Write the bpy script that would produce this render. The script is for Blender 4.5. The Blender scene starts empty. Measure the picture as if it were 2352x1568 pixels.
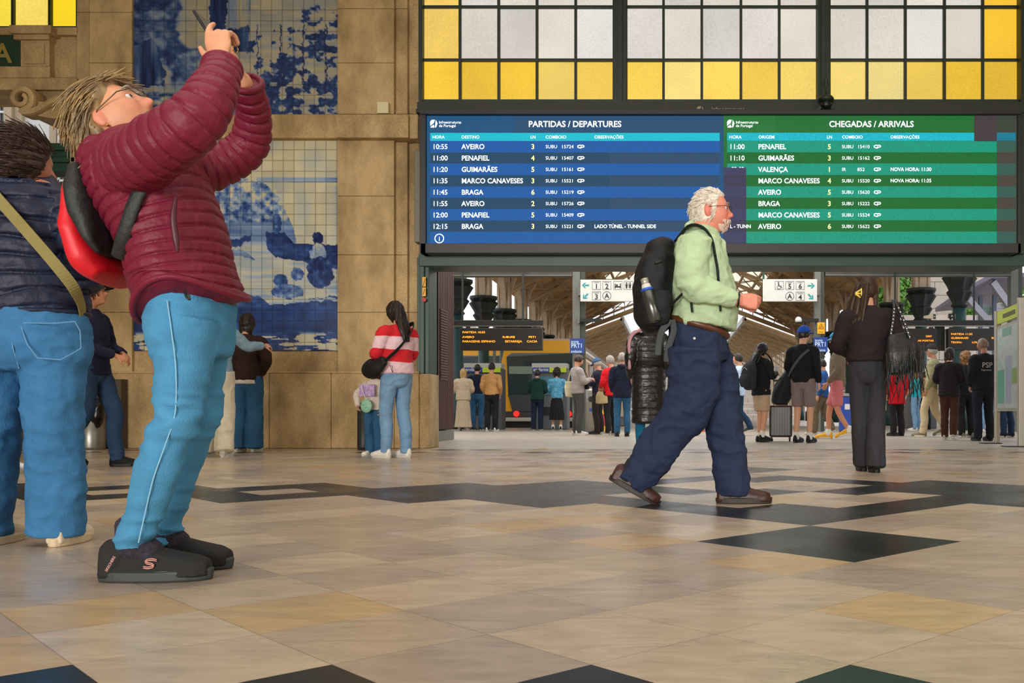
import bpy, bmesh, math, random
import numpy as np
from mathutils import Vector, Matrix
random.seed(7)
SC = bpy.context.scene
COL = SC.collection
# ---------------------------------------------------------------- camera
FP, CX, CY, EYE = 2183.0, 1540.5, 947.0, 0.48      # focal length and principal point in pixels of the 2352x1568 frame, eye height
cam = bpy.data.cameras.new('camera')
cam.sensor_width = 36.0
cam.lens = FP / 2352.0 * 36.0
cam.shift_x = (1176.0 - CX) / 2352.0
cam.shift_y = (CY - 784.0) / 2352.0
cam.clip_start = 0.05
cam.clip_end = 600
camo = bpy.data.objects.new('camera', cam)
COL.objects.link(camo)
camo.location = (0, 0, EYE)
camo.rotation_euler = (math.pi / 2, 0, 0)
SC.camera = camo
# ---------------------------------------------------------------- sky, fill lamps, exposure
SC.view_settings.view_transform = 'Standard'
SC.view_settings.look = 'None'
SC.view_settings.gamma = 1.0
SC.view_settings.use_curve_mapping = False
SC.view_settings.exposure = 0.0
W = bpy.data.worlds.new('overcast_sky')
SC.world = W
W.use_nodes = True
_bg = W.node_tree.nodes['Background']
_bg.inputs['Color'].default_value = (0.93, 0.96, 1.0, 1)
_bg.inputs['Strength'].default_value = 1.15
SC.cycles.use_denoising = True
SC.cycles.max_bounces = 5
SC.cycles.diffuse_bounces = 3
SC.cycles.glossy_bounces = 3
SC.cycles.transparent_max_bounces = 6
SC.cycles.transmission_bounces = 3
SC.cycles.sample_clamp_indirect = 4.0
SC.cycles.caustics_reflective = False
SC.cycles.caustics_refractive = False
def area_light(name, loc, aim, sx, sy, watts, col):
    l = bpy.data.lights.new(name, 'AREA')
    l.shape = 'RECTANGLE'; l.size = sx; l.size_y = sy; l.energy = watts; l.color = col
    o = bpy.data.objects.new(name, l); COL.objects.link(o)
    o.location = loc
    o.rotation_euler = (Vector(aim) - Vector(loc)).to_track_quat('-Z', 'Y').to_euler()
    return o
# added lamps: street daylight beam kept off the upper wall, and a side fill
_w = area_light('hall_fill', (-3.5, -16.0, 3.0), (-0.5, 9, 0.0), 12, 4.6, 360, (1.0, 0.95, 0.87))
_w.data.spread = math.radians(50)
area_light('hall_fill', (8.0, 0.5, 3.2), (-0.5, 6, 0.8), 5, 3.5, 230, (1.0, 0.95, 0.88))  # added side fill, no window is built there
_s = area_light('hall_top_fill', (-1.0, 4.5, 8.9), (-1.0, 5.0, 0), 15, 13, 430, (1.0, 0.95, 0.87))  # added overhead fill under the closed ceiling, brightens the floor
_s.data.spread = math.radians(110)
area_light('concourse_fill', (-0.5, 20.5, 4.7), (-0.5, 20.5, 0), 11, 7, 620, (1.0, 0.97, 0.93))  # added fill lamp above the concourse, lifts the dim far side

# ---------------------------------------------------------------- helpers
def P(px, py, Y):
    return Vector(((px - CX) * Y / FP, Y, EYE + (CY - py) * Y / FP))
def tag(o, label=None, cat=None, group=None, kind=None):
    if label: o['label'] = label
    if cat: o['category'] = cat
    if group: o['group'] = group
    if kind: o['kind'] = kind
    return o
def thing(name, loc, label, cat, group=None, rz=0.0):
    o = bpy.data.objects.new(name, None)
    o.empty_display_size = 0.1
    COL.objects.link(o)
    o.location = loc; o.rotation_euler = (0, 0, rz)
    return tag(o, label, cat, group)
def copy_tree(o, parent=None):
    c = o.copy(); COL.objects.link(c)
    if parent: c.parent = parent
    for ch in [x for x in bpy.data.objects if x.parent == o]:
        copy_tree(ch, c)
    return c
def world_parent(o, par):
    """parent while keeping world-space vertices: only for parents without rotation"""
    o.parent = par
    o.location = o.location - par.location
    return o
class MB:
    def __init__(s):
        s.v = []; s.f = []; s.m = []
    def add(s, vs, fs, mi=0):
        b = len(s.v)
        s.v.extend([tuple(map(float, p)) for p in vs])
        for f in fs:
            s.f.append(tuple(int(b + i) for i in f)); s.m.append(mi)
        return s
    def box(s, x0, x1, y0, y1, z0, z1, mi=0):
        v = [(x0, y0, z0), (x1, y0, z0), (x1, y1, z0), (x0, y1, z0), (x0, y0, z1), (x1, y0, z1), (x1, y1, z1), (x0, y1, z1)]
        return s.add(v, [(0, 3, 2, 1), (4, 5, 6, 7), (0, 1, 5, 4), (1, 2, 6, 5), (2, 3, 7, 6), (3, 0, 4, 7)], mi)
    def bar(s, a, b, w, h=None, mi=0, ref=(0, 0, 1)):
        a = Vector(a); b = Vector(b); h = w if h is None else h
        t = (b - a).normalized(); r = Vector(ref)
        if abs(t.dot(r)) > 0.98: r = Vector((1, 0, 0))
        u = t.cross(r).normalized(); n = u.cross(t)
        v = []
        for c in (a, b):
            for su, sn in ((-1, -1), (1, -1), (1, 1), (-1, 1)):
                v.append(c + u * su * w / 2 + n * sn * h / 2)
        return s.add(v, [(0, 3, 2, 1), (4, 5, 6, 7), (0, 1, 5, 4), (1, 2, 6, 5), (2, 3, 7, 6), (3, 0, 4, 7)], mi)
    def lathe(s, prof, n=24, c=(0, 0, 0), axis='z', mi=0):
        v = []; f = []
        for (r, z) in prof:
            for i in range(n):
                a = 2 * math.pi * i / n
                p = (r * math.cos(a), r * math.sin(a), z)
                if axis == 'y': p = (p[0], p[2], p[1])
                if axis == 'x': p = (p[2], p[0], p[1])
                v.append((p[0] + c[0], p[1] + c[1], p[2] + c[2]))
        for k in range(len(prof) - 1):
            for i in range(n):
                j = (i + 1) % n
                f.append((k * n + i, k * n + j, (k + 1) * n + j, (k + 1) * n + i))
        f.append(tuple(range(n))[::-1]); f.append(tuple(range((len(prof) - 1) * n, len(prof) * n)))
        return s.add(v, f, mi)
    def prism(s, pts, y0, y1, mi=0):
        """polygon in XZ extruded along Y"""
        n = len(pts)
        v = [(p[0], y0, p[1]) for p in pts] + [(p[0], y1, p[1]) for p in pts]
        f = [tuple(range(n)), tuple(range(2 * n - 1, n - 1, -1))] + [(i, i + n, (i + 1) % n + n, (i + 1) % n) for i in range(n)]
        return s.add(v, f, mi)
    def tube(s, pts, r, n=8, mi=0):
        v, f = tube(np.array([tuple(p) for p in pts], float), np.array([[r, r]] * len(pts)) if np.isscalar(r) else np.array([[q, q] for q in r]), (0.31, 0.87, 0.2), n=n, ds=None, cap=0.0)
        return s.add(v, f, mi)
    def build(s, name, mat, parent=None, smooth=False, kind=None, bevel=0.0):
        me = bpy.data.meshes.new(name)
        me.from_pydata(s.v, [], s.f)
        mats = mat if isinstance(mat, (list, tuple)) else [mat]
        for m in mats: me.materials.append(m)
        if len(mats) > 1: me.polygons.foreach_set('material_index', s.m)
        if smooth: me.polygons.foreach_set('use_smooth', [True] * len(me.polygons))
        me.validate(); me.update()
        o = bpy.data.objects.new(name, me); COL.objects.link(o)
        if parent is not None: o.parent = parent
        if kind: o['kind'] = kind
        if bevel > 0:
            b = o.modifiers.new('bevel', 'BEVEL'); b.width = bevel; b.segments = 2; b.limit_method = 'ANGLE'
        return o
def mesh_np(name, v, f, mat, parent=None, smooth=True, colors=None):
    me = bpy.data.meshes.new(name)
    me.from_pydata(v.tolist() if hasattr(v, 'tolist') else v, [], f.tolist() if hasattr(f, 'tolist') else f)
    mats = mat if isinstance(mat, (list, tuple)) else [mat]
    for m in mats: me.materials.append(m)
    if smooth: me.polygons.foreach_set('use_smooth', [True] * len(me.polygons))
    if colors is not None:
        a = me.attributes.new('Col', 'FLOAT_COLOR', 'POINT')
        c = np.ones((len(v), 4), np.float32); c[:, :3] = colors
        a.data.foreach_set('color', c.ravel())
    me.update()
    o = bpy.data.objects.new(name, me); COL.objects.link(o)
    if parent is not None: o.parent = parent
    return o
def catmull(Pk, U):
    """Pk (k,d) at knots 0..k-1, U sample params"""
    k = len(Pk)
    i = np.clip(np.floor(U).astype(int), 0, k - 2); t = (U - i)[:, None]
    g = lambda q: Pk[np.clip(q, 0, k - 1)]
    p0, p1, p2, p3 = g(i - 1), g(i), g(i + 1), g(i + 2)
    p0 = np.where((i == 0)[:, None], 2 * p1 - p2, p0); p3 = np.where((i == k - 2)[:, None], 2 * p2 - p1, p3)
    return 0.5 * ((2 * p1) + (-p0 + p2) * t + (2 * p0 - 5 * p1 + 4 * p2 - p3) * t ** 2 + (-p0 + 3 * p1 - 3 * p2 + p3) * t ** 3)
def tube(path, rad, ref, n=20, ds=0.02, puff=None, power=2.0, cap=0.6, wrap=None):
    path = np.asarray(path, float); rad = np.asarray(rad, float)
    if rad.ndim == 0: rad = np.full((len(path), 2), float(rad))
    if rad.ndim == 1: rad = np.stack([rad, rad], 1)
    k = len(path)
    if ds:
        U = [0.0]
        for a in range(k - 1):
            m = max(2, int(np.ceil(np.linalg.norm(path[a + 1] - path[a]) / ds)))
            U += list(a + np.arange(1, m + 1) / m)
        U = np.array(U)
    else:
        U = np.arange(k, dtype=float)
    C = catmull(path, U) if k > 2 else path[0] + (path[1] - path[0]) * U[:, None]
    if k > 2:
        lo = np.floor(U).astype(int).clip(0, k - 2); t = (U - lo)[:, None]
        R = 0.5 * catmull(rad, U) + 0.5 * (rad[lo] * (1 - t) + rad[lo + 1] * t)
    else:
        R = rad[0] + (rad[1] - rad[0]) * U[:, None]
    R = np.maximum(R, 0.0015)
    T = np.gradient(C, axis=0); T /= np.linalg.norm(T, axis=1)[:, None] + 1e-9
    ref = np.asarray(ref, float)
    S = ref[None] - (T @ ref)[:, None] * T; S /= np.linalg.norm(S, axis=1)[:, None] + 1e-9
    N = np.cross(T, S)
    arc = np.concatenate([[0], np.cumsum(np.linalg.norm(np.diff(C, axis=0), axis=1))])
    if puff:
        L, amp = puff
        ph = (arc / L) % 1.0
        R = R + (amp * (1 - (2 * ph - 1) ** 6) - amp * 0.7)[:, None]
    A = 2 * np.pi * np.arange(n) / n
    ca, sa = np.cos(A), np.sin(A)
    if power != 2.0:
        ca = np.sign(ca) * np.abs(ca) ** (2 / power); sa = np.sign(sa) * np.abs(sa) ** (2 / power)
    rings = []
    def ring(c, r, s, nn): return c + r[0] * ca[:, None] * s + r[1] * sa[:, None] * nn
    if cap > 0:
        for q in (0.985, 0.8, 0.45):
            w = math.sqrt(1 - q * q); rings.append(ring(C[0] - T[0] * cap * R[0].min() * q, R[0] * w, S[0], N[0]))
    for i in range(len(C)): rings.append(ring(C[i], R[i], S[i], N[i]))
    if cap > 0:
        for q in (0.45, 0.8, 0.985):
            w = math.sqrt(1 - q * q); rings.append(ring(C[-1] + T[-1] * cap * R[-1].min() * q, R[-1] * w, S[-1], N[-1]))
    V = np.concatenate(rings); m = len(rings)
    idx = np.arange(m * n).reshape(m, n)
    a = idx[:-1]; b = np.roll(idx[:-1], -1, 1); c = np.roll(idx[1:], -1, 1); d = idx[1:]
    F = [tuple(x) for x in np.stack([a, b, c, d], -1).reshape(-1, 4).tolist()]
    F.append(tuple(idx[0][::-1].tolist())); F.append(tuple(idx[-1].tolist()))
    return V, F
def ball(c, r, n=16, R=None):
    c = np.asarray(c, float); r = np.asarray(r, float) * np.ones(3)
    v = []; f = []; m = n // 2
    for i in range(1, m):
        th = math.pi * i / m
        for j in range(n):
            ph = 2 * math.pi * j / n
            v.append((math.sin(th) * math.cos(ph), math.sin(th) * math.sin(ph), math.cos(th)))
    v.append((0, 0, 1)); v.append((0, 0, -1))
    top, bot = len(v) - 2, len(v) - 1
    for i in range(m - 2):
        for j in range(n):
            f.append((i * n + j, (i + 1) * n + j, (i + 1) * n + (j + 1) % n, i * n + (j + 1) % n))
    for j in range(n):
        f.append((top, j, (j + 1) % n)); f.append((bot, (m - 2) * n + (j + 1) % n, (m - 2) * n + j))
    v = np.array(v) * r
    if R is not None: v = v @ np.asarray(R).T
    return v + c, f
def join(parts):
    V = []; F = []; b = 0
    for v, f in parts:
        V.append(np.asarray(v, float)); F += [tuple(i + b for i in q) for q in f]; b += len(v)
    return np.concatenate(V), F
TMP = bpy.data.scenes.new('scratch')
def remesh(parts, voxel, smooth=2):
    v, f = join(parts) if isinstance(parts, list) else parts
    me = bpy.data.meshes.new('t'); me.from_pydata(np.asarray(v).tolist(), [], f); me.update()
    o = bpy.data.objects.new('t', me); TMP.collection.objects.link(o)
    m = o.modifiers.new('r', 'REMESH'); m.mode = 'VOXEL'; m.voxel_size = voxel; m.adaptivity = 0.0
    if smooth:
        s = o.modifiers.new('s', 'SMOOTH'); s.factor = 0.5; s.iterations = smooth
    TMP.view_layers[0].update(); dg = TMP.view_layers[0].depsgraph
    ev = o.evaluated_get(dg); em = ev.to_mesh()
    V = np.empty(len(em.vertices) * 3, np.float32); em.vertices.foreach_get('co', V)
    L = np.empty(len(em.loops), np.int32); em.loops.foreach_get('vertex_index', L)
    st = np.empty(len(em.polygons), np.int32); em.polygons.foreach_get('loop_start', st)
    tot = np.empty(len(em.polygons), np.int32); em.polygons.foreach_get('loop_total', tot)
    F = L.reshape(-1, 4) if len(tot) and (tot == 4).all() else [tuple(L[a:a + b].tolist()) for a, b in zip(st, tot)]
    ev.to_mesh_clear(); bpy.data.objects.remove(o); bpy.data.meshes.remove(me)
    return V.reshape(-1, 3).astype(float), F
def normals(V, F):
    F = np.asarray(F)[:, :4]
    n = np.cross(V[F[:, 2]] - V[F[:, 0]], V[F[:, 3]] - V[F[:, 1]])
    N = np.zeros_like(V)
    for k in range(4): np.add.at(N, F[:, k], n)
    return N / (np.linalg.norm(N, axis=1)[:, None] + 1e-12)
def _hash(i, j, k, s):
    h = (i * 374761393 + j * 668265263 + k * 1274126177 + s * 974634777) & 0xffffffff
    h = ((h ^ (h >> 13)) * 1274126177) & 0xffffffff
    return ((h ^ (h >> 16)) & 0xffff) / 65535.0
def vnoise(Q, seed=0):
    """value noise in -1..1 for points (n,3)"""
    Q = np.asarray(Q, float); B = np.floor(Q).astype(np.int64); t = Q - B; t = t * t * (3 - 2 * t)
    r = 0
    for a in (0, 1):
        for b in (0, 1):
            for c in (0, 1):
                w = (t[:, 0] if a else 1 - t[:, 0]) * (t[:, 1] if b else 1 - t[:, 1]) * (t[:, 2] if c else 1 - t[:, 2])
                r = r + w * _hash(B[:, 0] + a, B[:, 1] + b, B[:, 2] + c, seed)
    return r * 2 - 1
def fbm(Q, seed=0, o=4):
    r = 0; a = 0.5
    for k in range(o):
        r = r + a * vnoise(Q * 2 ** k, seed + k); a *= 0.5
    return r
def folds(V, F, amp, sc=(14, 14, 22), seed=0, mask=None):
    """cloth creases: ridged noise along the normals"""
    N = normals(V, F)
    q = V * np.array(sc) + 0.7 * np.stack([vnoise(V * 6, seed + 9), vnoise(V * 6, seed + 10), vnoise(V * 6, seed + 11)], 1)
    d = (1 - np.abs(vnoise(q, seed)) * 2) * 0.6 + vnoise(q * 2.1, seed + 3) * 0.4
    if mask is not None: d = d * mask
    return V + N * (amp * d)[:, None]
# ---------------------------------------------------------------- materials
def srgb(r, g, b):
    return tuple((c / 255 / 12.92 if c / 255 <= 0.04045 else ((c / 255 + 0.055) / 1.055) ** 2.4) for c in (r, g, b))
_mats = {}
def mat(name, rgb, rough=0.6, metal=0.0, spec=0.5, var=0.0, vscale=8.0, bump=0.0, bscale=60.0, emit=0.0, attr=False, stretch=None, rgb2=None, coat=0.0, alpha=1.0, sheen=0.0):
    if name in _mats: return _mats[name]
    m = bpy.data.materials.new(name); m.use_nodes = True
    nt = m.node_tree; b = nt.nodes['Principled BSDF']; ln = nt.links.new
    c = srgb(*rgb)
    b.inputs['Base Color'].default_value = (*c, 1)
    b.inputs['Roughness'].default_value = rough; b.inputs['Metallic'].default_value = metal
    b.inputs['Specular IOR Level'].default_value = spec
    if coat: b.inputs['Coat Weight'].default_value = coat
    if sheen: b.inputs['Sheen Weight'].default_value = sheen
    if alpha < 1: b.inputs['Alpha'].default_value = alpha
    src = None
    if attr:
        a = nt.nodes.new('ShaderNodeAttribute'); a.attribute_name = 'Col'; src = a.outputs['Color']
    co = None
    if var or bump:
        tc = nt.nodes.new('ShaderNodeTexCoord'); co = tc.outputs['Object']
        if stretch:
            mp = nt.nodes.new('ShaderNodeMapping'); mp.inputs['Scale'].default_value = stretch
            ln(co, mp.inputs['Vector']); co = mp.outputs['Vector']
    if var:
        n = nt.nodes.new('ShaderNodeTexNoise'); n.inputs['Scale'].default_value = vscale; n.inputs['Detail'].default_value = 5
        n.inputs['Roughness'].default_value = 0.65
        ln(co, n.inputs['Vector'])
        if rgb2 is not None:
            mr = nt.nodes.new('ShaderNodeMapRange'); mr.inputs[1].default_value = 0.5 - 0.3 / max(var, 0.01) * 0.5; mr.inputs[2].default_value = 0.5 + 0.3 / max(var, 0.01) * 0.5
            ln(n.outputs['Fac'], mr.inputs[0])
            mx = nt.nodes.new('ShaderNodeMix'); mx.data_type = 'RGBA'
            mx.inputs[6].default_value = (*c, 1); mx.inputs[7].default_value = (*srgb(*rgb2), 1)
            ln(mr.outputs[0], mx.inputs[0]); src = mx.outputs[2]
        else:
            mr = nt.nodes.new('ShaderNodeMapRange'); mr.inputs[1].default_value = 0.25; mr.inputs[2].default_value = 0.75
            mr.inputs[3].default_value = 1 - var; mr.inputs[4].default_value = 1 + var
            ln(n.outputs['Fac'], mr.inputs[0])
            mx = nt.nodes.new('ShaderNodeMix'); mx.data_type = 'RGBA'; mx.blend_type = 'MULTIPLY'; mx.inputs[0].default_value = 1
            mx.inputs[6].default_value = (*c, 1)
            if src: ln(src, mx.inputs[6])
            ln(mr.outputs[0], mx.inputs[7]); src = mx.outputs[2]
    if src: ln(src, b.inputs['Base Color'])
    if bump:
        n2 = nt.nodes.new('ShaderNodeTexNoise'); n2.inputs['Scale'].default_value = bscale; n2.inputs['Detail'].default_value = 3
        ln(co, n2.inputs['Vector'])
        bp = nt.nodes.new('ShaderNodeBump'); bp.inputs['Strength'].default_value = bump; bp.inputs['Distance'].default_value = 0.01
        ln(n2.outputs['Fac'], bp.inputs['Height']); ln(bp.outputs['Normal'], b.inputs['Normal'])
    if emit:
        b.inputs['Emission Strength'].default_value = emit
        b.inputs['Emission Color'].default_value = (*c, 1)
        if src: ln(src, b.inputs['Emission Color'])
    _mats[name] = m
    return m
def text_mesh(body, size, x, z, y, align='LEFT', bold=0.0, sx=1.0):
    """flat lettering in the XZ plane facing -Y, as numpy mesh parts"""
    cu = bpy.data.curves.new('t', 'FONT'); cu.body = body; cu.size = size; cu.align_x = align; cu.offset = bold * size
    cu.resolution_u = 3; cu.extrude = 0.0
    o = bpy.data.objects.new('t', cu); TMP.collection.objects.link(o)
    TMP.view_layers[0].update(); dg = TMP.view_layers[0].depsgraph
    ev = o.evaluated_get(dg); me = ev.to_mesh()
    V = [(x + v.co.x * sx, y, z + v.co.y) for v in me.vertices]; F = [tuple(p.vertices) for p in me.polygons]
    ev.to_mesh_clear(); bpy.data.objects.remove(o); bpy.data.curves.remove(cu)
    return V, F
# ================================================================ floor of stone slabs laid on the diagonal
YW = 12.8
def floor_material():
    m = bpy.data.materials.new('polished_slabs'); m.use_nodes = True
    nt = m.node_tree; b = nt.nodes['Principled BSDF']; ln = nt.links.new; N = nt.nodes.new
    at = N('ShaderNodeAttribute'); at.attribute_name = 'Col'
    uv = N('ShaderNodeUVMap'); sp = N('ShaderNodeSeparateXYZ'); ln(uv.outputs[0], sp.inputs[0])
    def edge(o):
        a = N('ShaderNodeMath'); a.operation = 'SUBTRACT'; ln(o, a.inputs[0]); a.inputs[1].default_value = 0.5
        c = N('ShaderNodeMath'); c.operation = 'ABSOLUTE'; ln(a.outputs[0], c.inputs[0]); return c.outputs[0]
    mx = N('ShaderNodeMath'); mx.operation = 'MAXIMUM'; ln(edge(sp.outputs[0]), mx.inputs[0]); ln(edge(sp.outputs[1]), mx.inputs[1])
    mr = N('ShaderNodeMapRange'); ln(mx.outputs[0], mr.inputs[0]); mr.inputs[1].default_value = 0.493; mr.inputs[2].default_value = 0.499; mr.inputs[3].default_value = 1.0; mr.inputs[4].default_value = 0.62
    tc = N('ShaderNodeTexCoord')
    mp = N('ShaderNodeMapping'); mp.inputs['Rotation'].default_value = (0, 0, 0.5); mp.inputs['Scale'].default_value = (1.0, 3.2, 1); ln(tc.outputs['Object'], mp.inputs[0])
    n1 = N('ShaderNodeTexNoise'); n1.inputs['Scale'].default_value = 5; n1.inputs['Detail'].default_value = 9; n1.inputs['Roughness'].default_value = 0.72; n1.inputs['Distortion'].default_value = 0.8; ln(mp.outputs[0], n1.inputs[0])
    r1 = N('ShaderNodeMapRange'); ln(n1.outputs[0], r1.inputs[0]); r1.inputs[1].default_value = 0.3; r1.inputs[2].default_value = 0.7; r1.inputs[3].default_value = 0.76; r1.inputs[4].default_value = 1.18
    # dark hair veins
    n2 = N('ShaderNodeTexNoise'); n2.inputs['Scale'].default_value = 13; n2.inputs['Detail'].default_value = 5; n2.inputs['Distortion'].default_value = 1.5; ln(mp.outputs[0], n2.inputs[0])
    s2 = N('ShaderNodeMath'); s2.operation = 'SUBTRACT'; ln(n2.outputs[0], s2.inputs[0]); s2.inputs[1].default_value = 0.5
    a2 = N('ShaderNodeMath'); a2.operation = 'ABSOLUTE'; ln(s2.outputs[0], a2.inputs[0])
    n3 = N('ShaderNodeTexNoise'); n3.inputs['Scale'].default_value = 3.1; ln(tc.outputs['Object'], n3.inputs[0])
    r3 = N('ShaderNodeMapRange'); ln(n3.outputs[0], r3.inputs[0]); r3.inputs[1].default_value = 0.5; r3.inputs[2].default_value = 0.68; r3.inputs[3].default_value = 0.0; r3.inputs[4].default_value = 0.012
    c2 = N('ShaderNodeMath'); c2.operation = 'LESS_THAN'; ln(a2.outputs[0], c2.inputs[0]); ln(r3.outputs[0], c2.inputs[1])
    v2 = N('ShaderNodeMath'); v2.operation = 'MULTIPLY_ADD'; ln(c2.outputs[0], v2.inputs[0]); v2.inputs[1].default_value = -0.25; v2.inputs[2].default_value = 1.0
    m1 = N('ShaderNodeMath'); m1.operation = 'MULTIPLY'; ln(r1.outputs[0], m1.inputs[0]); ln(mr.outputs[0], m1.inputs[1])
    m2 = N('ShaderNodeMath'); m2.operation = 'MULTIPLY'; ln(m1.outputs[0], m2.inputs[0]); ln(v2.outputs[0], m2.inputs[1])
    mix = N('ShaderNodeMix'); mix.data_type = 'RGBA'; mix.blend_type = 'MULTIPLY'; mix.inputs[0].default_value = 1
    ln(at.outputs['Color'], mix.inputs[6]); ln(m2.outputs[0], mix.inputs[7]); ln(mix.outputs[2], b.inputs['Base Color'])
    n4 = N('ShaderNodeTexNoise'); n4.inputs['Scale'].default_value = 2.2; n4.inputs['Detail'].default_value = 6; ln(tc.outputs['Object'], n4.inputs[0])
    r4 = N('ShaderNodeMapRange'); ln(n4.outputs[0], r4.inputs[0]); r4.inputs[1].default_value = 0.3; r4.inputs[2].default_value = 0.7; r4.inputs[3].default_value = 0.2; r4.inputs[4].default_value = 0.38
    ln(r4.outputs[0], b.inputs['Roughness'])
    b.inputs['Specular IOR Level'].default_value = 0.3
    return m
S_, OA, OB = 0.3493, 1.5222, 1.3872
black = set()
def blk(i0, i1, j0, j1, holes=()):
    for i in range(i0, i1):
        for j in range(j0, j1):
            if (i, j) not in holes: black.add((i, j))
def both(i0, i1, j0, j1, holes=()):
    blk(i0, i1, j0, j1, holes)
    blk(j0 + 2, j1 + 2, i0 - 2, i1 - 2, [(b + 2, a - 2) for a, b in holes])
blk(3, 5, 1, 3); blk(5, 7, 3, 5); both(5, 6, 5, 7); both(4, 8, 7, 11, [(6, 7)]); both(8, 10, 9, 10)
blk(10, 12, 8, 10, [(11, 9)]); blk(8, 9, 6, 7); blk(12, 14, 10, 12)
both(3, 6, 9, 12, [(4, 10)]); both(1, 4, 11, 14, [(2, 12)])
both(-1, 2, 13, 16, [(0, 14)]); both(-3, 0, 15, 18, [(-2, 16)]); both(-5, -2, 17, 20, [(-4, 18)])
for q in ((-4, 1), (-3, 0), (-2, -1), (-1, -2), (-5, 2), (0, -3)): black.add(q)
rng = np.random.RandomState(11)
fv, ff, fc, fuv = [], [], [], []
for i in range(-22, 46):
    for j in range(-26, 62):
        cs = []
        for (di, dj) in ((0, 0), (1, 0), (1, 1), (0, 1)):
            a = OA + (i + di) * S_; b = OB + (j + dj) * S_
            cs.append(((a - b) / 2 ** .5, (a + b) / 2 ** .5, 0.0))
        ym = sum(c[1] for c in cs) / 4; xm = sum(c[0] for c in cs) / 4
        r = rng.rand(4)
        if not (-2.5 < ym < 12.45 and -12.6 < xm < 8.6): continue
        dark = (i, j) in black
        if ym > 10.25:
            row = i + j; dark = (row == 37 and ((i - j) // 4) % 2 == 0) or (row == 40 and ((i - j) // 4) % 3 != 1)
        if dark: col = np.array(srgb(31, 34, 37)) * (0.75 + 0.5 * r[0])
        else:
            base = np.array(srgb(184, 166, 144)) * (0.84 + 0.27 * r[0])
            if r[1] < 0.10: base = np.array(srgb(190, 163, 124)) * (0.9 + 0.16 * r[0])
            elif r[1] < 0.36: base = np.array(srgb(170, 154, 138)) * (0.88 + 0.2 * r[0])
            col = base
        k = len(fv); fv += cs; ff.append((k, k + 1, k + 2, k + 3)); fc.append(col)
me = bpy.data.meshes.new('floor'); me.from_pydata(fv, [], ff); me.materials.append(floor_material())
ul = me.uv_layers.new(name='UVMap'); ul.data.foreach_set('uv', np.tile(np.array([0, 0, 1, 0, 1, 1, 0, 1], np.float32), len(ff)))
ca = me.attributes.new('Col', 'FLOAT_COLOR', 'FACE'); cc = np.ones((len(ff), 4), np.float32); cc[:, :3] = fc; ca.data.foreach_set('color', cc.ravel())
me.update(); fo = bpy.data.objects.new('floor', me); COL.objects.link(fo); fo['kind'] = 'structure'
m_conc = mat('worn_concrete_paving', (160, 150, 136), rough=0.36, var=0.16, vscale=2.5, bump=0.05, bscale=80)
mb = MB(); mb.box(-15, 16, 12.05, 33.2, -0.3, -0.003); mb.box(-60, 60, 33.2, 140, -0.6, -0.35)
mb.build('trim_1', m_conc, kind='structure')

# ================================================================ granite wall with tile panels
def granite(name, rgb, dark):
    m = bpy.data.materials.new(name); m.use_nodes = True
    nt = m.node_tree; b = nt.nodes['Principled BSDF']; ln = nt.links.new; N = nt.nodes.new
    tc = N('ShaderNodeTexCoord')
    n1 = N('ShaderNodeTexNoise'); n1.inputs['Scale'].default_value = 90; n1.inputs['Detail'].default_value = 4; n1.inputs['Roughness'].default_value = 0.8; ln(tc.outputs['Object'], n1.inputs[0])
    r1 = N('ShaderNodeMapRange'); ln(n1.outputs[0], r1.inputs[0]); r1.inputs[1].default_value = 0.32; r1.inputs[2].default_value = 0.68; r1.inputs[3].default_value = 0.62; r1.inputs[4].default_value = 1.36
    mp = N('ShaderNodeMapping'); mp.inputs['Scale'].default_value = (1.3, 1.3, 0.7); ln(tc.outputs['Object'], mp.inputs[0])
    n2 = N('ShaderNodeTexNoise'); n2.inputs['Scale'].default_value = 1.7; n2.inputs['Detail'].default_value = 7; n2.inputs['Roughness'].default_value = 0.6; ln(mp.outputs[0], n2.inputs[0])
    r2 = N('ShaderNodeMapRange'); ln(n2.outputs[0], r2.inputs[0]); r2.inputs[1].default_value = 0.36; r2.inputs[2].default_value = 0.62
    cm = N('ShaderNodeMix'); cm.data_type = 'RGBA'; cm.inputs[6].default_value = (*srgb(*dark), 1); cm.inputs[7].default_value = (*srgb(*rgb), 1); ln(r2.outputs[0], cm.inputs[0])
    mx = N('ShaderNodeMix'); mx.data_type = 'RGBA'; mx.blend_type = 'MULTIPLY'; mx.inputs[0].default_value = 1; ln(cm.outputs[2], mx.inputs[6]); ln(r1.outputs[0], mx.inputs[7])
    ln(mx.outputs[2], b.inputs['Base Color']); b.inputs['Roughness'].default_value = 0.72
    bp = N('ShaderNodeBump'); bp.inputs['Strength'].default_value = 0.35; bp.inputs['Distance'].default_value = 0.006; ln(n1.outputs[0], bp.inputs['Height']); ln(bp.outputs[0], b.inputs['Normal'])
    return m
M_ST = granite('granite', (198, 168, 120), (148, 121, 80))
def pbox(mb, x0, x1, y0, y1, Yf, Yb, Yref=None, mi=0):
    a = P(x0, y1, Yref or Yf); b = P(x1, y0, Yref or Yf)
    mb.box(a.x, b.x, Yf, Yb, a.z, b.z, mi)
def blocks(mb, x0, x1, ys, Yf, Yb):
    g = 0.35
    for a, b in zip(ys[:-1], ys[1:]): pbox(mb, x0, x1, a + g, b - g, Yf, Yb)
mb = MB()
pbox(mb, 174, 962, -560, 1029.2, 13.0, 13.7)                                     # core of the pier
mb.build('wall_back', M_ST, kind='structure')
mb = MB()
blocks(mb, 205, 303, [-560, -300, -130, 28, 144, 262], 12.8, 13.0)
blocks(mb, 205, 303, [318, 450, 585, 717, 856], 12.8, 13.0)
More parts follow.
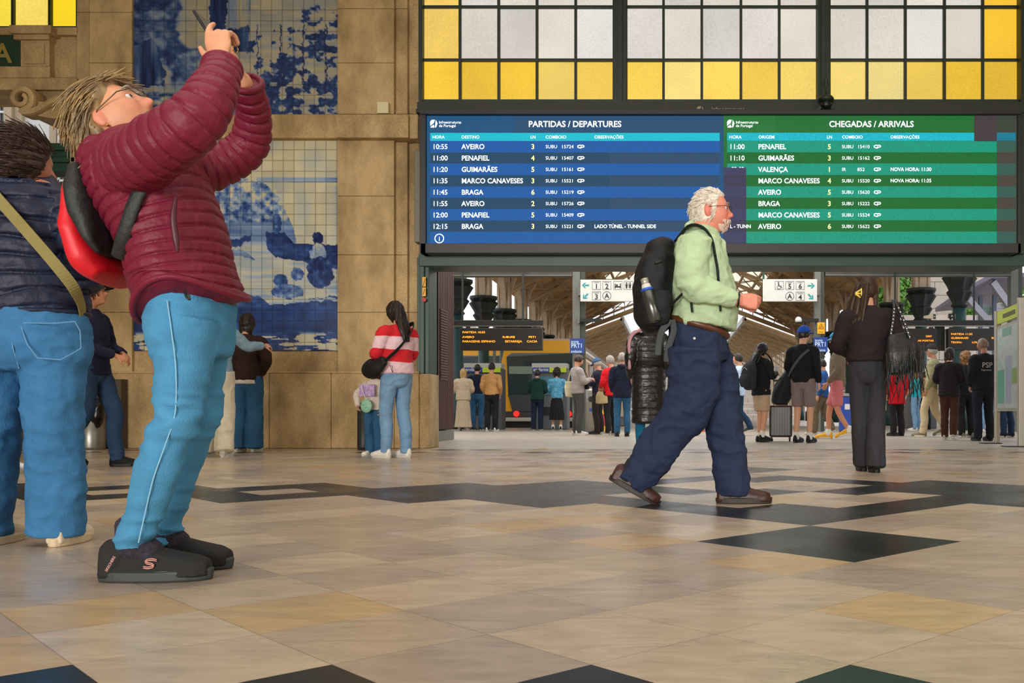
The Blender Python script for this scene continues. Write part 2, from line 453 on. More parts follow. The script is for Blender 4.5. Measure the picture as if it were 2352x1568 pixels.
blocks(mb, 176, 205, [-560, -300, 28, 262], 12.9, 13.0); blocks(mb, 176, 205, [318, 585, 856], 12.9, 13.0)
mb.build('trim_8', M_ST, kind='structure', bevel=0.006)
mb = MB()
blocks(mb, 775, 905, [-560, -300, -130, 20, 144, 262], 12.8, 13.0)
blocks(mb, 775, 905, [318, 450, 585, 717, 856], 12.8, 13.0)
blocks(mb, 905, 936, [-560, -300, 20, 262], 12.88, 13.0); blocks(mb, 905, 936, [318, 585, 717, 856], 12.88, 13.0)
blocks(mb, 936, 962, [-560, -300, 262], 12.95, 13.0); blocks(mb, 936, 962, [318, 717, 856], 12.95, 13.0)
mb.build('trim_9', M_ST, kind='structure', bevel=0.006)
mb = MB()
pbox(mb, 303, 775, 806, 856, 12.86, 13.0)
pbox(mb, 303, 775, -560, -150, 12.86, 13.0)
mb.build('trim_10', M_ST, kind='structure', bevel=0.006)
mb = MB()
pbox(mb, 174, 775, 262, 317, 12.72, 13.0); pbox(mb, 770, 938, 262, 316, 12.66, 13.0)
pbox(mb, 938, 960, 262, 318, 12.72, 13.0)
mb.build('trim_2', M_ST, kind='structure', bevel=0.012)
mb = MB()
for a, b in zip([188, 460, 618, 760, 905], [460, 618, 760, 905, 962]): pbox(mb, a + .3, b - .3, 858, 1029.5, 12.72, 13.0)
pbox(mb, 962, 986, 858, 1029.5, 12.76, 13.3); pbox(mb, 188, 962, 852, 858, 12.74, 13.0)
mb.build('baseboard_back', M_ST, kind='structure', bevel=0.012)
# doorway at the left: lintel, keystone blocks, scroll bracket
mb = MB()
pbox(mb, -90, 176, 62, 80, 12.88, 13.6); pbox(mb, -90, 176, 80, 178, 12.95, 13.6); pbox(mb, -90, 176, 178, 206, 12.86, 13.6)
pbox(mb, 20, 116, 57, 76, 12.74, 13.0); pbox(mb, 30, 112, 76, 90, 12.79, 13.0); pbox(mb, 47, 113, 90, 152, 12.84, 13.0); pbox(mb, 55, 101, 99, 146, 12.82, 13.0)
pbox(mb, -90, 114, 152, 178, 12.84, 13.0)
pbox(mb, 36, 176, 206, 236, 12.92, 13.5); pbox(mb, 135, 180, 258, 322, 12.8, 13.5); pbox(mb, 160, 180, 322, 1029, 12.9, 13.5)
mb.build('trim_3', M_ST, kind='structure', bevel=0.008)
def scroll():
    pts = []
    for t in np.linspace(0, 1, 26):                                              # volute
        a = math.radians(60 - 470 * t); r = 9 + 18 * t
        pts.append((62 + r * math.cos(a), 232 - r * math.sin(a)))
    pts += [(62, 262), (85, 262), (108, 252), (128, 240), (148, 233), (165, 236), (176, 246)]
    v, f = [], []
    path = np.array([tuple(P(x, y, 12.75)) for x, y in pts]); 
    return tube(path, np.array([[0.14, 0.034 + 0.012 * min(1, i / 20)] for i in range(len(path))]), (0, 1, 0), n=12, ds=0.03, power=4, cap=0.2)
v, f = scroll()
mb = MB(); mb.add(v, f)
mb.prism([tuple(P(x, y, 12.75))[::2] for x, y in ((40, 236), (178, 236), (178, 255), (130, 275), (100, 270), (60, 262), (42, 245))], 12.7, 13.4)
mb.build('trim_4', M_ST, kind='structure', smooth=False)
# side walls, ceiling
M_PL = mat('warm_plaster', (196, 176, 140), rough=0.8, var=0.1, vscale=1.0)
mb = MB(); mb.box(-13.4, -13, -9, 13.3, 0, 9.2); mb.build('wall_left', M_PL, kind='structure')
mb = MB(); mb.box(8.9, 9.3, -9, 13.3, 0, 9.2); mb.build('wall_right', M_PL, kind='structure')
mb = MB(); mb.box(-13.4, 9.3, -9.4, -9, 5.2, 9.2); mb.build('wall_front', M_PL, kind='structure')  # unseen, added above the street opening to block sky light
mb = MB(); mb.box(-13.4, 9.3, -9, 13.7, 9.2, 9.5); mb.build('ceiling', M_PL, kind='structure')
mb = MB(); pbox(mb, -720, -90, -560, 1029, 13.0, 13.7); pbox(mb, 2410, 2800, -560, 1029, 13.0, 13.7); pbox(mb, 2350, 2412, -560, 600, 13.35, 13.7); mb.build('wall_far', M_ST, kind='structure')

# ---------------------------------------------------------------- painted tile panels: a plain river view and a plain hillside of vines
def poly_mask(u, v, pts):
    x = np.array([p[0] for p in pts]); y = np.array([p[1] for p in pts]); ins = np.zeros(u.shape, bool); j = len(x) - 1
    for i in range(len(x)):
        c = ((y[i] > v) != (y[j] > v)) & (u < (x[j] - x[i]) * (v - y[i]) / (y[j] - y[i] + 1e-12) + x[i]); ins ^= c; j = i
    return ins
BLUE_D, BLUE_M, BLUE_L, CREAM = [np.array(c) for c in ((16, 34, 84), (48, 82, 142), (134, 158, 190), (206, 196, 160))]
def ramp(t):
    t = np.clip(t, 0, 1)[:, None] * 3
    return np.where(t < 1, BLUE_D + (BLUE_M - BLUE_D) * t, np.where(t < 2, BLUE_M + (BLUE_L - BLUE_M) * (t - 1), BLUE_L + (CREAM - BLUE_L) * (t - 2)))
def sm(a, b, x): t = np.clip((x - a) / (b - a), 0, 1); return t * t * (3 - 2 * t)
def paint_river(u, v):
    Q = lambda a, b: np.stack([u * a, v * b, u * 0], 1)
    n = fbm(Q(9, 9), 1, 5); h = fbm(Q(5, 46), 5, 4); fine = fbm(Q(46, 46), 8, 3); w = u + 0.012 * fine; z = v + 0.012 * fine
    t = 0.95 + 0.12 * n + 0 * u
    hill = z > 0.30 - 0.13 * np.exp(-((w - 0.43) / 0.2) ** 2) - 0.04 * np.exp(-((w - 0.6) / .1) ** 2) + 0.05 * n
    t = np.where(hill & (v < 0.40), 0.70 + 0.75 * fine + 0.35 * n - .1 * sm(.25, .4, v), t)
    t = np.where((v > 0.18) & (v < 0.205) & (u > 0.6), 0.62 + .3 * h, t)
    wat = sm(0.385, 0.40, v) * (1 - sm(0.46, 0.56, v + 0.03 * h))
    t = t * (1 - wat) + wat * (0.58 + 0.25 * h)
    t = np.where((v > 0.52) & (v < 0.78), 0.9 + 0.22 * h - 0.25 * np.maximum(0, h - .12) * 3, t)
    sail = poly_mask(w, z, [(0.68, .2), (1, .22), (1, .52), (.80, .56), (.78, .42), (.71, .28)])
    t = np.where(sail, 0.92 + 0.2 * fbm(Q(16, 3), 31, 3), t)
    hull = poly_mask(w, z, [(.645, .44), (.74, .445), (.78, .49), (1, .50), (1, .62), (.82, .58), (.69, .555), (.655, .52)])
    t = np.where(hull, 0.14 + 0.3 * h + 0.2 * fine, t)
    t = np.where(poly_mask(w, z, [(.46, .475), (.5, .477), (.585, .452), (.55, .49), (.52, .505), (.44, .51)]), 0.2 + 0.2 * h, t)
    t = np.where(poly_mask(w, z, [(.47, .52), (.54, .525), (.6, .575), (.56, .56), (.47, .545)]), 0.55 + 0.3 * h, t)
    for (a, b, rx, ry, q) in ((.70, .40, .022, .05, .25), (.70, .345, .012, .013, .4), (.90, .47, .028, .03, .15), (.90, .54, .04, .045, .75), (.91, .63, .065, .075, .2), (.72, .67, .035, .03, .25), (.80, .64, .032, .03, .4), (.75, .72, .08, .035, .45)):
        t = np.where(((w - a) / rx) ** 2 + ((z - b) / ry) ** 2 < 1, q + 0.45 * fine + 0.15 * n, t)
    t = np.where(poly_mask(w, z, [(.55, .735), (.62, .745), (.66, .78), (1, .74), (1, .83), (.6, .83), (.5, .8)]), 0.22 + 0.28 * fine + .2 * h, t)
    t = np.where((np.abs(z - (.775 - .06 * (u - .68))) < .006) & (u > .66), 0.75, t)
    deep = sm(0.785, 0.80, v)
    t = t * (1 - deep) + deep * (0.14 + 0.36 * np.maximum(n + .1, 0) + 0.12 * h)
    rip = sm(.90, .93, v); s = fbm(Q(13, 64), 77, 3)
    t = t * (1 - rip) + rip * np.where(s > 0.02, 0.95, 0.22 + .2 * fine)
    c = ramp(t)
    k = (np.clip(deep * (1 - rip), 0, 1) * 0.55)[:, None]
    return c * (1 - k) + k * (c * 0.35 + 0.65 * np.array([22, 82, 176]) * (0.75 + 0.5 * n[:, None]))
def paint_vines(u, v):
    Q = lambda a, b: np.stack([u * a, v * b, u * 0], 1)
    n = fbm(Q(7, 9), 3, 5); fine = fbm(Q(40, 46), 12, 3); str_ = fbm(Q(40, 5), 14, 3); w = u + 0.014 * fine; z = v + 0.014 * fine
    t = 0.9 + 0.16 * fbm(Q(9, 40), 6, 3)
    left = sm(.30, .2, u + .25 * n) * sm(.86, .78, v + .1 * n)
    t = t * (1 - left) + left * (0.22 + 0.8 * np.abs(n) + 0.35 * fine)
    t = np.where(poly_mask(w, z, [(0, .62), (.1, .58), (.17, .78), (.15, .84), (0, .86)]), .34 + .6 * str_, t)
    t = np.where(poly_mask(w, z, [(.38, 0), (.5, 0), (.475, .52), (.38, .64)]), .12 + .5 * str_, t)
    t = np.where(poly_mask(w, z, [(.47, 0), (.57, 0), (.575, .50), (.46, .54)]), .8 + .4 * str_, t)
    t = np.where(poly_mask(w, z, [(.46, .53), (.575, .50), (.57, .65), (.5, .66)]), .22 + .5 * str_, t)
    leaf = fbm(Q(26, 30), 21, 4) + 0.25 * fbm(Q(7, 4), 25, 2)
    zone = sm(.40, .75, v + .5 * (u - .75)) * sm(.5, .66, u)
    lm = sm(.22, .40, leaf + .42 * zone) * sm(.02, .12, zone); t = t * (1 - lm) + lm * (0.14 + .55 * np.abs(fine) + .2 * n)
    t = np.where((np.abs(((w * 9) % 1) - .5) < .03) & (u > .6) & (v > .5) & (v < .85), .2, t)
    t = np.where(poly_mask(w, z, [(.87, 0), (.975, 0), (.975, .27), (.9, .285), (.75, .255), (.87, .25)]), .14 + .35 * str_, t)
    base = sm(.84, .9, v + .12 * n) * sm(.7, .5, u)
    t = t * (1 - base) + base * (0.55 + 0.9 * fine)
    return ramp(t) * np.array([.84, .82, .80])  # whole panel darkened in colour for the weaker light high on the wall
def panel(name, x0, x1, y0, y1, fn, label):
    nx, ny = 250, int(250 * (y1 - y0) / (x1 - x0))
    U, Vv = np.meshgrid(np.linspace(0, 1, nx), np.linspace(0, 1, ny)); u = U.ravel(); v = Vv.ravel()
    a = P(x0, y0, 12.84); b = P(x1, y1, 12.84)
    c = np.clip(fn(u, v), 0, 255) / 255
    tile = np.floor(u * (x1 - x0) / 24.6) * 13 + np.floor(v * (y1 - y0) / 24.6) * 7.31
    tv = (np.modf(np.abs(np.sin(tile * 12.9898) * 43758.5453))[0] - .5)[:, None]
    c = np.clip(c * (1 + 0.09 * tv), 0, 1)
    gu = np.abs(((u * (x1 - x0) / 24.6) % 1) - .5); gv = np.abs(((v * (y1 - y0) / 24.6) % 1) - .5)
    g = (np.maximum(gu, gv) > .468)[:, None]
    c = np.where(g, c * .72, c)
    lin = np.where(c <= .04045, c / 12.92, ((c + .055) / 1.055) ** 2.4)
    lift = 0.0015 * np.cos((gu - .0) * 0) * tv[:, 0]
    V = np.stack([a.x + (b.x - a.x) * u, 12.845 + 0 * u + lift * 0, a.z + (b.z - a.z) * v], 1)
    idx = np.arange(nx * ny).reshape(ny, nx)
    F = np.stack([idx[:-1, :-1], idx[1:, :-1], idx[1:, 1:], idx[:-1, 1:]], -1).reshape(-1, 4)
    base = np.array([(a.x + b.x) / 2, 12.845, b.z]); 
    o = mesh_np(name, V - base, F, mat('glazed_tiles', (255, 255, 255), rough=0.14, spec=0.45, attr=True, bump=0.08, bscale=9), colors=lin)
    o.location = base
    mb = MB(); mb.box(a.x - base[0], b.x - base[0], 0.004, 0.15, 0, a.z - b.z); mb.build('backing', M_ST, o)
    return tag(o, label, 'tile panel')
panel('tile_panel', 303, 775, -150, 262, paint_vines, 'upper blue and white painted tile panel with dark vine foliage, above the stone ledge')
panel('tile_panel', 306, 777, 319, 805, paint_river, 'lower blue and white painted tile panel with boats and rippling deep blue water')

# ================================================================ windows
M_FR = mat('dark_green_iron', (30, 44, 34), rough=0.5, var=0.25, vscale=6)
M_GREEN = mat('green_painted_beam', (24, 62, 48), rough=0.42, var=0.12, vscale=3)
M_GL = mat('lit_window_glass', (255, 255, 255), rough=0.35, attr=True, emit=0.0)
def glass_material():
    m = bpy.data.materials.new('backlit_frosted_glass'); m.use_nodes = True
    nt = m.node_tree; b = nt.nodes['Principled BSDF']; ln = nt.links.new; N = nt.nodes.new
    at = N('ShaderNodeAttribute'); at.attribute_name = 'Col'
    tc = N('ShaderNodeTexCoord'); n = N('ShaderNodeTexNoise'); n.inputs['Scale'].default_value = 46; n.inputs['Detail'].default_value = 3; ln(tc.outputs['Object'], n.inputs[0])
    n2 = N('ShaderNodeTexNoise'); n2.inputs['Scale'].default_value = 1.2; n2.inputs['Detail'].default_value = 4; ln(tc.outputs['Object'], n2.inputs[0])
    ad = N('ShaderNodeMath'); ad.operation = 'ADD'; ln(n.outputs[0], ad.inputs[0]); ln(n2.outputs[0], ad.inputs[1])
    r = N('ShaderNodeMapRange'); ln(ad.outputs[0], r.inputs[0]); r.inputs[1].default_value = .7; r.inputs[2].default_value = 1.3; r.inputs[3].default_value = .86; r.inputs[4].default_value = 1.1
    mx = N('ShaderNodeMix'); mx.data_type = 'RGBA'; mx.blend_type = 'MULTIPLY'; mx.inputs[0].default_value = 1; ln(at.outputs['Color'], mx.inputs[6]); ln(r.outputs[0], mx.inputs[7])
    b.inputs['Base Color'].default_value = (.05, .05, .05, 1); b.inputs['Roughness'].default_value = .4; b.inputs['Specular IOR Level'].default_value = .2
    ln(mx.outputs[2], b.inputs['Emission Color']); b.inputs['Emission Strength'].default_value = 1.0
    return m
M_GLASS = glass_material()
def window(name, cols, rows, thick, colour, Y):
    mb = MB()
    ytop, ybot = rows[0], rows[-1]
    pbox(mb, cols[0] - 9, cols[0], ytop, ybot + 4, Y - .1, Y + .1); pbox(mb, cols[-1], cols[-1] + 9, ytop, ybot + 4, Y - .1, Y + .1)
    for k, x in enumerate(cols[1:-1]):
        w = 3.0
        pbox(mb, x - w, x + w, ytop, ybot, Y - .04, Y + .06)
    for x0, x1 in thick: pbox(mb, x0, x1, ytop, ybot + 4, Y - .12, Y + .1); pbox(mb, x0 + 9, x1 - 9, ytop, ybot + 4, Y - .16, Y)
    for y in rows[1:-1]: pbox(mb, cols[0], cols[-1], y - 3, y + 3, Y - .03, Y + .05)
    pbox(mb, cols[0] - 9, cols[-1] + 9, ybot - 2, ybot + 6, Y - .08, Y + .08)
    o = mb.build(name, M_FR, kind='structure')
    v, f, c = [], [], []
    r = np.random.RandomState(5)
    for a, b in zip(cols[:-1], cols[1:]):
        if any(abs(a - t[0]) < 2 for t in thick): continue
        for y0, y1 in zip(rows[:-1], rows[1:]):
            k = len(v); p = P(a, y1, Y); q = P(b, y0, Y); d = r.rand() * .02
            v += [(p.x, Y + d, p.z), (q.x, Y + d, p.z), (q.x, Y + d, q.z), (p.x, Y + d, q.z)]; f.append((k, k + 1, k + 2, k + 3)); c.append(np.array(srgb(*colour(a, y0, r))))
    me = bpy.data.meshes.new('glass'); me.from_pydata(v, [], f); me.materials.append(M_GLASS)
    at = me.attributes.new('Col', 'FLOAT_COLOR', 'FACE'); q = np.ones((len(f), 4), np.float32); q[:, :3] = c; at.data.foreach_set('color', q.ravel())
    g = bpy.data.objects.new('glass', me); COL.objects.link(g); g.parent = o
    return o
def big_col(x, y, r):
    k = .93 + .1 * r.rand()
    if y > 130 or x < 1000 or x > 2240:
        if y > 130: s = r.rand(); return (248 * k, (205 + 22 * s) * k, (70 + 75 * s) * k) if 1150 < x < 2100 else (246 * k, 198 * k, 40 * k)
        return (247 * k, 206 * k, 96 * k) if x < 1000 else (246 * k, 192 * k, 40)
    s = r.rand(); return (222 * k, (217 - 3 * s) * k, (212 - 12 * s) * k)
cols = [970, 1056, 1145, 1233, 1322, 1410, 1438, 1524, 1612, 1702, 1790, 1878, 1905, 1992, 2080, 2170, 2258, 2345]
window('window_1', cols, [-560, -380, -230, -107, 15, 137, 230], [(1410, 1438), (1878, 1905)], big_col, 13.05)
window('window_2', [-100, -60, 28, 113, 174], [-560, -300, -120, 62], [], lambda x, y, r: (252, 214, 20) if x > 100 else (246, 216, 96 if x > 20 else 60), 13.05)
# beams over the opening
mb = MB(); pbox(mb, 958, 2353, 234, 262, 12.86, 13.4); pbox(mb, 955, 2353, 250, 258, 12.78, 13.0); mb.build('trim_5', mat('weathered_green_iron', (52, 50, 38), rough=.6, var=.5, vscale=7, rgb2=(24, 40, 32)), kind='structure')
mb = MB()
pbox(mb, 962, 2353, 582, 611, 12.78, 13.3); pbox(mb, 966, 2353, 574, 583, 12.72, 13.2)
pbox(mb, 958, 985, 590, 858, 12.85, 13.3); pbox(mb, 964, 974, 611, 858, 12.80, 13.2)
pbox(mb, 60, 184, 328, 344, 12.88, 13.3); pbox(mb, 60, 184, 344, 360, 12.94, 13.3); pbox(mb, 60, 184, 360, 372, 12.9, 13.3); pbox(mb, 60, 184, 372, 393, 12.95, 13.3); pbox(mb, -90, 60, 328, 393, 12.92, 13.3)
mb.build('trim_6', M_GREEN, kind='structure', bevel=.006)
mb = MB(); pbox(mb, 2334, 2353, 255, 611, 12.82, 13.4); pbox(mb, 2345, 2353, -560, 255, 12.9, 13.4); pbox(mb, 2400, 2412, 611, 1029, 13.0, 13.5); mb.build('trim_7', M_FR, kind='structure')
mb = MB(); pbox(mb, 951, 966, 345, 556, 12.7, 12.9); tag(mb.build('cable_duct', mat('grey_duct', (120, 114, 98), rough=.5), bevel=.01), 'long grey metal cable duct standing upright beside the stone pillar and the blue screen', 'duct')
# lamp bracket hanging in front of the window mullion, on the beam above the arrivals
c = P(1897, 236, 12.72)
t = thing('wall_spotlight', c, 'small dark iron spotlight bracket above the green arrivals screen', 'lamp')
mb = MB(); mb.lathe([(0.02, .0), (.1, .02), (.11, .05), (.09, .08), (.03, .1), (.018, .28), (.04, .3), (.02, .34), (.002, .4)], 16); mb.build('stem', M_FR, t, smooth=True)
v, f = ball((0, -.01, -.03), (.075, .075, .07)); mesh_np('lamp_head', v, f, mat('black_iron', (22, 24, 22), rough=.35), t)
mb = MB(); mb.bar((-.02, 0, -.02), (-.16, .02, -.14), .035); mb.bar((.02, 0, -.02), (.16, .02, -.14), .035); mb.build('bracket', M_FR, t)
# white junction box on the ledge
c = P(880, 261, 12.74); w = 13 * 12.74 / FP
mb = MB(); mb.box(-w, w, -.02, .06, 0, 2 * w); o = mb.build('junction_box', mat('cream_plastic', (214, 202, 160), rough=.45), bevel=.006); o.location = c
tag(o, 'small square cream junction box on the stone ledge left of the screen', 'box')
mb = MB(); mb.tube([(w * .4, .05, 2 * w * .9), (w * 1.5, .1, w * 1.6), (w * 1.9, .13, w * .6), (w * 1.5, .12, .0)], .004); mb.build('cable', mat('cream_plastic', (214, 202, 160)), o)
# ================================================================ the large departures / arrivals screen
YB = 12.55
def led_material():
    m = bpy.data.materials.new('led_screen'); m.use_nodes = True
    nt = m.node_tree; b = nt.nodes['Principled BSDF']; ln = nt.links.new; N = nt.nodes.new
    at = N('ShaderNodeAttribute'); at.attribute_name = 'Col'
    tc = N('ShaderNodeTexCoord'); n = N('ShaderNodeTexNoise'); n.inputs['Scale'].default_value = 70; ln(tc.outputs['Object'], n.inputs[0])
    r = N('ShaderNodeMapRange'); ln(n.outputs[0], r.inputs[0]); r.inputs[1].default_value = .3; r.inputs[2].default_value = .7; r.inputs[3].default_value = .85; r.inputs[4].default_value = 1.15
    mx = N('ShaderNodeMix'); mx.data_type = 'RGBA'; mx.blend_type = 'MULTIPLY'; mx.inputs[0].default_value = 1; ln(at.outputs['Color'], mx.inputs[6]); ln(r.outputs[0], mx.inputs[7])
    b.inputs['Base Color'].default_value = (.012, .012, .014, 1); b.inputs['Roughness'].default_value = .55; b.inputs['Specular IOR Level'].default_value = .2
    ln(mx.outputs[2], b.inputs['Emission Color']); b.inputs['Emission Strength'].default_value = .92
    return m
M_LED = led_material()
M_TXT = mat('lit_white_lettering', (236, 244, 252), rough=.5, emit=.95)
M_TXY = mat('lit_yellow_digits', (246, 232, 150), rough=.5, emit=.95)
board = thing('departure_board', P(1655, 590, YB), 'long LED screen of blue departures and green arrivals over the opening', 'screen')
BL = np.array(board.location)
def bw(mb): mb.v = [(a - BL[0], b - BL[1], c - BL[2]) for a, b, c in mb.v]; return mb
mb = MB()
pbox(mb, 968, 2342, 256, 266, 12.47, 12.85, YB); pbox(mb, 966, 980, 256, 582, 12.5, 12.85, YB); pbox(mb, 2335, 2343, 256, 582, 12.5, 12.85, YB); pbox(mb, 968, 2342, 560, 582, 12.5, 12.85, YB); pbox(mb, 975, 2338, 260, 578, 12.56, 12.85, YB)
bw(mb).build('casing', mat('black_screen_casing', (30, 31, 34), rough=.45), board, bevel=.004)
rects = []
def R(x0, x1, y0, y1, c): rects.append((x0, x1, y0, y1, c))
dk = (24, 70, 104); lt = (4, 92, 170); rows = [(324, 350), (350, 375.5), (375.5, 402), (402, 428), (428, 454), (454, 480), (480, 506), (506, 532), (532, 559)]
R(979, 1662, 266, 560, (16, 82, 128)); R(1180, 1662, 266, 305, (30, 78, 116))
R(988, 1653, 305, 323.5, (0, 196, 216))
for k, (a, b) in enumerate(rows):
    R(988, 1653, a, b, lt if k % 2 == 0 else (18, 70, 102))
    if k % 2: R(1400, 1653, a, b, (36, 74, 106))
R(1662, 2290, 266, 560, (22, 112, 48)); R(1662, 1780, 266, 305, (30, 118, 52))
R(1670, 2237, 305, 323.5, (0, 190, 208))
for k, (a, b) in enumerate(rows): R(1670, 2289, a, b, (4, 156, 126) if k % 2 == 0 else (8, 108, 42))
R(1662, 1714, 385, 560, (60, 62, 98))
for k, (a, b) in enumerate(rows[3:]):
    if k % 2 == 0: R(1662, 1714, a, b, (58, 56, 84))
R(2237, 2289, 266, 325, (68, 58, 62)); R(2289, 2335, 266, 560, (58, 66, 54)); R(2289, 2332, 305, 323.5, (10, 126, 152))
for k, (a, b) in enumerate(rows): R(2289, 2332, a, b, (52, 92, 82) if k % 2 == 0 else (72, 66, 56))
v, f, c = [], [], []
for k, (x0, x1, y0, y1, col) in enumerate(rects):
    a = P(x0, y1, YB); b = P(x1, y0, YB); y = 12.552 - k * 4e-4; i = len(v)
    v += [(a.x, y, a.z), (b.x, y, a.z), (b.x, y, b.z), (a.x, y, b.z)]; f.append((i, i + 1, i + 2, i + 3)); c.append(srgb(*col))
v = [tuple(np.array(p) - BL) for p in v]
halves = []
for nm, keep in (('departures_display', lambda x0: x0 < 1662), ('arrivals_display', lambda x0: x0 >= 1662)):
    kk = [k for k in range(len(rects)) if keep(rects[k][0])]
    vv = [v[4 * k + j] for k in kk for j in range(4)]; f2 = [tuple(4 * i + j for j in range(4)) for i in range(len(kk))]
    me = bpy.data.meshes.new(nm); me.from_pydata(vv, [], f2); me.materials.append(M_LED)
    at = me.attributes.new('Col', 'FLOAT_COLOR', 'FACE'); q = np.ones((len(kk), 4), np.float32); q[:, :3] = [c[k] for k in kk]; at.data.foreach_set('color', q.ravel())
    o = bpy.data.objects.new(nm, me); COL.objects.link(o); o.parent = board; halves.append(o)
tag(halves[0], 'blue departures half'); tag(halves[1], 'green arrivals half')
YT = 12.525; PXM = YT / FP
tp, ty = [], []
def T(s, x, y, h, lst=None, al='LEFT', bold=.018, sx=1.0):
    """cap height h px, baseline centre at y"""
    p = P(x, y + h / 2, YT)
    (tp if lst is None else lst).append(text_mesh(s, h * PXM / 0.70, p.x, p.z, YT, al, bold, sx))
CPM = ([(1.5, 2.9), (-4.2, 2.9), (-6.6, 1.8), (-7.2, 0), (-6.6, -1.9), (-4.2, -2.9), (4.6, -2.9), (7.0, -2.0), (7.6, -.6), (7.0, .9), (4.6, 1.7), (1.2, 1.7)], [(1.2, -.4), (.6, 2.2), (-1.0, 4.4)])
def cpmark(x, y, lst):
    for pts in CPM:
        mbx = MB(); mbx.tube([tuple(P(x + a, y + b, YT)) for a, b in pts], 1.15 * PXM, n=6); lst.append((mbx.v, mbx.f))
def logo(x, y, lst):
    lst.append(([tuple(P(a, b, YT)) for a, b in ((x, y - 4), (x + 4, y - 8), (x + 11, y - 8), (x + 8, y), (x, y + 6))], [(0, 1, 2, 3, 4)]))
    lst.append(([tuple(P(a, b, YT)) for a, b in ((x + 1, y + 8), (x + 8, y + 3), (x + 10, y + 8), (x + 9, y + 10), (x + 1, y + 10))], [(0, 1, 2, 3, 4)]))
    lst.append(([tuple(P(a, b, YT)) for a, b in ((x + 13, y - 8), (x + 17, y), (x + 14, y + 9), (x + 11, y + 10), (x + 12, y))], [(0, 1, 2, 3, 4)]))
logo(988, 283, tp); T('Infraestruturas', 1008, 280.5, 6.2, bold=.006, sx=.98); T('de Portugal', 1008, 288.5, 6.2, bold=.006, sx=.95)
logo(1670, 283, tp); T('Infraestruturas', 1690, 280.5, 6.2, bold=.006, sx=.98); T('de Portugal', 1690, 288.5, 6.2, bold=.006, sx=.95)
T('PARTIDAS / DEPARTURES', 1320.5, 284.5, 13.5, al='CENTER', bold=.02, sx=.985)
T('CHEGADAS / ARRIVALS', 2001.5, 284.5, 13.5, al='CENTER', bold=.02, sx=.97)
for s, x in (('HORA', 993), ('DESTINO', 1060), ('LN', 1218), ('COMBOIO', 1253), ('OBSERVAÇÕES', 1365)): T(s, x, 314.5, 7, bold=.007)
for s, x in (('HORA', 1675), ('ORIGEM', 1742), ('LN', 1899), ('COMBOIO', 1934), ('OBSERVAÇÕES', 2045)): T(s, x, 314.5, 7, bold=.007)
dep = [('10:55', 'AVEIRO', '3', '15724'), ('11:00', 'PENAFIEL', '4', '15407'), ('11:20', 'GUIMARÃES', '5', '15161'), ('11:35', 'MARCO CANAVESES', '3', '15521'), ('11:45', 'BRAGA', '6', '15219'), ('11:55', 'AVEIRO', '2', '15726'), ('12:00', 'PENAFIEL', '5', '15409'), ('12:15', 'BRAGA', '3', '15221')]
arr = [('11:00', 'PENAFIEL', '5', 'SUBU', '15410'), ('11:10', 'GUIMARÃES', '3', 'SUBU', '15162'), ('', 'VALENÇA', '1', 'IR', '852'), ('', 'MARCO CANAVESES', '4', 'SUBU', '15520'), ('', 'AVEIRO', '5', 'SUBU', '15620'), ('', 'BRAGA', '3', 'SUBU', '15222'), ('', 'MARCO CANAVESES', '5', 'SUBU', '15524'), ('', 'AVEIRO', '6', 'SUBU', '15622')]
for k, (h, d, n, t) in enumerate(dep):
    y = 336.5 + 26.15 * k
    T(h, 993, y, 11.2, bold=.012); T(d, 1060, y, 11.2, sx=.96); T(n, 1224, y, 11.2, ty, 'CENTER'); T('SUBU', 1253, y, 7.6, bold=.003, sx=1.02); T(t, 1289, y, 7.6, bold=.003, sx=1.06); cpmark(1334, y, tp)
for k, (h, d, n, s, t) in enumerate(arr):
    y = 336.5 + 26.15 * k
    if h: T(h, 1675, y, 11.2, bold=.012)
    T(d, 1741.5, y, 11.2, sx=.96); T(n, 1905, y, 11.2, ty, 'CENTER'); T(s, 1933.5, y, 7.6, bold=.003, sx=1.02); T(t, 1969, y, 7.6, bold=.003, sx=1.06); cpmark(2015, y, tp)
T('LADO TÚNEL - TUNNEL SIDE', 1365, 519.5, 8, sx=.95); T('L - TUNN', 1676.5, 519.5, 8)
T('NOVA HORA: 11:30', 2045, 388.5, 8, sx=.95); T('NOVA HORA: 11:35', 2045, 414.5, 8, sx=.95)
for x in (1681, 1687, 1698, 1704): tp.append(([tuple(P(a, b, YT)) for a, b in ((x, 383.5), (x + 4, 383.5), (x + 4, 385), (x, 385))], [(0, 1, 2, 3)]))
mbx = MB(); mbx.tube([tuple(P(1009 + 10 * math.cos(a), 547.5 + 10 * math.sin(a), YT)) for a in np.linspace(0, 2 * math.pi, 33)], 1.1 * PXM, n=6); tp.append((mbx.v, mbx.f)); T('i', 1009, 548, 10, al='CENTER', bold=.015)
xs = P(1662, 0, YT).x
for lst, nm, m_ in ((tp, 'lettering', M_TXT), (ty, 'platform_digits', M_TXY)):
    for h_, left in ((halves[0], True), (halves[1], False)):
        sel = [q for q in lst if (np.mean([p[0] for p in q[0]]) < xs) == left]
        v, f = join(sel); mesh_np(nm, v - BL, f, m_, h_, smooth=False)
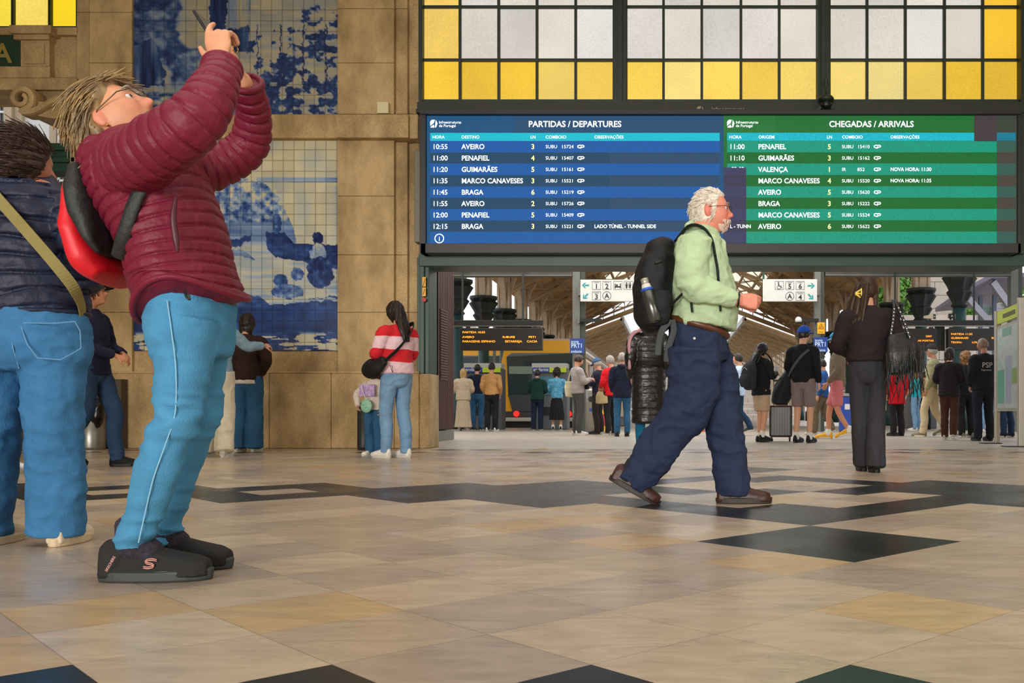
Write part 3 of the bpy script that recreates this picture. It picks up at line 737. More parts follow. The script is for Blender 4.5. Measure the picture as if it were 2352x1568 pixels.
# faded painted letters on the iron beam behind the screen
tp = []; YT = 12.85; PXM = YT / FP
logo(1600, 252, tp); T('Infraestruturas', 1634, 250, 9, tp, bold=.004)
M_OLD = mat('faded_cream_letters', (158, 148, 126), rough=.7)
v, f = join(tp); b0 = np.array(P(1660, 258, YT)); o = mesh_np('beam_lettering', v - b0, f, M_OLD, smooth=False); o.location = b0
tag(o, 'half hidden pale old lettering and emblem on the iron beam just above the screen', 'lettering')
tp = []; T('Chegadas', 1925, 252, 11, tp, bold=.004, sx=1.5); v, f = join(tp); b0 = np.array(P(1925, 258, YT)); o = mesh_np('beam_lettering', v - b0, f, mat('worn_brown_letters', (74, 68, 56), rough=.8), smooth=False); o.location = b0
tag(o, 'worn barely readable brown lettering on the beam right of the spotlight bracket', 'lettering')
# green enamel name plate over the left doorway
c = P(-20, 118, 12.84); s = 12.84 / FP
t = thing('name_plate', c, 'dark green enamel plate with a gold letter over the left doorway', 'sign')
mb = MB(); mb.prism([(-80 * s, -33 * s), (67 * s, -35 * s), (67 * s, 30 * s), (60 * s, 36 * s), (-80 * s, 38 * s)], 0, .08); mb.build('plate', mat('green_enamel', (26, 58, 42), rough=.35, var=.3, vscale=9), t, bevel=.006)
q = text_mesh('A', 44 * s / .7, 6 * s, -26 * s, -.012, 'LEFT', .02); mesh_np('letter', np.array(q[0]), q[1], mat('dull_gold', (142, 128, 62), rough=.4), t, smooth=False)
# ================================================================ slatted timber screen and door fittings
M_WOOD = mat('dark_red_timber', (74, 38, 26), rough=.5, var=.25, vscale=5, stretch=(6, 6, .6))
M_STEEL = mat('brushed_steel', (150, 148, 140), rough=.35, metal=.7)
M_GREY = mat('grey_painted_steel', (104, 106, 100), rough=.5, var=.1, vscale=3)
M_DARK = mat('dark_steel', (34, 36, 36), rough=.5)
M_BLACK = mat('black_plastic', (16, 16, 17), rough=.45)
M_WHITE = mat('white_sign_face', (206, 206, 200), rough=.4, var=.06, vscale=7)
M_INK = mat('black_ink', (18, 18, 20), rough=.6)
M_TEAL = mat('teal_ink', (20, 140, 146), rough=.5)
M_NAVY = mat('navy_sign', (18, 58, 132), rough=.4)
M_LIME = mat('lime_sign', (178, 196, 40), rough=.45)
M_YEL = mat('yellow_sign', (236, 170, 24), rough=.45)
def mounted(name, loc, label, cat, group=None): return thing(name, loc, label, cat, group)
def rel(mb, t):
    L = t.location
    mb.v = [(a - L.x, b - L.y, c - L.z) for a, b, c in mb.v]; return mb
def slat_screen(x0, x1, Y0, Y1, label):
    zt = 3.3
    t = thing('slatted_screen', ((x0 + x1) / 2, Y0, 0), label, 'screen wall')
    mb = MB(); mb.box(x0 + .03, x1 - .03, Y0 + .03, Y1 - .03, .18, zt); rel(mb, t).build('core', mat('dark_core', (38, 22, 17), rough=.7), t)
    mb = MB(); x = x0
    while x < x1 - .02: mb.box(x, x + .034, Y0, Y0 + .03, .2, zt); x += .052
    y = Y0
    while y < Y1 - .02: mb.box(x1 - .03, x1, y, y + .05, .2, zt); y += .078
    rel(mb, t).build('slats', M_WOOD, t)
    mb = MB(); mb.box(x0 + .02, x1 + .005, Y0 + .01, Y1, 0, .17); rel(mb, t).build('base', M_GREY, t)
    mb = MB(); z = 1.05
    while z < 2.25: mb.bar((x1 + .006, Y0 + .12, z), (x1 + .006, Y0 + .62, z), .02, .03); z += .045
    rel(mb, t).build('louvre', M_WOOD, t)
slat_screen(-4.45, -3.89, 15.9, 17.05, 'tall dark timber slatted screen with a louvre just inside the opening, beside the green post')
slat_screen(-12.6, -10.1, 15.9, 16.6, 'dark timber slatted screen seen low behind the navy jacket woman at the left edge')
c = P(974, 690, 12.79)
t = thing('warning_sticker', c, 'narrow yellow and red warning stickers on the green door post', 'sticker'); s = 12.79 / FP
mb = MB(); mb.box(-4 * s, 4 * s, -.004, .004, 10 * s, 30 * s); mb.box(-4 * s, 4 * s, -.004, .004, 32 * s, 54 * s); mb.build('yellow_label', M_YEL, t)
mb = MB(); mb.bar((-3 * s, -.006, 30 * s), (3 * s, -.006, 50 * s), .008, .004); mb.bar((-2 * s, -.006, 14 * s), (2 * s, -.006, 26 * s), .008, .004); mb.build('mark', M_INK, t)
mb = MB(); mb.lathe([(5 * s, -.004), (5 * s, .004)], 20, (0, 0, 2 * s), 'y'); mb.build('red_label', mat('red_sticker', (190, 36, 44), rough=.5), t)
# waste bins against the wall
def bin_(px, Y, r, h, label, bag):
    p = P(px, 0, Y); t = thing('waste_bin', (p.x, Y, 0), label, 'bin')
    mb = MB(); mb.lathe([(r * .96, 0), (r, .03), (r, h)], 28); mb.build('body', M_STEEL if bag else M_DARK, t, smooth=True)
    mb = MB(); mb.lathe([(r * 1.03, h), (r * 1.04, h + .05), (r * .9, h + .06), (r * .86, h + .02)], 28); mb.build('rim', M_BLACK, t, smooth=True)
    if bag:
        v, f = remesh([ball((.05, -.02, h + .1), (r * .9, r * .8, .2)), ball((.12, -.1, h - .12), (r * .55, r * .5, .22))], .02, 1); v = folds(v, f, .018, (9, 9, 9), 3); mesh_np('bin_bag', v, f, mat('black_bag_plastic', (14, 14, 15), rough=.25), t)
    return t
bin_(212, 12.35, .155, .62, 'brushed steel bin with a black bag against the wall behind the capped man', True)
bin_(836, 12.42, .085, .55, 'slim dark bin against the wall behind the small child', False)
p = P(252, 0, 12.5); t = thing('wall_cabinet', (p.x, 12.55, 0), 'dark narrow cabinet with a striped paper standing behind the steel bin', 'cabinet')
mb = MB(); mb.box(-.12, .12, 0, .14, 0, .92); mb.build('body', mat('brown_grey_cabinet', (78, 68, 54), rough=.6), t); mb = MB(); mb.box(-.12, -.02, -.01, 0, .8, .91); mb.build('notice', M_WHITE, t)
# ================================================================ portal posts and signs of the concourse
def post(px0, px1, Y, label):
    a = P(px0, 0, Y).x; b = P(px1, 0, Y).x; w = b - a
    t = thing('steel_post', ((a + b) / 2, Y, 0), label, 'post', None)
    mb = MB(); mb.box(-w / 2, w * .1, 0, .25, 0, 4.4); mb.build('face', M_GREY, t)
    mb = MB(); mb.box(w * .1, w / 2, .05, .3, 0, 4.4); mb.build('channel', mat('dark_green_channel', (58, 64, 54), rough=.5), t)
post(1315, 1343, 24, 'grey steel post left of the walking man, carrying the platform sign for 1 2 3')
post(1872, 1894, 24, 'grey steel post right of the walking man, carrying the platform sign for 4 5 6')
post(2322, 2350, 24.2, 'grey green steel post at the right edge behind the map stand')
for (x0, x1, y0, y1, lab) in ((1035, 1314, 619, 634, 'grey steel crossbeam over the left bay of the concourse'), (1896, 2321, 619, 633, 'dark steel crossbeam over the right bay of the concourse')):
    a = P(x0, y1, 24); b = P(x1, y0, 24); t = thing('crossbeam', ((a.x + b.x) / 2, 24, a.z), lab, 'beam')
    mb = MB(); w = (b.x - a.x) / 2; h = b.z - a.z; mb.box(-w, w, 0, .2, h * .1, h); mb.build('web', mat('grimy_steel', (70, 72, 66), rough=.6, var=.3, vscale=3), t)
    mb = MB(); mb.box(-w, w, -.06, .26, 0, h * .14); mb.box(-w, w, -.06, .26, h * .94, h * 1.05); mb.build('flange', M_GREY, t)
# direction signs
def dirsign(x0, x1, y0, y1, Y, label, right):
    s = Y / FP; c = P((x0 + x1) / 2, y1, Y); t = thing('direction_sign', c, label, 'sign')
    w = (x1 - x0) / 2 * s; h = (y1 - y0) * s
    mb = MB(); mb.box(-w, w, 0, .08, 0, h); mb.build('panel', M_WHITE, t, bevel=.008)
    ink, teal = [], []
    X = lambda px: (px - (x0 + x1) / 2) * s
    Z = lambda py: (y1 - py) * s
    def frame(px, py, n, circ=False):
        r = 9.5
        mbx = MB()
        if circ: mbx.tube([(X(px + r * math.cos(a)), -.004, Z(py + r * math.sin(a))) for a in np.linspace(0, 2 * math.pi, 29)], .45 * s, n=5)
        else:
            for (a, b, c_, d) in ((-r, -r, r, -r), (r, -r, r, r), (r, r, -r, r), (-r, r, -r, -r)): mbx.bar((X(px + a), -.004, Z(py + b)), (X(px + c_), -.004, Z(py + d)), .8 * s, .004)
        ink.append((mbx.v, mbx.f))
        if n: 
            if circ: ink.append(text_mesh(n, 15 * s, X(px), Z(py + 5.3), -.006, 'CENTER', .02))
            else:
                ink.append(text_mesh(n, 16 * s, X(px), Z(py + 7.8), -.006, 'CENTER', .02)); ink.append(text_mesh('LINHA', 4 * s, X(px), Z(py - 5), -.006, 'CENTER', 0))
    def poly(lst, pts): lst.append(([(X(a), -.005, Z(b)) for a, b in pts], [tuple(range(len(pts)))]))
    def disc(px, py, r): poly(ink, [(px + r * math.cos(a), py + r * math.sin(a)) for a in np.linspace(0, 2 * math.pi, 14)[:-1]])
    def arrow(px, py, ang):
        ca, sa = math.cos(ang), math.sin(ang)
        for pts in ([(-8, -1.8), (2, -1.8), (2, 1.8), (-8, 1.8)], [(-1, -6), (2.2, -6), (8.5, 0), (2.2, 6), (-1, 6), (4, 0)]): poly(teal, [(px + a * ca - b * sa, py + a * sa + b * ca) for a, b in pts])
    if not right:
        arrow(1345, 655, math.pi); arrow(1345, 680, math.pi * .75)
        frame(1370, 655, '1'); frame(1394, 655, '2'); frame(1419, 655, None); frame(1443, 655, None); frame(1370, 679, '3'); frame(1394, 679, 'A', True)
        for q in ((1412, 651, 1414, 662), (1414, 657, 1426, 660), (1415, 653, 1419, 656.5), (1424, 651, 1426, 662)): poly(ink, [(q[0], q[1]), (q[2], q[1]), (q[2], q[3]), (q[0], q[3])])
        for q in (1439, 1447): disc(q, 650, 1.7); poly(ink, [(q - 2.6, 652.5), (q + 2.6, 652.5), (q + 1.4, 662), (q - 1.4, 662)])
        poly(ink, [(1442.7, 648), (1443.3, 648), (1443.3, 662), (1442.7, 662)])
    else:
        arrow(1863, 656, 0); arrow(1862, 681, math.pi / 4)
        frame(1790, 655, None); frame(1814, 655, '5'); frame(1838, 655, '6'); frame(1814, 680, 'A', True); frame(1838, 680, '4')
        disc(1788, 649, 1.6); poly(ink, [(1787, 651), (1789.5, 651), (1790, 656), (1794, 656), (1796, 661), (1794.5, 661.5), (1793, 657.6), (1787.5, 657.6)])
        mbx = MB(); mbx.tube([(X(1789 + 4.2 * math.cos(a)), -.005, Z(659 + 4.2 * math.sin(a))) for a in np.linspace(0, math.pi * 1.2, 14)], .5 * s, n=5); ink.append((mbx.v, mbx.f))
    v, f = join(ink); mesh_np('black_symbols', v, f, M_INK, t, smooth=False)
    v, f = join(teal); mesh_np('arrows', v, f, M_TEAL, t, smooth=False)
    mb = MB()
    ex = X(x0 + 2) if right else X(x1 - 3)
    mb.bar((ex, .04, 0), (ex, .04, 2.0 * h), .05); mb.build('hanger', M_GREEN, t)
    mb = MB(); sx_ = w - .03 if right else -w + .03; mb.box(sx_ - (0 if right else .1), sx_ + (.1 if right else 0), .08, .199, h * .3, h * .7); mb.build('fixing', M_GREY, t)
dirsign(1333, 1487, 642, 692, 23.8, 'white direction sign with arrows pointing left, a bed and toilet symbol', False)
dirsign(1752, 1877, 641, 692, 23.8, 'white direction sign with arrows pointing right and a wheelchair symbol', True)
def zona(px, py, label):
    s = 23.7 / FP; c = P(px, py + 17, 23.7); t = thing('zone_sign', c, label, 'sign')
    w = 16 * s; h = 34 * s
    mb = MB(); mb.box(-w, w, 0, .05, 0, h); mb.build('plate', M_NAVY, t)
    mb = MB(); mb.box(-w * .3, w * .3, .05, .301, h * .3, h * .6); mb.build('fixing', M_GREY, t)
    l = [text_mesh('zona', 9.5 * s, -w * .85, h * .70, -.005, 'LEFT', .01), text_mesh('PRT1', 14.5 * s, -w * .85, h * .37, -.005, 'LEFT', .012, .84), text_mesh('andante', 9 * s, -w * .85, h * .04, -.005, 'LEFT', .008, .86)]
    v, f = join(l); mesh_np('lettering', v, f, mat('pale_blue_ink', (190, 214, 240), rough=.5), t, smooth=False)
zona(1325, 794, 'small blue zone sign on the left grey post'); zona(1885, 791, 'small blue zone sign on the right grey post beside the blue cap man')
s = 23.7 / FP; c = P(1886, 766, 23.7); t = thing('warning_sign', c, 'yellow warning triangle sign above the blue zone sign on the right post', 'sign')
mb = MB(); mb.box(-8.5 * s, 8.5 * s, 0, .03, 0, 26 * s); mb.build('plate', M_YEL, t); mb = MB(); mb.box(-.06, .06, .03, .301, .1, .2); mb.build('fixing', M_GREY, t)
mb = MB()
for a, b in (((-6, 12), (6, 12)), ((6, 12), (0, 23)), ((0, 23), (-6, 12))): mb.bar((a[0] * s, -.004, a[1] * s), (b[0] * s, -.004, b[1] * s), 1.4 * s, .004)
mb.bar((-2 * s, -.004, 14 * s), (2 * s, -.004, 17 * s), 1.6 * s, .004); mb.bar((-6 * s, -.004, 4 * s), (6 * s, -.004, 4 * s), .8 * s, .004); mb.build('triangle', M_INK, t)
c = P(1357, 735, 23.9); t = thing('bracket_arm', c, 'short dark bracket arm sticking out to the right of the left grey post', 'bracket'); s = 23.9 / FP
mb = MB(); mb.box(-26 * s, 25 * s, 0, .101, -3.5 * s, 3.5 * s); mb.build('arm', M_BLACK, t); mb = MB(); mb.box(-30 * s, -26 * s, 0, .08, -7 * s, 7 * s); mb.build('plate', M_GREY, t)
c = P(1834, 735, 23.9); t = thing('dome_camera', c, 'white dome security camera on a dark arm left of the right grey post', 'camera')
v, f = ball((0, 0, 0), 8 * s, 18); mesh_np('dome', v, f, mat('white_plastic', (210, 210, 206), rough=.3), t); mb = MB(); mb.box(4 * s, 46 * s, -.03, .101, -3.5 * s, 3.5 * s); mb.build('arm', M_BLACK, t)
mb = MB(); mb.lathe([(6 * s, -9 * s), (7 * s, -2 * s)], 14); mb.build('lens_window', M_BLACK, t)
# amber LED platform boards
M_AMB = mat('amber_leds', (255, 150, 30), rough=.5, emit=1.6)
def ledboard(x0, x1, y0, y1, Y, lines, label):
    s = Y / FP; c = P((x0 + x1) / 2, y1, Y); t = thing('platform_display', c, label, 'display'); w = (x1 - x0) / 2 * s; h = (y1 - y0) * s
    mb = MB(); mb.box(-w, w, 0, .22, 0, h); mb.build('housing', mat('black_display', (20, 15, 12), rough=.4), t, bevel=.01)
    L = []
    for (txt, px, py, hh) in lines: L.append(text_mesh(txt, hh * s / .7, (px - (x0 + x1) / 2) * s, (y1 - py) * s, -.008, 'LEFT', .012, 1.25))
    v, f = join(L); mesh_np('amber_text', v, f, M_AMB, t, smooth=False)
    mb = MB()
    for x in (-w * .82, w * .82): mb.box(x - .05, x + .05, .08, .16, h, h + 3.9 * s)
    mb.build('hanger', M_BLACK, t)
ledboard(1056, 1245, 753, 804, 23.7, [('PARTIDA 10:55', 1062, 765, 4.5), ('AVEIRO', 1062, 776, 4.5), ('SUBURB', 1154, 776, 4.5), ('PRT1', 1214, 776, 4.5), ('PARAGENS: ESPINHO', 1062, 786, 4.5), ('ESTARREJA', 1160, 786, 4.5), ('CACIA', 1210, 786, 4.5)], 'amber train display left of the first grey post, over the ticket machine queue')
ledboard(2036, 2152, 754, 804, 23.7, [('LINHA', 2050, 774, 4), ('ABRIR', 2078, 774, 4), ('2007', 2126, 774, 4), ('EIXO', 2078, 784, 4), ('AS PORTAS', 2108, 784, 4)], 'amber train display partly hidden by the woman with the fringed bag')
ledboard(2178, 2292, 754, 804, 23.7, [('PARTIDA 11:20', 2184, 769, 4.2), ('GUIMARAES', 2184, 778, 4.2), ('SUB', 2277, 778, 4.2), ('TROFA:', 2184, 788, 4.2), ('LOUSADO', 2232, 788, 4.2)], 'amber train display above the officer at the right, behind the map stand')
for x0, x1, y0, y1, lab in ((1040, 1247, 735, 747, 'dark horizontal rail carrying the left amber display'), (2030, 2300, 734, 747, 'dark horizontal rail carrying the two right amber displays')):
    s = 23.7 / FP; c = P((x0 + x1) / 2, y1, 23.75); t = thing('display_rail', c, lab, 'rail'); w = (x1 - x0) / 2 * s
    mb = MB(); mb.box(-w, w, 0, .14, 0, 12 * s); mb.build('rail', M_BLACK, t, bevel=.01); mb = MB(); mb.box(-w, w, .02, .1, -2 * s, 0); mb.build('cable_tray', M_STEEL, t)
    for xx in (-w * .8, w * .55):
        mb = MB(); mb.box(xx - .02, xx + .02, .05, .09, 12 * s, 4.12 - c.z); mb.box(xx - .02, xx + .02, .09, .188, 4.06 - c.z, 4.12 - c.z); mb.build('suspension_rod', M_DARK, t)
    if x0 > 2000:
        mb = MB(); mb.box((2154 - 2165) * s, (2175 - 2165) * s, .2, .3, -57 * s, 0); mb.build('drop_post', M_BLACK, t); mb = MB(); mb.box((2150 - 2165) * s, (2153.5 - 2165) * s, .22, .3, -70 * s, -8 * s); mb.box((2176 - 2165) * s, (2179 - 2165) * s, .22, .3, -70 * s, -8 * s); mb.build('light_strip', M_WHITE, t)
for px, py, ang, lab in ((2138, 733, .9, 'beige horn loudspeaker turned sideways on the right display rail'), (2184, 732, 0, 'beige horn loudspeaker facing the hall on the right display rail')):
    s = 23.7 / FP; c = P(px, py, 23.8); t = thing('loudspeaker', c, lab, 'loudspeaker', rz=ang); h = 8 * s
    mb = MB(); mb.add([(-h, -.1, 0), (h, -.1, 0), (h, -.1, 1.4 * h), (-h, -.1, 1.4 * h), (-h * .4, .18, h * .4), (h * .4, .18, h * .4), (h * .4, .18, h), (-h * .4, .18, h)], [(4, 5, 6, 7), (0, 1, 5, 4), (1, 2, 6, 5), (2, 3, 7, 6), (3, 0, 4, 7)]); mb.build('horn', mat('beige_plastic', (170, 160, 136), rough=.5), t)
    mb = MB(); mb.box(-h * .8, h * .8, -.085, -.08, .2 * h, 1.2 * h); mb.build('mouth', M_BLACK, t); v, f = ball((0, -.09, .7 * h), .02, 10); mesh_np('driver', v, f, M_WHITE, t); mb = MB(); mb.box(-.02, .02, 0, .05, -.02, .08); mb.build('foot', M_BLACK, t)
# ================================================================ ticket machines and small things on the concourse
def machine(px0, px1, ytop, Y, label, word):
    s = Y / FP; a = P(px0, 0, Y).x; b = P(px1, 0, Y).x; h = EYE + (CY - ytop) * s; w = (b - a) / 2
    t = thing('ticket_machine', ((a + b) / 2, Y, 0), label, 'ticket machine')
    mb = MB(); mb.box(-w, w, 0, .7, 0, h - 12 * s); mb.build('body', mat('slate_machine', (84, 88, 92), rough=.4), t, bevel=.02)
    mb = MB(); mb.box(-w, w, -.05, .5, h - 12 * s, h); mb.build('canopy', mat('pale_grey_metal', (172, 170, 162), rough=.4), t, bevel=.01)
    mb = MB(); mb.box(-w * .96, 0, -.06, -.04, h - 21 * s, h - 10 * s); mb.build('blue_band', M_NAVY, t); mb = MB(); mb.box(0, w * .96, -.06, -.04, h - 21 * s, h - 10 * s); mb.build('lime_band', M_LIME, t)
    if word: v, f = text_mesh(word, 11 * s, -w * .48, h - 18 * s, -.07, 'CENTER', .01); mesh_np('lettering', np.array(v), f, M_WHITE, t, smooth=False)
    mb = MB(); mb.box(-w * .6, w * .25, -.02, 0, h * .52, h * .8); mb.build('touch_screen', mat('dim_screen', (60, 92, 104), rough=.2, emit=.35), t); mb = MB(); mb.box(w * .4, w * .8, -.03, 0, h * .5, h * .72); mb.build('keypad', M_BLACK, t); mb = MB(); mb.box(-w * .5, w * .5, -.03, 0, h * .22, h * .34); mb.build('tray', M_BLACK, t)
machine(1066, 1152, 834, 27, 'grey ticket machine with blue and lime header facing the three people at the left', 'andante')
machine(1222, 1303, 834, 27, 'grey ticket machine with blue and lime header facing the person in a green hoodie', 'andante')
machine(2086, 2152, 846, 28.5, 'grey ticket machine with a lime band at the right, behind the crowd', '')
def steel_bin(px, Y, label):
    p = P(px, 0, Y); t = thing('litter_bin', (p.x, Y, 0), label, 'bin'); r = .15
    mb = MB(); mb.lathe([(r, 0), (r, 1.0), (r * .9, 1.06)], 24); mb.build('drum', M_STEEL, t, smooth=True); mb = MB(); mb.lathe([(.07, -r - .004), (.07, -r + .03)], 16, (0, 0, .8), 'y'); mb.build('opening', M_BLACK, t); mb = MB(); mb.box(-.05, .05, -r - .004, -r + .02, .5, .58); mb.build('label_plate', M_NAVY, t)
steel_bin(1359, 23.2, 'round steel litter bin with a dark opening behind the man in the grey sweater')
p = P(1384, 0, 22.6); t = thing('wet_floor_sign', (p.x, 22.6, 0), 'folding yellow caution sign with a red panel standing on the concourse floor', 'caution sign')
mb = MB(); mb.add([(-.14, -.1, 0), (.14, -.1, 0), (.09, 0, .55), (-.09, 0, .55), (-.14, -.08, 0), (.14, -.08, 0), (.09, .02, .55), (-.09, .02, .55)], [(0, 1, 2, 3), (7, 6, 5, 4), (0, 4, 5, 1), (3, 2, 6, 7), (0, 3, 7, 4), (1, 5, 6, 2)]); mb.build('front_board', M_YEL, t)
mb = MB(); mb.add([(-.14, .2, 0), (.14, .2, 0), (.09, .03, .55), (-.09, .03, .55), (-.14, .22, 0), (.14, .22, 0), (.09, .05, .55), (-.09, .05, .55)], [(3, 2, 1, 0), (4, 5, 6, 7), (1, 5, 4, 0), (7, 6, 2, 3), (4, 7, 3, 0), (2, 6, 5, 1)]); mb.build('rear_board', M_YEL, t)
mb = MB(); mb.add([(-.07, -.072, .18), (.07, -.072, .18), (.05, -.02, .44), (-.05, -.02, .44)], [(0, 1, 2, 3)]); o = mb.build('red_panel', mat('red_sticker', (190, 36, 44)), t); o.location = (0, -.012, 0)
p = P(1946, 0, 22.5); t = thing('recycling_bin', (p.x, 22.5, 0), 'blue boxy recycling bin standing behind the man in pink shorts', 'bin')
mb = MB(); mb.box(-.15, .15, 0, .3, .04, .86); mb.build('body', mat('blue_plastic', (22, 62, 150), rough=.4), t, bevel=.02); mb = MB(); mb.box(-.17, .17, -.02, .32, .86, .93); mb.build('lid', M_STEEL, t, bevel=.01); mb = MB(); mb.box(-.14, .14, .01, .29, 0, .04); mb.build('plinth', M_BLACK, t); mb = MB(); mb.box(-.06, .06, -.006, 0, .55, .68); mb.build('sticker', M_WHITE, t)
# map stand at the right edge
A = P(2290, 0, 14.75); B = P(2345, 0, 13.35); zt = 2.05
t = thing('map_stand', ((A.x + B.x) / 2, (A.y + B.y) / 2, 0), 'tall aluminium map stand with a lime header at the right edge', 'map stand')
L0 = Vector(t.location); a = Vector((A.x, A.y, 0)) - L0; b = Vector((B.x, B.y, 0)) - L0
M_ALU = mat('aluminium', (168, 164, 150), rough=.4, metal=.5, var=.08, vscale=12)
mb = MB(); mb.box(a.x - .035, a.x + .035, a.y - .04, a.y + .04, 0, zt); mb.build('rear_post', M_ALU, t, bevel=.006); mb = MB(); mb.box(b.x - .04, b.x + .055, b.y - .05, b.y + .05, 0, zt + .04); mb.build('front_post', M_ALU, t, bevel=.006)
mb = MB(); mb.box(a.x - .25, a.x + .05, a.y - .1, a.y + .1, 0, .012); mb.box(b.x - .25, b.x + .1, b.y - .1, b.y + .1, 0, .012); mb.build('foot_plate', M_DARK, t)
def slab(z0, z1, th, u0, u1, off):
    d = (b - a); n = Vector((-d.y, d.x, 0)).normalized(); n = n if n.x < 0 else -n
    q = MB(); p0 = a + d * u0 + n * off; p1 = a + d * u1 + n * off
    q.add([p0 + Vector((0, 0, z0)), p1 + Vector((0, 0, z0)), p1 + n * th + Vector((0, 0, z0)), p0 + n * th + Vector((0, 0, z0)), p0 + Vector((0, 0, z1)), p1 + Vector((0, 0, z1)), p1 + n * th + Vector((0, 0, z1)), p0 + n * th + Vector((0, 0, z1))], [(0, 3, 2, 1), (4, 5, 6, 7), (0, 1, 5, 4), (1, 2, 6, 5), (2, 3, 7, 6), (3, 0, 4, 7)]); return q
slab(1.84, 2.03, .03, .02, .98, -.02).build('header', M_LIME, t); slab(.5, 1.8, .03, .02, .98, -.02).build('frame', M_ALU, t)
slab(.54, 1.76, .004, .05, .95, .012).build('map_sheet', mat('pale_map_print', (186, 196, 190), rough=.25, var=.5, vscale=9, rgb2=(132, 150, 146)), t)
slab(.62, 1.12, .004, .08, .38, .016).build('map_legend', mat('teal_print', (92, 150, 134), rough=.3), t); slab(.9, 1.12, .004, .7, .93, .016).build('map_inset', mat('green_print', (122, 150, 84), rough=.3), t); slab(.62, 1.32, .003, .42, .68, .014).build('map_arch', mat('grey_blue_print', (142, 152, 170), rough=.3), t); slab(1.62, 1.74, .004, .3, .66, .016).build('map_title', mat('teal_print', (92, 150, 134)), t)
slab(1.9, 1.96, .003, .3, .8, .012).build('header_print', mat('dark_olive_ink', (66, 76, 20), rough=.6), t)
# ================================================================ trains
M_TY = mat('train_yellow', (240, 172, 30), rough=.3, coat=.3); M_TG = mat('train_glass', (50, 62, 64), rough=.08, spec=.7); M_TD = mat('train_charcoal', (62, 66, 70), rough=.35); M_TW = mat('train_grey_roof', (186, 182, 168), rough=.4)
def train(x0, x1, Y0, Y1, z1, label, logo_on):
    t = thing('commuter_train', ((x0 + x1) / 2, Y0, -.3), label, 'train'); w = (x1 - x0) / 2; L = Y1 - Y0; z1 += .3
    sec = [(-w, .55), (-w * 1.0, z1 * .8), (-w * .93, z1 * .93), (-w * .7, z1), (w * .7, z1), (w * .93, z1 * .93), (w, z1 * .8), (w, .55)]
    mb = MB(); n = len(sec); prof = [(0, .96, .0), (.25, 1, 0), (L, 1, 0)]
    v = [(x * k, y, z) for (y, k, _) in prof for x, z in sec]; f = [tuple(range(n))] + [(r * n + i, r * n + (i + 1) % n, (r + 1) * n + (i + 1) % n, (r + 1) * n + i) for r in range(2) for i in range(n)] + [tuple(range(3 * n - 1, 2 * n - 1, -1))]
    mb.add(v, f); mb.build('body', M_TY, t, bevel=.03)
    mb = MB(); mb.add([(-w * .82, -.04, z1 * .44), (w * .82, -.04, z1 * .44), (w * .86, -.03, z1 * .84), (w * .74, .0, z1 * .88), (-w * .74, .0, z1 * .88), (-w * .86, -.03, z1 * .84), (-w * .82, .1, z1 * .44), (w * .82, .1, z1 * .44), (w * .86, .1, z1 * .84), (w * .74, .1, z1 * .88), (-w * .74, .1, z1 * .88), (-w * .86, .1, z1 * .84)], [(0, 1, 2, 3, 4, 5), (0, 6, 7, 1), (1, 7, 8, 2), (2, 8, 9, 3), (3, 9, 10, 4), (4, 10, 11, 5), (5, 11, 6, 0)]); mb.build('windscreen', M_TG, t)
    mb = MB(); mb.box(-w * .8, -w * .05, -.06, -.03, z1 * .66, z1 * .74); mb.build('sun_blind', mat('pale_green_blind', (128, 140, 124), rough=.5), t)
    mb = MB(); mb.add([(-w * .72, -.06, z1 * .27), (w * .72, -.06, z1 * .27), (w * .82, -.05, z1 * .44), (-w * .82, -.05, z1 * .44), (-w * .72, .1, z1 * .27), (w * .72, .1, z1 * .27), (w * .88, .1, z1 * .44), (-w * .88, .1, z1 * .44)], [(0, 1, 2, 3), (0, 4, 5, 1), (1, 5, 6, 2), (2, 6, 7, 3), (3, 7, 4, 0)]); mb.build('nose', M_TD, t)
    mb = MB(); mb.box(-w * .95, w * .95, -.12, .3, .5, .62); mb.build('bumper', M_TW, t, bevel=.02); mb = MB(); mb.box(-w * .9, w * .9, .02, L - .5, .02, .5); mb.build('underframe', M_BLACK, t)
    mb = MB(); mb.box(-w * .9, w * .9, -.02, .06, .62, z1 * .27); mb.build('coupling_skirt', M_TD, t)
    for sx in (-.62, .62):
        mb = MB(); mb.lathe([(.09, -.16), (.09, -.1)], 16, (w * sx, 0, z1 * .245), 'y'); mb.build('tail_lamp', mat('red_lamp', (255, 40, 30), rough=.3, emit=1.5), t)
    mb = MB(); y = 1.2
    while y < L - 1.5: mb.box(w * .985, w * 1.015, y, y + 1.5, z1 * .5, z1 * .78); y += 2.0
    mb.build('side_windows', M_TG, t); mb = MB(); mb.box(w * .9, w * 1.012, .2, L, z1 * .84, z1 * .88); mb.box(-w * .72, w * .72, .4, L, z1 * .99, z1 + .12); mb.build('roof_strip', M_TW, t)
    if logo_on:
        mb = MB(); s = .028
        for pts in CPM: mb.tube([(a * s, -.075, z1 * .37 - b * s * 1.2) for a, b in pts], 1.3 * s, n=6)
        mb.build('emblem', M_WHITE, t)
train(-5.36, -2.69, 30, 62, 2.72, 'yellow and charcoal train front facing the hall behind the ticket machines', True)
train(-10.2, -6.75, 40, 58, 3.3, 'second yellow train further back at the left, half hidden by the timber screen', False)
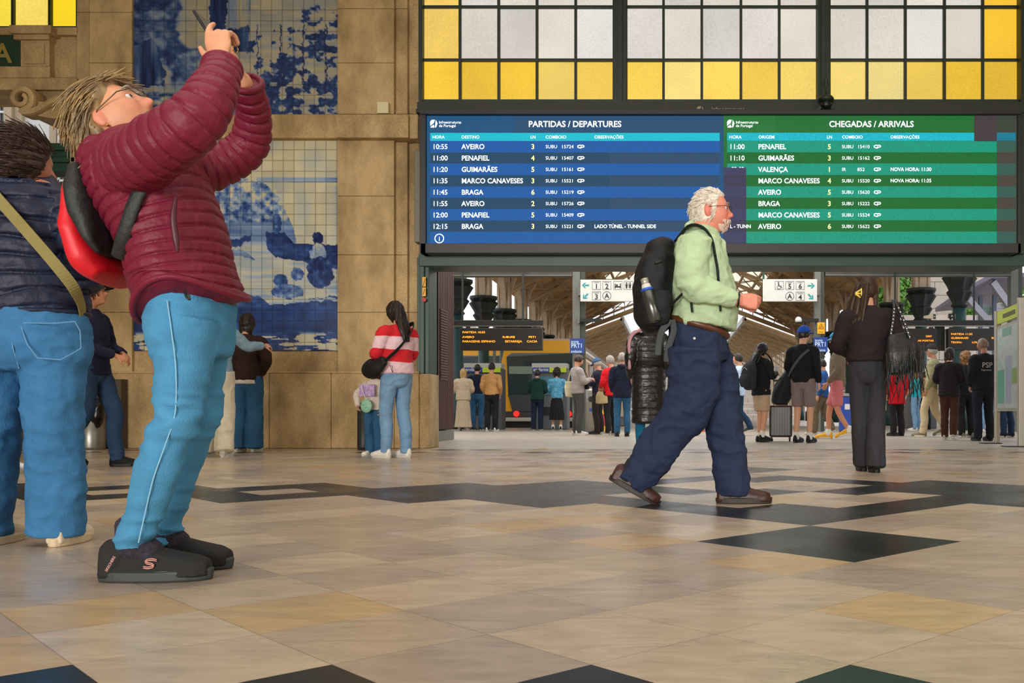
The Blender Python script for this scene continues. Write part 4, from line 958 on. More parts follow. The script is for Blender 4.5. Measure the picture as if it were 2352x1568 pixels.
# ================================================================ iron columns, canopy and everything beyond
M_IRON = mat('dark_teal_cast_iron', (34, 66, 66), rough=.45, var=.2, vscale=6); M_CAP = mat('blackened_capital', (30, 38, 36), rough=.55); M_BEIGE = mat('dusty_beige_iron', (206, 186, 158), rough=.7, var=.15, vscale=2)
M_RIB = mat('brown_dusty_truss', (186, 160, 126), rough=.75)
def column(x, Y, inward, label, group):
    t = thing('iron_column', (x, Y, 0), label, 'column', group)
    mb = MB(); mb.lathe([(.26, 0), (.26, .5), (.19, .58), (.175, 3.4)], 16); mb.build('shaft', M_IRON, t, smooth=True)
    v, f = [], []
    pr = [(.19, 3.35), (.24, 3.4), (.19, 3.46), (.22, 3.55), (.33, 3.75), (.27, 3.82), (.3, 3.9), (.44, 4.15), (.36, 4.22), (.46, 4.3), (.46, 4.38)]; n = 24
    for k, (r, z) in enumerate(pr):
        for i in range(n):
            a = 2 * math.pi * i / n; q = r * (1 + .12 * math.cos(8 * a) * (1 if 2 < k < 9 else 0)); v.append((q * math.cos(a), q * math.sin(a), z))
    for k in range(len(pr) - 1):
        for i in range(n): f.append((k * n + i, k * n + (i + 1) % n, (k + 1) * n + (i + 1) % n, (k + 1) * n + i))
    f.append(tuple(range((len(pr) - 1) * n, len(pr) * n))); mesh_np('capital', np.array(v), f, M_CAP, t, smooth=False)
    mb = MB(); mb.box(-.2, .2, -.2, .2, 4.38, 6.0)
    for sx, sy in ((.2, .2), (-.2, .2), (.2, -.2), (-.2, -.2)): mb.box(sx - .04, sx + .04, sy - .04, sy + .04, 4.38, 6.0)
    mb.build('upper_pillar', M_BEIGE, t)
    mb = MB()
    for d in ((0, -1), (0, 1), (inward, 0)):
        pts = [(d[0] * (.15 + 1.75 * (1 - math.cos(a))), d[1] * (.15 + 1.75 * (1 - math.cos(a))), 4.4 + (1.45 if d[0] == 0 else 2.3) * math.sin(a)) for a in np.linspace(0, math.pi / 2, 10)]
        for p, q in zip(pts[:-1], pts[1:]): mb.bar(p, q, .12, .2, ref=(d[1], d[0], 0))
        for k in (3, 6): mb.bar(pts[k], (pts[k][0] * .1, pts[k][1] * .1, pts[k][2] + .5), .05)
    mb.build('arch_brackets', M_BEIGE, t)
XL, XR, XM, ZE, ZR = -6.3, 7.9, .8, 5.7, 9.6
names = ['first', 'second', 'third', 'fourth', 'fifth', 'sixth', 'seventh', 'eighth', 'ninth']
for k in range(9): column(XL, 28 + 4 * k, 1, '%s iron column of the left row, counted from the hall' % names[k], 'left row of canopy columns')
for k in range(9): column(XR, 26 + 4 * k, -1, '%s iron column of the right row, counted from the hall' % names[k], 'right row of canopy columns')
M_BOARDS = mat('aged_roof_boards', (214, 176, 124), rough=.8, var=.25, vscale=1.2, stretch=(3, .5, 3)); M_SKY = mat('roof_glazing', (232, 228, 214), rough=.5, emit=1.1)
t = thing('station_canopy', (XM, 26, 0), 'long timber and iron roof over the tracks with two glazed strips', 'roof')
def roofz(x): return ZE + (ZR - ZE) * (1 - abs(x - XM) / (XR - XM))
def roof_strip(u0, u1, Y0, Y1, th=.1):
    q = MB()
    for sg in (-1, 1):
        a = XM + sg * (XR - XM) * u0; b = XM + sg * (XR - XM) * u1
        pts = [(a, roofz(a)), (b, roofz(b)), (b, roofz(b) + th), (a, roofz(a) + th)]; q.prism([(x - XM, z) for x, z in pts], Y0 - 26, Y1 - 26)
    return q
q = roof_strip(0, .34, 24.5, 60); q2 = roof_strip(.58, 1.06, 24.5, 60); q.add(q2.v, q2.f); q.build('boards', M_BOARDS, t); roof_strip(.34, .58, 24.5, 60, .03).build('skylight', M_SKY, t)
mb = MB()
for u in np.linspace(.06, 1, 11):
    for sg in (-1, 1): x = sg * (XR - XM) * u; z = roofz(x + XM) - .09; mb.bar((x, -1, z), (x, 34, z), .09, .14)
mb.build('purlins', M_RIB, t)
for Y in np.arange(26, 61, 4):
    mb = MB(); y = Y - 26; hw = XR - XM
    for sg in (-1, 1):
        mb.bar((sg * hw, y, ZE - .2), (0, y, ZR - .2), .12, .2)
        N = 8; up = [(sg * hw * (1 - k / N), ZE + (ZR - ZE) * k / N - .25) for k in range(N + 1)]; lo = [(sg * hw * (1 - k / N), ZE - .4 + (ZR - ZE - 1.0) * (k / N) ** .85) for k in range(N + 1)]
        for k in range(N):
            mb.bar((lo[k][0], y, lo[k][1]), (lo[k + 1][0], y, lo[k + 1][1]), .07, .12); mb.bar((up[k][0], y, up[k][1]), (lo[k + 1][0], y, lo[k + 1][1]), .05); mb.bar((lo[k][0], y, lo[k][1]), (up[k + 1][0], y, up[k + 1][1]), .05)
            mb.bar((up[k][0], y + .0, up[k][1]), (up[min(k + 1, N)][0], y + 4 if Y < 58 else y, up[min(k + 1, N)][1]), .04)
    mb.build('truss', M_RIB, t)
mb = MB(); hw = XR - XM
mb.prism([(-hw, ZE - .35), (0, ZR - 1.6), (hw, ZE - .35), (hw, ZE - .1), (0, ZR - 1.3), (-hw, ZE - .1)], 34, 34.2)
for x in np.linspace(-hw, hw, 22): zt = ZR - (ZR - ZE) * abs(x) / hw; mb.bar((x, 34.1, zt - 1.3 + .9 * abs(x) / hw), (x, 34.1, zt), .05)
mb.build('gable_glazing_bars', M_RIB, t)
t = thing('far_canopy', (XM, 60.6, 0), 'lower pair of lean-to roofs beyond the main roof with pale inner edges', 'roof')
for sg in (-1, 1):
    mb = MB(); pts = [(sg * 7.6, 5.0), (sg * 3.9, 6.35), (sg * 3.9, 6.5), (sg * 7.6, 5.15)]; mb.prism(pts, 0, 33); mb.build('roof_board', M_BOARDS, t)
    mb = MB(); mb.box(sg * 3.9 - .12, sg * 3.9 + .12, 0, 33, 6.25, 6.6); mb.build('edge_beam', M_WHITE, t)
    mb = MB()
    for y in np.arange(0, 33, 3):
        mb.bar((sg * 7.6, y, 4.9), (sg * 3.9, y, 6.2), .1, .16); mb.bar((sg * 7.6, y, 4.0), (sg * 5.6, y, 5.5), .07); mb.bar((sg * 7.6, y, 3.2), (sg * 3.9, y, 6.1), .06); mb.bar((sg * 7.6, y, 4.9), (sg * 4.4, y + 3, 6), .05)
        mb.box(sg * 7.6 - .12, sg * 7.6 + .12, y - .12, y + .12, 0, 5)
    mb.build('brackets', M_BEIGE, t)
M_ASH = mat('pale_ashlar', (222, 208, 196), rough=.85, var=.25, vscale=.5, bump=.1, bscale=4)
def ashlar(name, loc, sz, label, cat='wall', course=.45):
    t = thing(name, loc, label, cat); mb = MB(); w, d, h = sz
    z = 0; k = 0; r = random.Random(3)
    while z < h - .05:
        x = -w / 2 - (.4 if k % 2 else 0)
        while x < w / 2: 
            l = .8 + .5 * r.random(); a = max(x, -w / 2); b = min(x + l, w / 2)
            if b - a > .1: mb.box(a + .012, b - .012, r.random() * .03, d, z + .012, min(z + course, h) - .012)
            x += l
        z += course; k += 1
    mb.build('courses', M_ASH, t); mb = MB(); mb.box(-w / 2 - .05, w / 2 + .05, -.12, d + .05, h, h + .22); mb.build('coping', M_ASH, t)
    return t
ashlar('end_wall', (XM, 97, -.35), (26, .8, 7.5), 'pale stone wall closing the far end of the tracks', course=.6)
ashlar('retaining_wall', (15.2, 42, -.35), (15, .8, 4.9), 'pale stone retaining wall beyond the right tracks')
t = ashlar('hillside_house', (15.6, 50, -.35), (5.4, 3, 9.15), 'old pale house wall with graffiti on the hillside at the right', 'house', course=.7)
mb = MB(); mb.box(-.6, .3, -.05, .1, 5.5, 7.5); mb.build('blocked_door', mat('pinkish_boards', (186, 158, 144), rough=.8), t); v, f = text_mesh('51r', 1.0, .5, 5.45, -.06, 'LEFT', .02); mesh_np('graffiti', np.array(v), f, M_INK, t, smooth=False); mb = MB(); mb.box(-.75, .45, -.12, .1, 7.5, 7.7); mb.build('lintel', M_BEIGE, t)
M_LEAF = mat('fresh_leaves', (104, 158, 60), rough=.6, var=.45, vscale=3)
def bush(x, Y, z, rx, rz, label, seed):
    t = thing('tree', (x, Y, -.35), label, 'tree'); zb = z + .35; r = np.random.RandomState(seed); n = 2600
    d = r.normal(size=(n, 3)); d /= np.linalg.norm(d, axis=1)[:, None]; lum = (.55 + .45 * r.rand(n) ** .4) * (1 + .3 * vnoise(d * 2.2, seed)); c = d * lum[:, None] * np.array([rx, rx * .7, rz]) + np.array([0, 0, rz + zb])
    u = r.normal(size=(n, 3)); u /= np.linalg.norm(u, axis=1)[:, None]; w = np.cross(u, d); s = .13
    V = np.stack([c - u * s, c + w * s * .6, c + u * s, c - w * s * .6], 1).reshape(-1, 3); F = np.arange(4 * n).reshape(n, 4); mesh_np('foliage', V, F, M_LEAF, t, smooth=False)
    mb = MB(); mb.tube([(0, 0, 0), (.05, 0, zb * .6), (.0, 0, zb + rz)], [.16, .12, .05]); mb.build('trunk', mat('bark', (80, 66, 50), rough=.9), t)
bush(10.2, 44.5, 4.4, 1.5, 1.6, 'bright green tree above the stone wall, left of the nearest two iron columns', 1); bush(14.2, 44.6, 4.3, .9, 1.0, 'bright green shrub above the stone wall beside the glass shelter', 2); bush(16.9, 44.6, 4.4, 1.3, 1.4, 'bright green tree seen through the glass shelter at the far right', 3); bush(12.6, 58, 4.4, 1.8, 1.8, 'green treetop far behind the head of the woman with the fringed bag', 4)
t = thing('glass_shelter', (10.9, 32, 0), 'modern steel and glass shelter roof with slanted struts at the far right', 'shelter')
mb = MB(); mb.add([(-1.1, 0, 4.5), (-.1, 0, 5.0), (1.6, 0, 5.05), (1.6, 5, 4.6), (-.6, 5, 4.4), (-1.1, 0, 4.62), (-.1, 0, 5.15), (1.6, 0, 5.2), (1.6, 5, 4.75), (-.6, 5, 4.55)], [(4, 3, 2, 1, 0), (5, 6, 7, 8, 9), (0, 1, 6, 5), (1, 2, 7, 6), (2, 3, 8, 7), (3, 4, 9, 8), (4, 0, 5, 9)]); mb.build('roof_plate', mat('lilac_grey_metal', (128, 122, 140), rough=.5), t)
mb = MB(); mb.bar((-1.0, .1, 4.5), (.5, .3, 2.9), .12, .2); mb.bar((0, .2, 4.9), (1.2, .5, 3.4), .14, .24); mb.build('strut', mat('silver_lilac_metal', (166, 166, 180), rough=.4), t)
mb = MB(); 
for x in (.2, .7, 1.3): mb.box(x - .06, x + .06, 2, 2.12, 0, 4.7)
mb.build('mullion', mat('steel_blue_metal', (104, 118, 142), rough=.4), t); mb = MB(); mb.box(.1, 1.5, 2.2, 2.23, .3, 4.4); mb.build('glazing', mat('pale_shelter_glass', (196, 214, 224), rough=.1, alpha=.35), t)
# left side beyond the tracks, cyan sign, far buildings
t = thing('shop_sign', P(1134, 726, 38), 'small bright cyan sign far off between the left columns', 'sign'); mb = MB(); mb.box(-.33, .33, 0, .1, 0, .36); mb.build('plate', mat('cyan_sign', (40, 190, 214), rough=.4, emit=.3), t); mb = MB(); mb.box(-.05, .05, .1, .2, -4.65, .3); mb.build('pole', M_GREY, t)
t = thing('town_building', (-22, 62, 0), 'pale town building far left behind the column row', 'building'); mb = MB(); mb.box(-9, 9, 0, 6, 0, 6.2); mb.build('wall', mat('pale_render', (214, 212, 206), rough=.8), t); mb = MB()
for x in np.arange(-8, 8.5, 1.6): mb.box(x, x + .8, -.03, .03, 3.4, 5)
mb.build('windows', M_TG, t)
# street seen through the left doorway
t = thing('street_building', (-11.6, 19, 0), 'white building with stone trim seen through the left doorway', 'building')
M_WR = mat('white_render', (238, 240, 242), rough=.8, var=.04, vscale=1); M_LIME_ST = mat('limestone_trim', (196, 178, 152), rough=.8, var=.15, vscale=3)
sx = lambda px: (px - CX) * 19 / FP + 11.6
zz = lambda py: EYE + (CY - py) * 19 / FP
mb = MB(); mb.box(-6, 1.2, 0, 3, 0, 9); mb.build('wall', M_WR, t)
mb = MB(); mb.box(sx(20), sx(38), -.15, .02, 0, 9); mb.box(sx(38), sx(56), -.08, .02, 0, 9); mb.box(sx(122), sx(137), -.12, .02, 0, 9); mb.box(sx(137), sx(215), -.08, .02, zz(478), zz(458)); mb.box(sx(-60), sx(20), -.1, .02, zz(345), zz(335)); mb.build('stone_trim', M_LIME_ST, t)
for x0, x1, y0, y1 in ((141, 205, 300, 456), (-60, 20, 190, 330)):
    mb = MB(); mb.box(sx(x0), sx(x1), -.06, .02, zz(y1), zz(y0)); w = mb.build('window', M_TG, t)
    mb = MB(); W_ = x1 - x0
    for q in (0, .33, .5, .55, .8, 1): mb.box(sx(x0 + W_ * q) - .02, sx(x0 + W_ * q) + .02, -.1, -.05, zz(y1), zz(y0))
    for q in np.linspace(0, 1, 5): mb.box(sx(x0), sx(x1), -.1, -.05, zz(y0 + (y1 - y0) * q) - .02, zz(y0 + (y1 - y0) * q) + .02)
    mb.build('glazing_bars', M_WR, w)
# ================================================================ people: heads, hands, shoes, figures
def smst(a, b, x):
    t = np.clip((x - a) / (b - a), 0, 1); return t * t * (3 - 2 * t)
_g = {}
def sph(nu=72, nv=54):
    if (nu, nv) in _g: return _g[(nu, nv)]
    th = np.pi * (np.arange(nv) + .5) / nv; ph = 2 * np.pi * np.arange(nu) / nu
    D = np.stack([np.sin(th)[:, None] * np.cos(ph)[None], np.sin(th)[:, None] * np.sin(ph)[None], np.cos(th)[:, None] + 0 * ph[None]], -1).reshape(-1, 3)
    i = np.arange(nu * nv).reshape(nv, nu); a = i[:-1]; b = np.roll(a, -1, 1); d = i[1:]; c = np.roll(d, -1, 1)
    F = [tuple(q) for q in np.stack([a, d, c, b], -1).reshape(-1, 4).tolist()] + [tuple(i[0].tolist()), tuple(i[-1][::-1].tolist())]
    _g[(nu, nv)] = (D, F); return D, F
def skull(D, face=True, nose=1.0, chin=1.0):
    x, y, z = D.T
    p = D * np.array([.073, .094, .116])
    lo = smst(0, 1, -z)
    p[:, 0] *= 1 - .20 * smst(.2, .95, -z)
    p[:, 1] = np.where(y < 0, p[:, 1] * (1 - .38 * smst(.15, .9, -z)), p[:, 1])
    p[:, 1] += np.where(y < 0, -.006 * np.exp(-((z - .2) / .4) ** 2) * -y, 0)
    if face:
        fr = smst(.1, .5, y)
        G = lambda x0, z0, sx, sz: np.exp(-((np.abs(x) - x0) / sx) ** 2 - ((z - z0) / sz) ** 2) * fr
        d = .020 * chin * G(0, -.86, .36, .2) + .006 * G(0, .25, .5, .09) - .010 * G(.33, .10, .17, .10) + .005 * G(.33, .08, .10, .06) + .004 * G(.5, -.12, .2, .2)
        pr = np.where(z > -.24, smst(.2, -.2, z), smst(-.36, -.25, z))
        d += .027 * nose * np.exp(-(x / (.10 + .05 * smst(.1, -.2, z))) ** 2) * pr * fr + .006 * nose * G(.15, -.25, .07, .07)
        d += .009 * G(0, -.46, .26, .10) - .007 * G(0, -.465, .28, .022) - .004 * G(0, -.62, .3, .07)
        p[:, 1] += d
    return p
def head_parts(c, R, s=1.0, ears=True, nose=1.0, chin=1.0):
    D, F = sph(); R = np.asarray(R)
    out = [(skull(D, True, nose, chin) * s @ R.T + c, F)]
    if ears:
        for sg in (-1, 1):
            v, f = ball((0, 0, 0), (.009, .019, .031), 12)
            a = sg * .35; Rz = np.array([[math.cos(a), -math.sin(a), 0], [math.sin(a), math.cos(a), 0], [0, 0, 1]])
            v = v @ Rz.T + np.array([sg * .074, -.012, -.002]); out.append((v * s @ R.T + c, f))
    return out
def hair_cap(c, R, s, mask, thick, seed=0, curl=0.0, sc=(9, 9, 3)):
    D, F = sph(80, 60); m = mask(D)
    p = skull(D, False)
    n = vnoise(D * np.array(sc) * 2.2, seed)
    k = (thick * (.85 + .25 * n + curl * vnoise(D * 9, seed + 4))) * m - .008 * (1 - m)
    p = p + D * k[:, None]
    return p * s @ np.asarray(R).T + c, F
def m_short(D):
    x, y, z = D.T; line = .35 + .35 * smst(.2, -.5, y) - .0
    hl = np.where(y > .1, .52 - .9 * smst(.75, .2, y) * .9, -.35 - .15 * smst(0, -1, y))
    return smst(-.06, .08, z - hl)
def m_long(D):
    x, y, z = D.T
    hl = np.where(y > .2, .5 - 1.6 * smst(.8, .25, y), -1.2)
    return smst(-.06, .1, z - hl)
def frame(fwd, up=(0, 0, 1)):
    f = np.array(fwd, float); f /= np.linalg.norm(f); u = np.array(up, float); r = np.cross(f, u); r /= np.linalg.norm(r); u = np.cross(r, f)
    return np.stack([r, f, u], 1)
def hand_parts(w, d, pn, side, s=1.0, curl=(.5, .5, .55, .6), spread=1.0, thumb=.7, r=.0088, thumb_curl=.4):
    """w wrist, d pointing direction, pn palm normal, side +1: thumb on +lateral"""
    d = np.array(d, float); d /= np.linalg.norm(d); pn = np.array(pn, float); pn -= d * (pn @ d); pn /= np.linalg.norm(pn); l = np.cross(d, pn) * side
    w = np.array(w, float); out = []
    path = [w - d * .03 * s, w + d * .02 * s, w + d * .055 * s, w + d * .088 * s]
    out.append(tube(path, np.array([[.026, .020], [.029, .017], [.039, .0155], [.037, .012]]) * s, l, n=14, ds=.012, cap=.5))
    for k, (off, L) in enumerate(((.029, .072), (.0098, .080), (-.0095, .075), (-.0275, .058))):
        a = curl[k] if hasattr(curl, '__len__') else curl
        p = w + d * (.083 - .004 * abs(k - 1.2)) * s + l * off * s; pts = [p - d * .02 * s, p]; ang = 0.12
        for q, fr in enumerate((.44, .31, .25)):
            ang += a * (1.0 if q == 0 else 1.15 if q == 1 else .8)
            dirv = d * math.cos(ang) + pn * math.sin(ang) + l * off * 2.2 * spread * (1 if q == 0 else .6)
            p = p + dirv / np.linalg.norm(dirv) * L * fr * s; pts.append(p)
        out.append(tube(pts, np.array([1.05, 1.0, .97, .9, .72]) * r * s, pn, n=10, ds=.008, cap=.9))
    p = w + d * .022 * s + l * .024 * s + pn * .004 * s; dv = d * (1 - thumb * .45) + l * thumb + pn * .35; dv /= np.linalg.norm(dv)
    d2 = dv + d * .5 + pn * thumb_curl; d2 /= np.linalg.norm(d2)
    out.append(tube([p - dv * .012 * s, p + dv * .028 * s, p + dv * .046 * s + d2 * .004 * s, p + dv * .05 * s + d2 * .034 * s], np.array([1.35, 1.2, 1.05, .8]) * r * s, pn, n=10, ds=.008, cap=.9))
    return out
def shoe_mesh(a, fwd, L=.27, W=.095, H=.085, s=1.0, pitch=0.0, lift=0.0, heel=.0):
    """returns (upper parts, sole parts); a = ankle ground point, fwd horizontal heading"""
    f = np.array([fwd[0], fwd[1], 0.0]); f /= np.linalg.norm(f); r = np.array([f[1], -f[0], 0.0])
    L *= s; W *= s; H *= s
    cp, sp_ = math.cos(pitch), math.sin(pitch)
    toe = np.array([0, L * .70, 0.0])
    def T(q):
        q = np.asarray(q, float).copy()
        y = q[:, 1] - toe[1]; z = q[:, 2]
        y2 = y * cp + z * sp_; z2 = -y * sp_ * 1.0 + z * cp
        if pitch: q[:, 1] = toe[1] + y2; q[:, 2] = z2
        return np.asarray(a)[None] + q[:, :1] * r + q[:, 1:2] * f + (q[:, 2:3] + lift) * np.array([0, 0, 1])
    st = [(-.24, .50, .80), (-.18, .60, 1.0), (-.05, .66, 1.05), (.12, .74, .98), (.30, .86, .76), (.50, 1.0, .60), (.66, .96, .50), (.76, .62, .36)]
    n = 16; V = []
    for (y, w, h) in st:
        for i in range(n):
            t = math.pi * 2 * i / n; cx_, sz = math.cos(t), math.sin(t)
            V.append((W / 2 * w * np.sign(cx_) * abs(cx_) ** .8, y * L, .022 * s + H * h * (max(sz, 0) ** .8) if sz > 0 else .012 * s))
    m = len(st); F = [(k * n + i, k * n + (i + 1) % n, (k + 1) * n + (i + 1) % n, (k + 1) * n + i) for k in range(m - 1) for i in range(n)] + [tuple(range(n))[::-1], tuple(range((m - 1) * n, m * n))]
    up = (T(V), F)
    ol = []
    for t in np.linspace(0, 2 * math.pi, 29)[:-1]:
        y = math.cos(t); yy = .265 + .525 * y; w = .5 * (.86 + .2 * y if y > -.2 else .80) * math.sin(t)
        w = np.sign(w) * min(abs(w) * 1.13, .545); ol.append((W * w, yy * L))
    n = len(ol); V = [(x, y, 0.0) for x, y in ol] + [(x * 1.03, y + .004 * np.sign(y), .03 * s + (.004 * s if y > L * .5 else 0)) for x, y in ol]
    F = [tuple(range(n))[::-1], tuple(range(n, 2 * n))] + [(i, (i + 1) % n, (i + 1) % n + n, i + n) for i in range(n)]
    return up, (T(V), F)
SKIN = {}
def skin(rgb): return mat('skin_%d_%d_%d' % rgb, rgb, rough=.5, var=.08, vscale=30, attr=False)
def cloth(name, rgb, rough=.85, var=.12, vs=9, bump=.25, bs=220, **k): return mat(name, rgb, rough=rough, var=var, vscale=vs, bump=bump, bscale=bs, spec=.25, **k)
M_DEN = {k: cloth('denim_' + k, c, var=.22, vs=6, bump=.35, bs=260) for k, c in {'blue': (62, 108, 150), 'pale': (116, 152, 186), 'dark': (34, 56, 84), 'mid': (44, 88, 124)}.items()}
M_HAIRS = {k: mat('hair_' + k, c, rough=.45, var=.35, vscale=40, stretch=(1, 1, .15), spec=.35) for k, c in {'black': (22, 18, 18), 'brown': (52, 34, 24), 'dark': (34, 24, 20), 'grey': (150, 142, 132), 'blonde': (190, 154, 100), 'ginger': (132, 92, 52), 'white': (226, 216, 202), 'shaven': (120, 100, 86)}.items()}
M_SOLE = mat('pale_rubber', (206, 202, 190), rough=.6); M_SOLED = mat('dark_rubber', (30, 30, 30), rough=.6)
def figure(px, feet_y, h, rz, label, top=('jacket', (40, 44, 60)), bot=('jeans', 'mid'), shoes=((30, 28, 28), False), hair=('short', 'brown'), skin_c=(196, 142, 112), hat=None, J=None, hem=.92, fit=1.0, legfit=1.0, walk=0.0, head_turn=0.0, head_pitch=0.0, arms=None, inner=None, puffy=None, hood=None, glasses=False, child=False, X=None, lean=0.0, stripes=None, sleeve='long', Y=None, build=1.0, beard=None):
    Y = Y or FP * EYE / (feet_y - CY); k = h / 1.72
    x0 = (px - CX) * Y / FP if X is None else X
    t = thing('person', (x0, Y, 0), label, 'person', rz=rz)
    vox = (.013 if Y > 14 else .009) * max(k, .6)
    bw = build
    j = dict(hL=(-.09, 0, .90), hR=(.09, 0, .90), kL=(-.10, .02, .49), kR=(.10, .02, .49), aL=(-.105, -.02, .09), aR=(.105, -.02, .09), pel=(0, 0, .95), wai=(0, .005, 1.10), che=(0, .0, 1.28), nec=(0, -.02, 1.45), hea=(0, .015, 1.61),
             sL=(-.185, -.015, 1.395), sR=(.185, -.015, 1.395), eL=(-.235, -.04, 1.13), eR=(.235, -.04, 1.13), wL=(-.225, .05, .90), wR=(.225, .05, .90), fL=(0, 1), fR=(0, 1), pL=0.0, pR=0.0)
    if walk:
        w = walk; j.update(kL=(-.09, .02 + .22 * w, .50), aL=(-.09, .30 * w, .10), kR=(.09, .02 - .06 * w, .49), aR=(.09, -.36 * w, .13 + .04 * abs(w)))
        if w > 0: j['pR'] = .5 * w
        else:
            j.update(kL=(-.09, .02 + .06 * w, .49), aL=(-.09, .36 * w, .13 - .04 * w), kR=(.09, .02 - .22 * w, .50), aR=(.09, -.30 * w, .10)); j['pL'] = -.5 * w
    A = {'phone': dict(eL=(-.24, .05, 1.14), eR=(.24, .05, 1.14), wL=(-.09, .26, 1.20), wR=(.08, .27, 1.20)), 'front': dict(eL=(-.25, .02, 1.13), eR=(.25, .02, 1.13), wL=(-.07, .24, 1.06), wR=(.07, .24, 1.04)), 'pocket': dict(wL=(-.19, .10, .93), wR=(.19, .10, .93)), 'hipback': dict(eL=(-.29, -.1, 1.14), eR=(.29, -.1, 1.14), wL=(-.17, .04, .98), wR=(.17, .04, .98)), 'folded': dict(eL=(-.23, .06, 1.13), eR=(.23, .06, 1.13), wL=(.10, .22, 1.12), wR=(-.10, .20, 1.14))}
    if arms in A: j.update(A[arms])
    if J: j.update(J)
    q = {n: (np.array(v, float) * k if len(v) == 3 else v) if hasattr(v, '__len__') else v for n, v in j.items()}
    if lean:
        for n in ('wai', 'che', 'nec', 'hea', 'sL', 'sR', 'eL', 'eR', 'wL', 'wR'): q[n] = q[n] + np.array([0, lean * (q[n][2] / k - .95) * k, 0])
    ex = np.array([1.0, 0, 0])
    hs = k if not child else k * 1.32
    a = head_turn; hp = head_pitch
    fw = np.array([-math.sin(a) * math.cos(hp), math.cos(a) * math.cos(hp), math.sin(hp)]); R = frame(fw, (0, 0, 1))
    hc = q['hea'] + fw * .012 * k
    # one continuous body
    parts = head_parts(hc, R, hs)
    parts.append(tube([q['nec'] + (0, 0, -.06 * k), q['nec'] + (0, 0, .03 * k), hc + R @ np.array([0, -.02, -.05]) * hs], np.array([.058, .052, .05]) * k, ex, ds=.03))
    parts.append(tube([q['pel'] + (0, 0, -.10 * k), q['pel'], q['wai'], q['che'], q['nec'] + (0, 0, -.05 * k)], np.array([[.10, .08], [.14, .095], [.115, .085], [.14, .095], [.09, .06]]) * k, ex, ds=.04))
    for s_, n in ((-1, 'L'), (1, 'R')):
        parts.append(tube([q['s' + n], q['e' + n], q['w' + n]], np.array([.046, .037, .026]) * k, ex, n=12, ds=.04))
        dv = q['w' + n] - q['e' + n]; dv = dv / np.linalg.norm(dv)
        pn = np.array([-s_ * 1.0, 0.15, 0.0]) if abs(dv[2]) > .5 else np.array([-s_ * .5, 0, -.6])
        parts += hand_parts(q['w' + n] + dv * .02 * k, dv, pn, s_ if abs(dv[2]) > .5 else -s_, k, curl=.42, r=.0098 if Y > 14 else .0088)
        parts.append(tube([q['h' + n], q['k' + n], q['a' + n]], np.array([.075, .052, .036]) * k * (1.0 if bot[0] in ('shorts', 'skirt') else .74), ex, n=14, ds=.05))
    v, f = remesh(parts, vox * .82, 1)
    body = mesh_np('body', v, f, skin(skin_c), t)
    # hair
    hk, hcol = hair
    hm = M_HAIRS[hcol]; fz = .5
    if hk != 'none':
        msk = m_short if hk in ('short', 'shaven') else m_long
        th = {'short': .016, 'shaven': .005, 'bob': .022, 'long': .02, 'curly': .04, 'bun': .018, 'pony': .018}[hk]
        hp_ = [hair_cap(hc, R, hs, msk, th, seed=int(px), curl=.6 if hk == 'curly' else 0)]
        back = lambda y, z: hc + R @ np.array([0, y, z]) * hs
        if hk in ('bob', 'curly'): hp_.append(tube([back(-.03, .02), back(-.045, -.07), back(-.04, -.13)], np.array([[.085, .06], [.088, .058], [.07, .045]]) * hs, R[:, 0], ds=.03))
        if hk == 'long': hp_.append(tube([back(-.04, .03), back(-.07, -.10), back(-.10, -.22), back(-.10, -.36)], np.array([[.08, .06], [.082, .05], [.075, .035], [.04, .02]]) * hs, R[:, 0], ds=.03))
        if hk == 'bun': hp_.append(ball(back(-.11, .06), .045 * hs, 14))
        if hk == 'pony': hp_.append(tube([back(-.09, .05), back(-.13, -.03), back(-.12, -.2)], np.array([.03, .035, .012]) * hs, R[:, 0], ds=.02))
        v, f = remesh(hp_, .011 if Y > 14 else .007, 1)
        d = .006 * vnoise(v * np.array([70, 70, 12]), 3) + (.016 * vnoise(v * 32, 5) if hk == 'curly' else 0)
        mesh_np('hair', v + normals(v, f) * d[:, None], f, hm, t)
    if beard:
        D, F = sph(); x, y, z = D.T; m = smst(-.3, -.42, z) * smst(.0, .3, y); p = (skull(D) + D * (.012 * m - .01 * (1 - m))[:, None]) * hs @ R.T + hc; mesh_np('beard', p, F, M_HAIRS[beard], t)
    if hat:
        kind, rgb = hat; D, F = sph(60, 40)
        hl = .30 if kind != 'beanie' else .1
        m = smst(hl - .04, hl + .04, D[:, 2] + .1 * D[:, 1] * -1); p = (skull(D, False) + D * (.030 * m - .02 * (1 - m))[:, None]) * hs @ R.T + hc
        hm_ = cloth('cap_%d_%d_%d' % rgb, rgb); c0 = mesh_np('hat', p, F, hm_, t)
        mb = MB(); ang = np.linspace(-1.15, 1.15, 15) if kind == 'cap' else np.linspace(-math.pi, math.pi, 33)
        ri, ro = [], []
        for b in ang:
            ca, sa = math.cos(b), math.sin(b)
            ri.append((.082 * sa, .104 * ca, .034)); e = .075 * math.cos(b * .9) ** .6 if kind == 'cap' and abs(b) < 1.14 else (.0 if kind == 'cap' else .045); ro.append((.082 * sa + e * sa * (.35 if kind == 'cap' else 1), .104 * ca + e * (1 if kind == 'cap' else ca), .024 if kind == 'cap' else .0))
        n = len(ri); VV = ri + ro + [(x, y, z + .007) for x, y, z in ri + ro]
        FF = [(i, i + 1, n + i + 1, n + i) for i in range(n - 1)] + [(2 * n + i, 3 * n + i, 3 * n + i + 1, 2 * n + i + 1) for i in range(n - 1)] + [(n + i, n + i + 1, 3 * n + i + 1, 3 * n + i) for i in range(n - 1)]
        mesh_np('brim', np.array(VV) * hs @ R.T + hc, FF, hm_, c0, smooth=False)
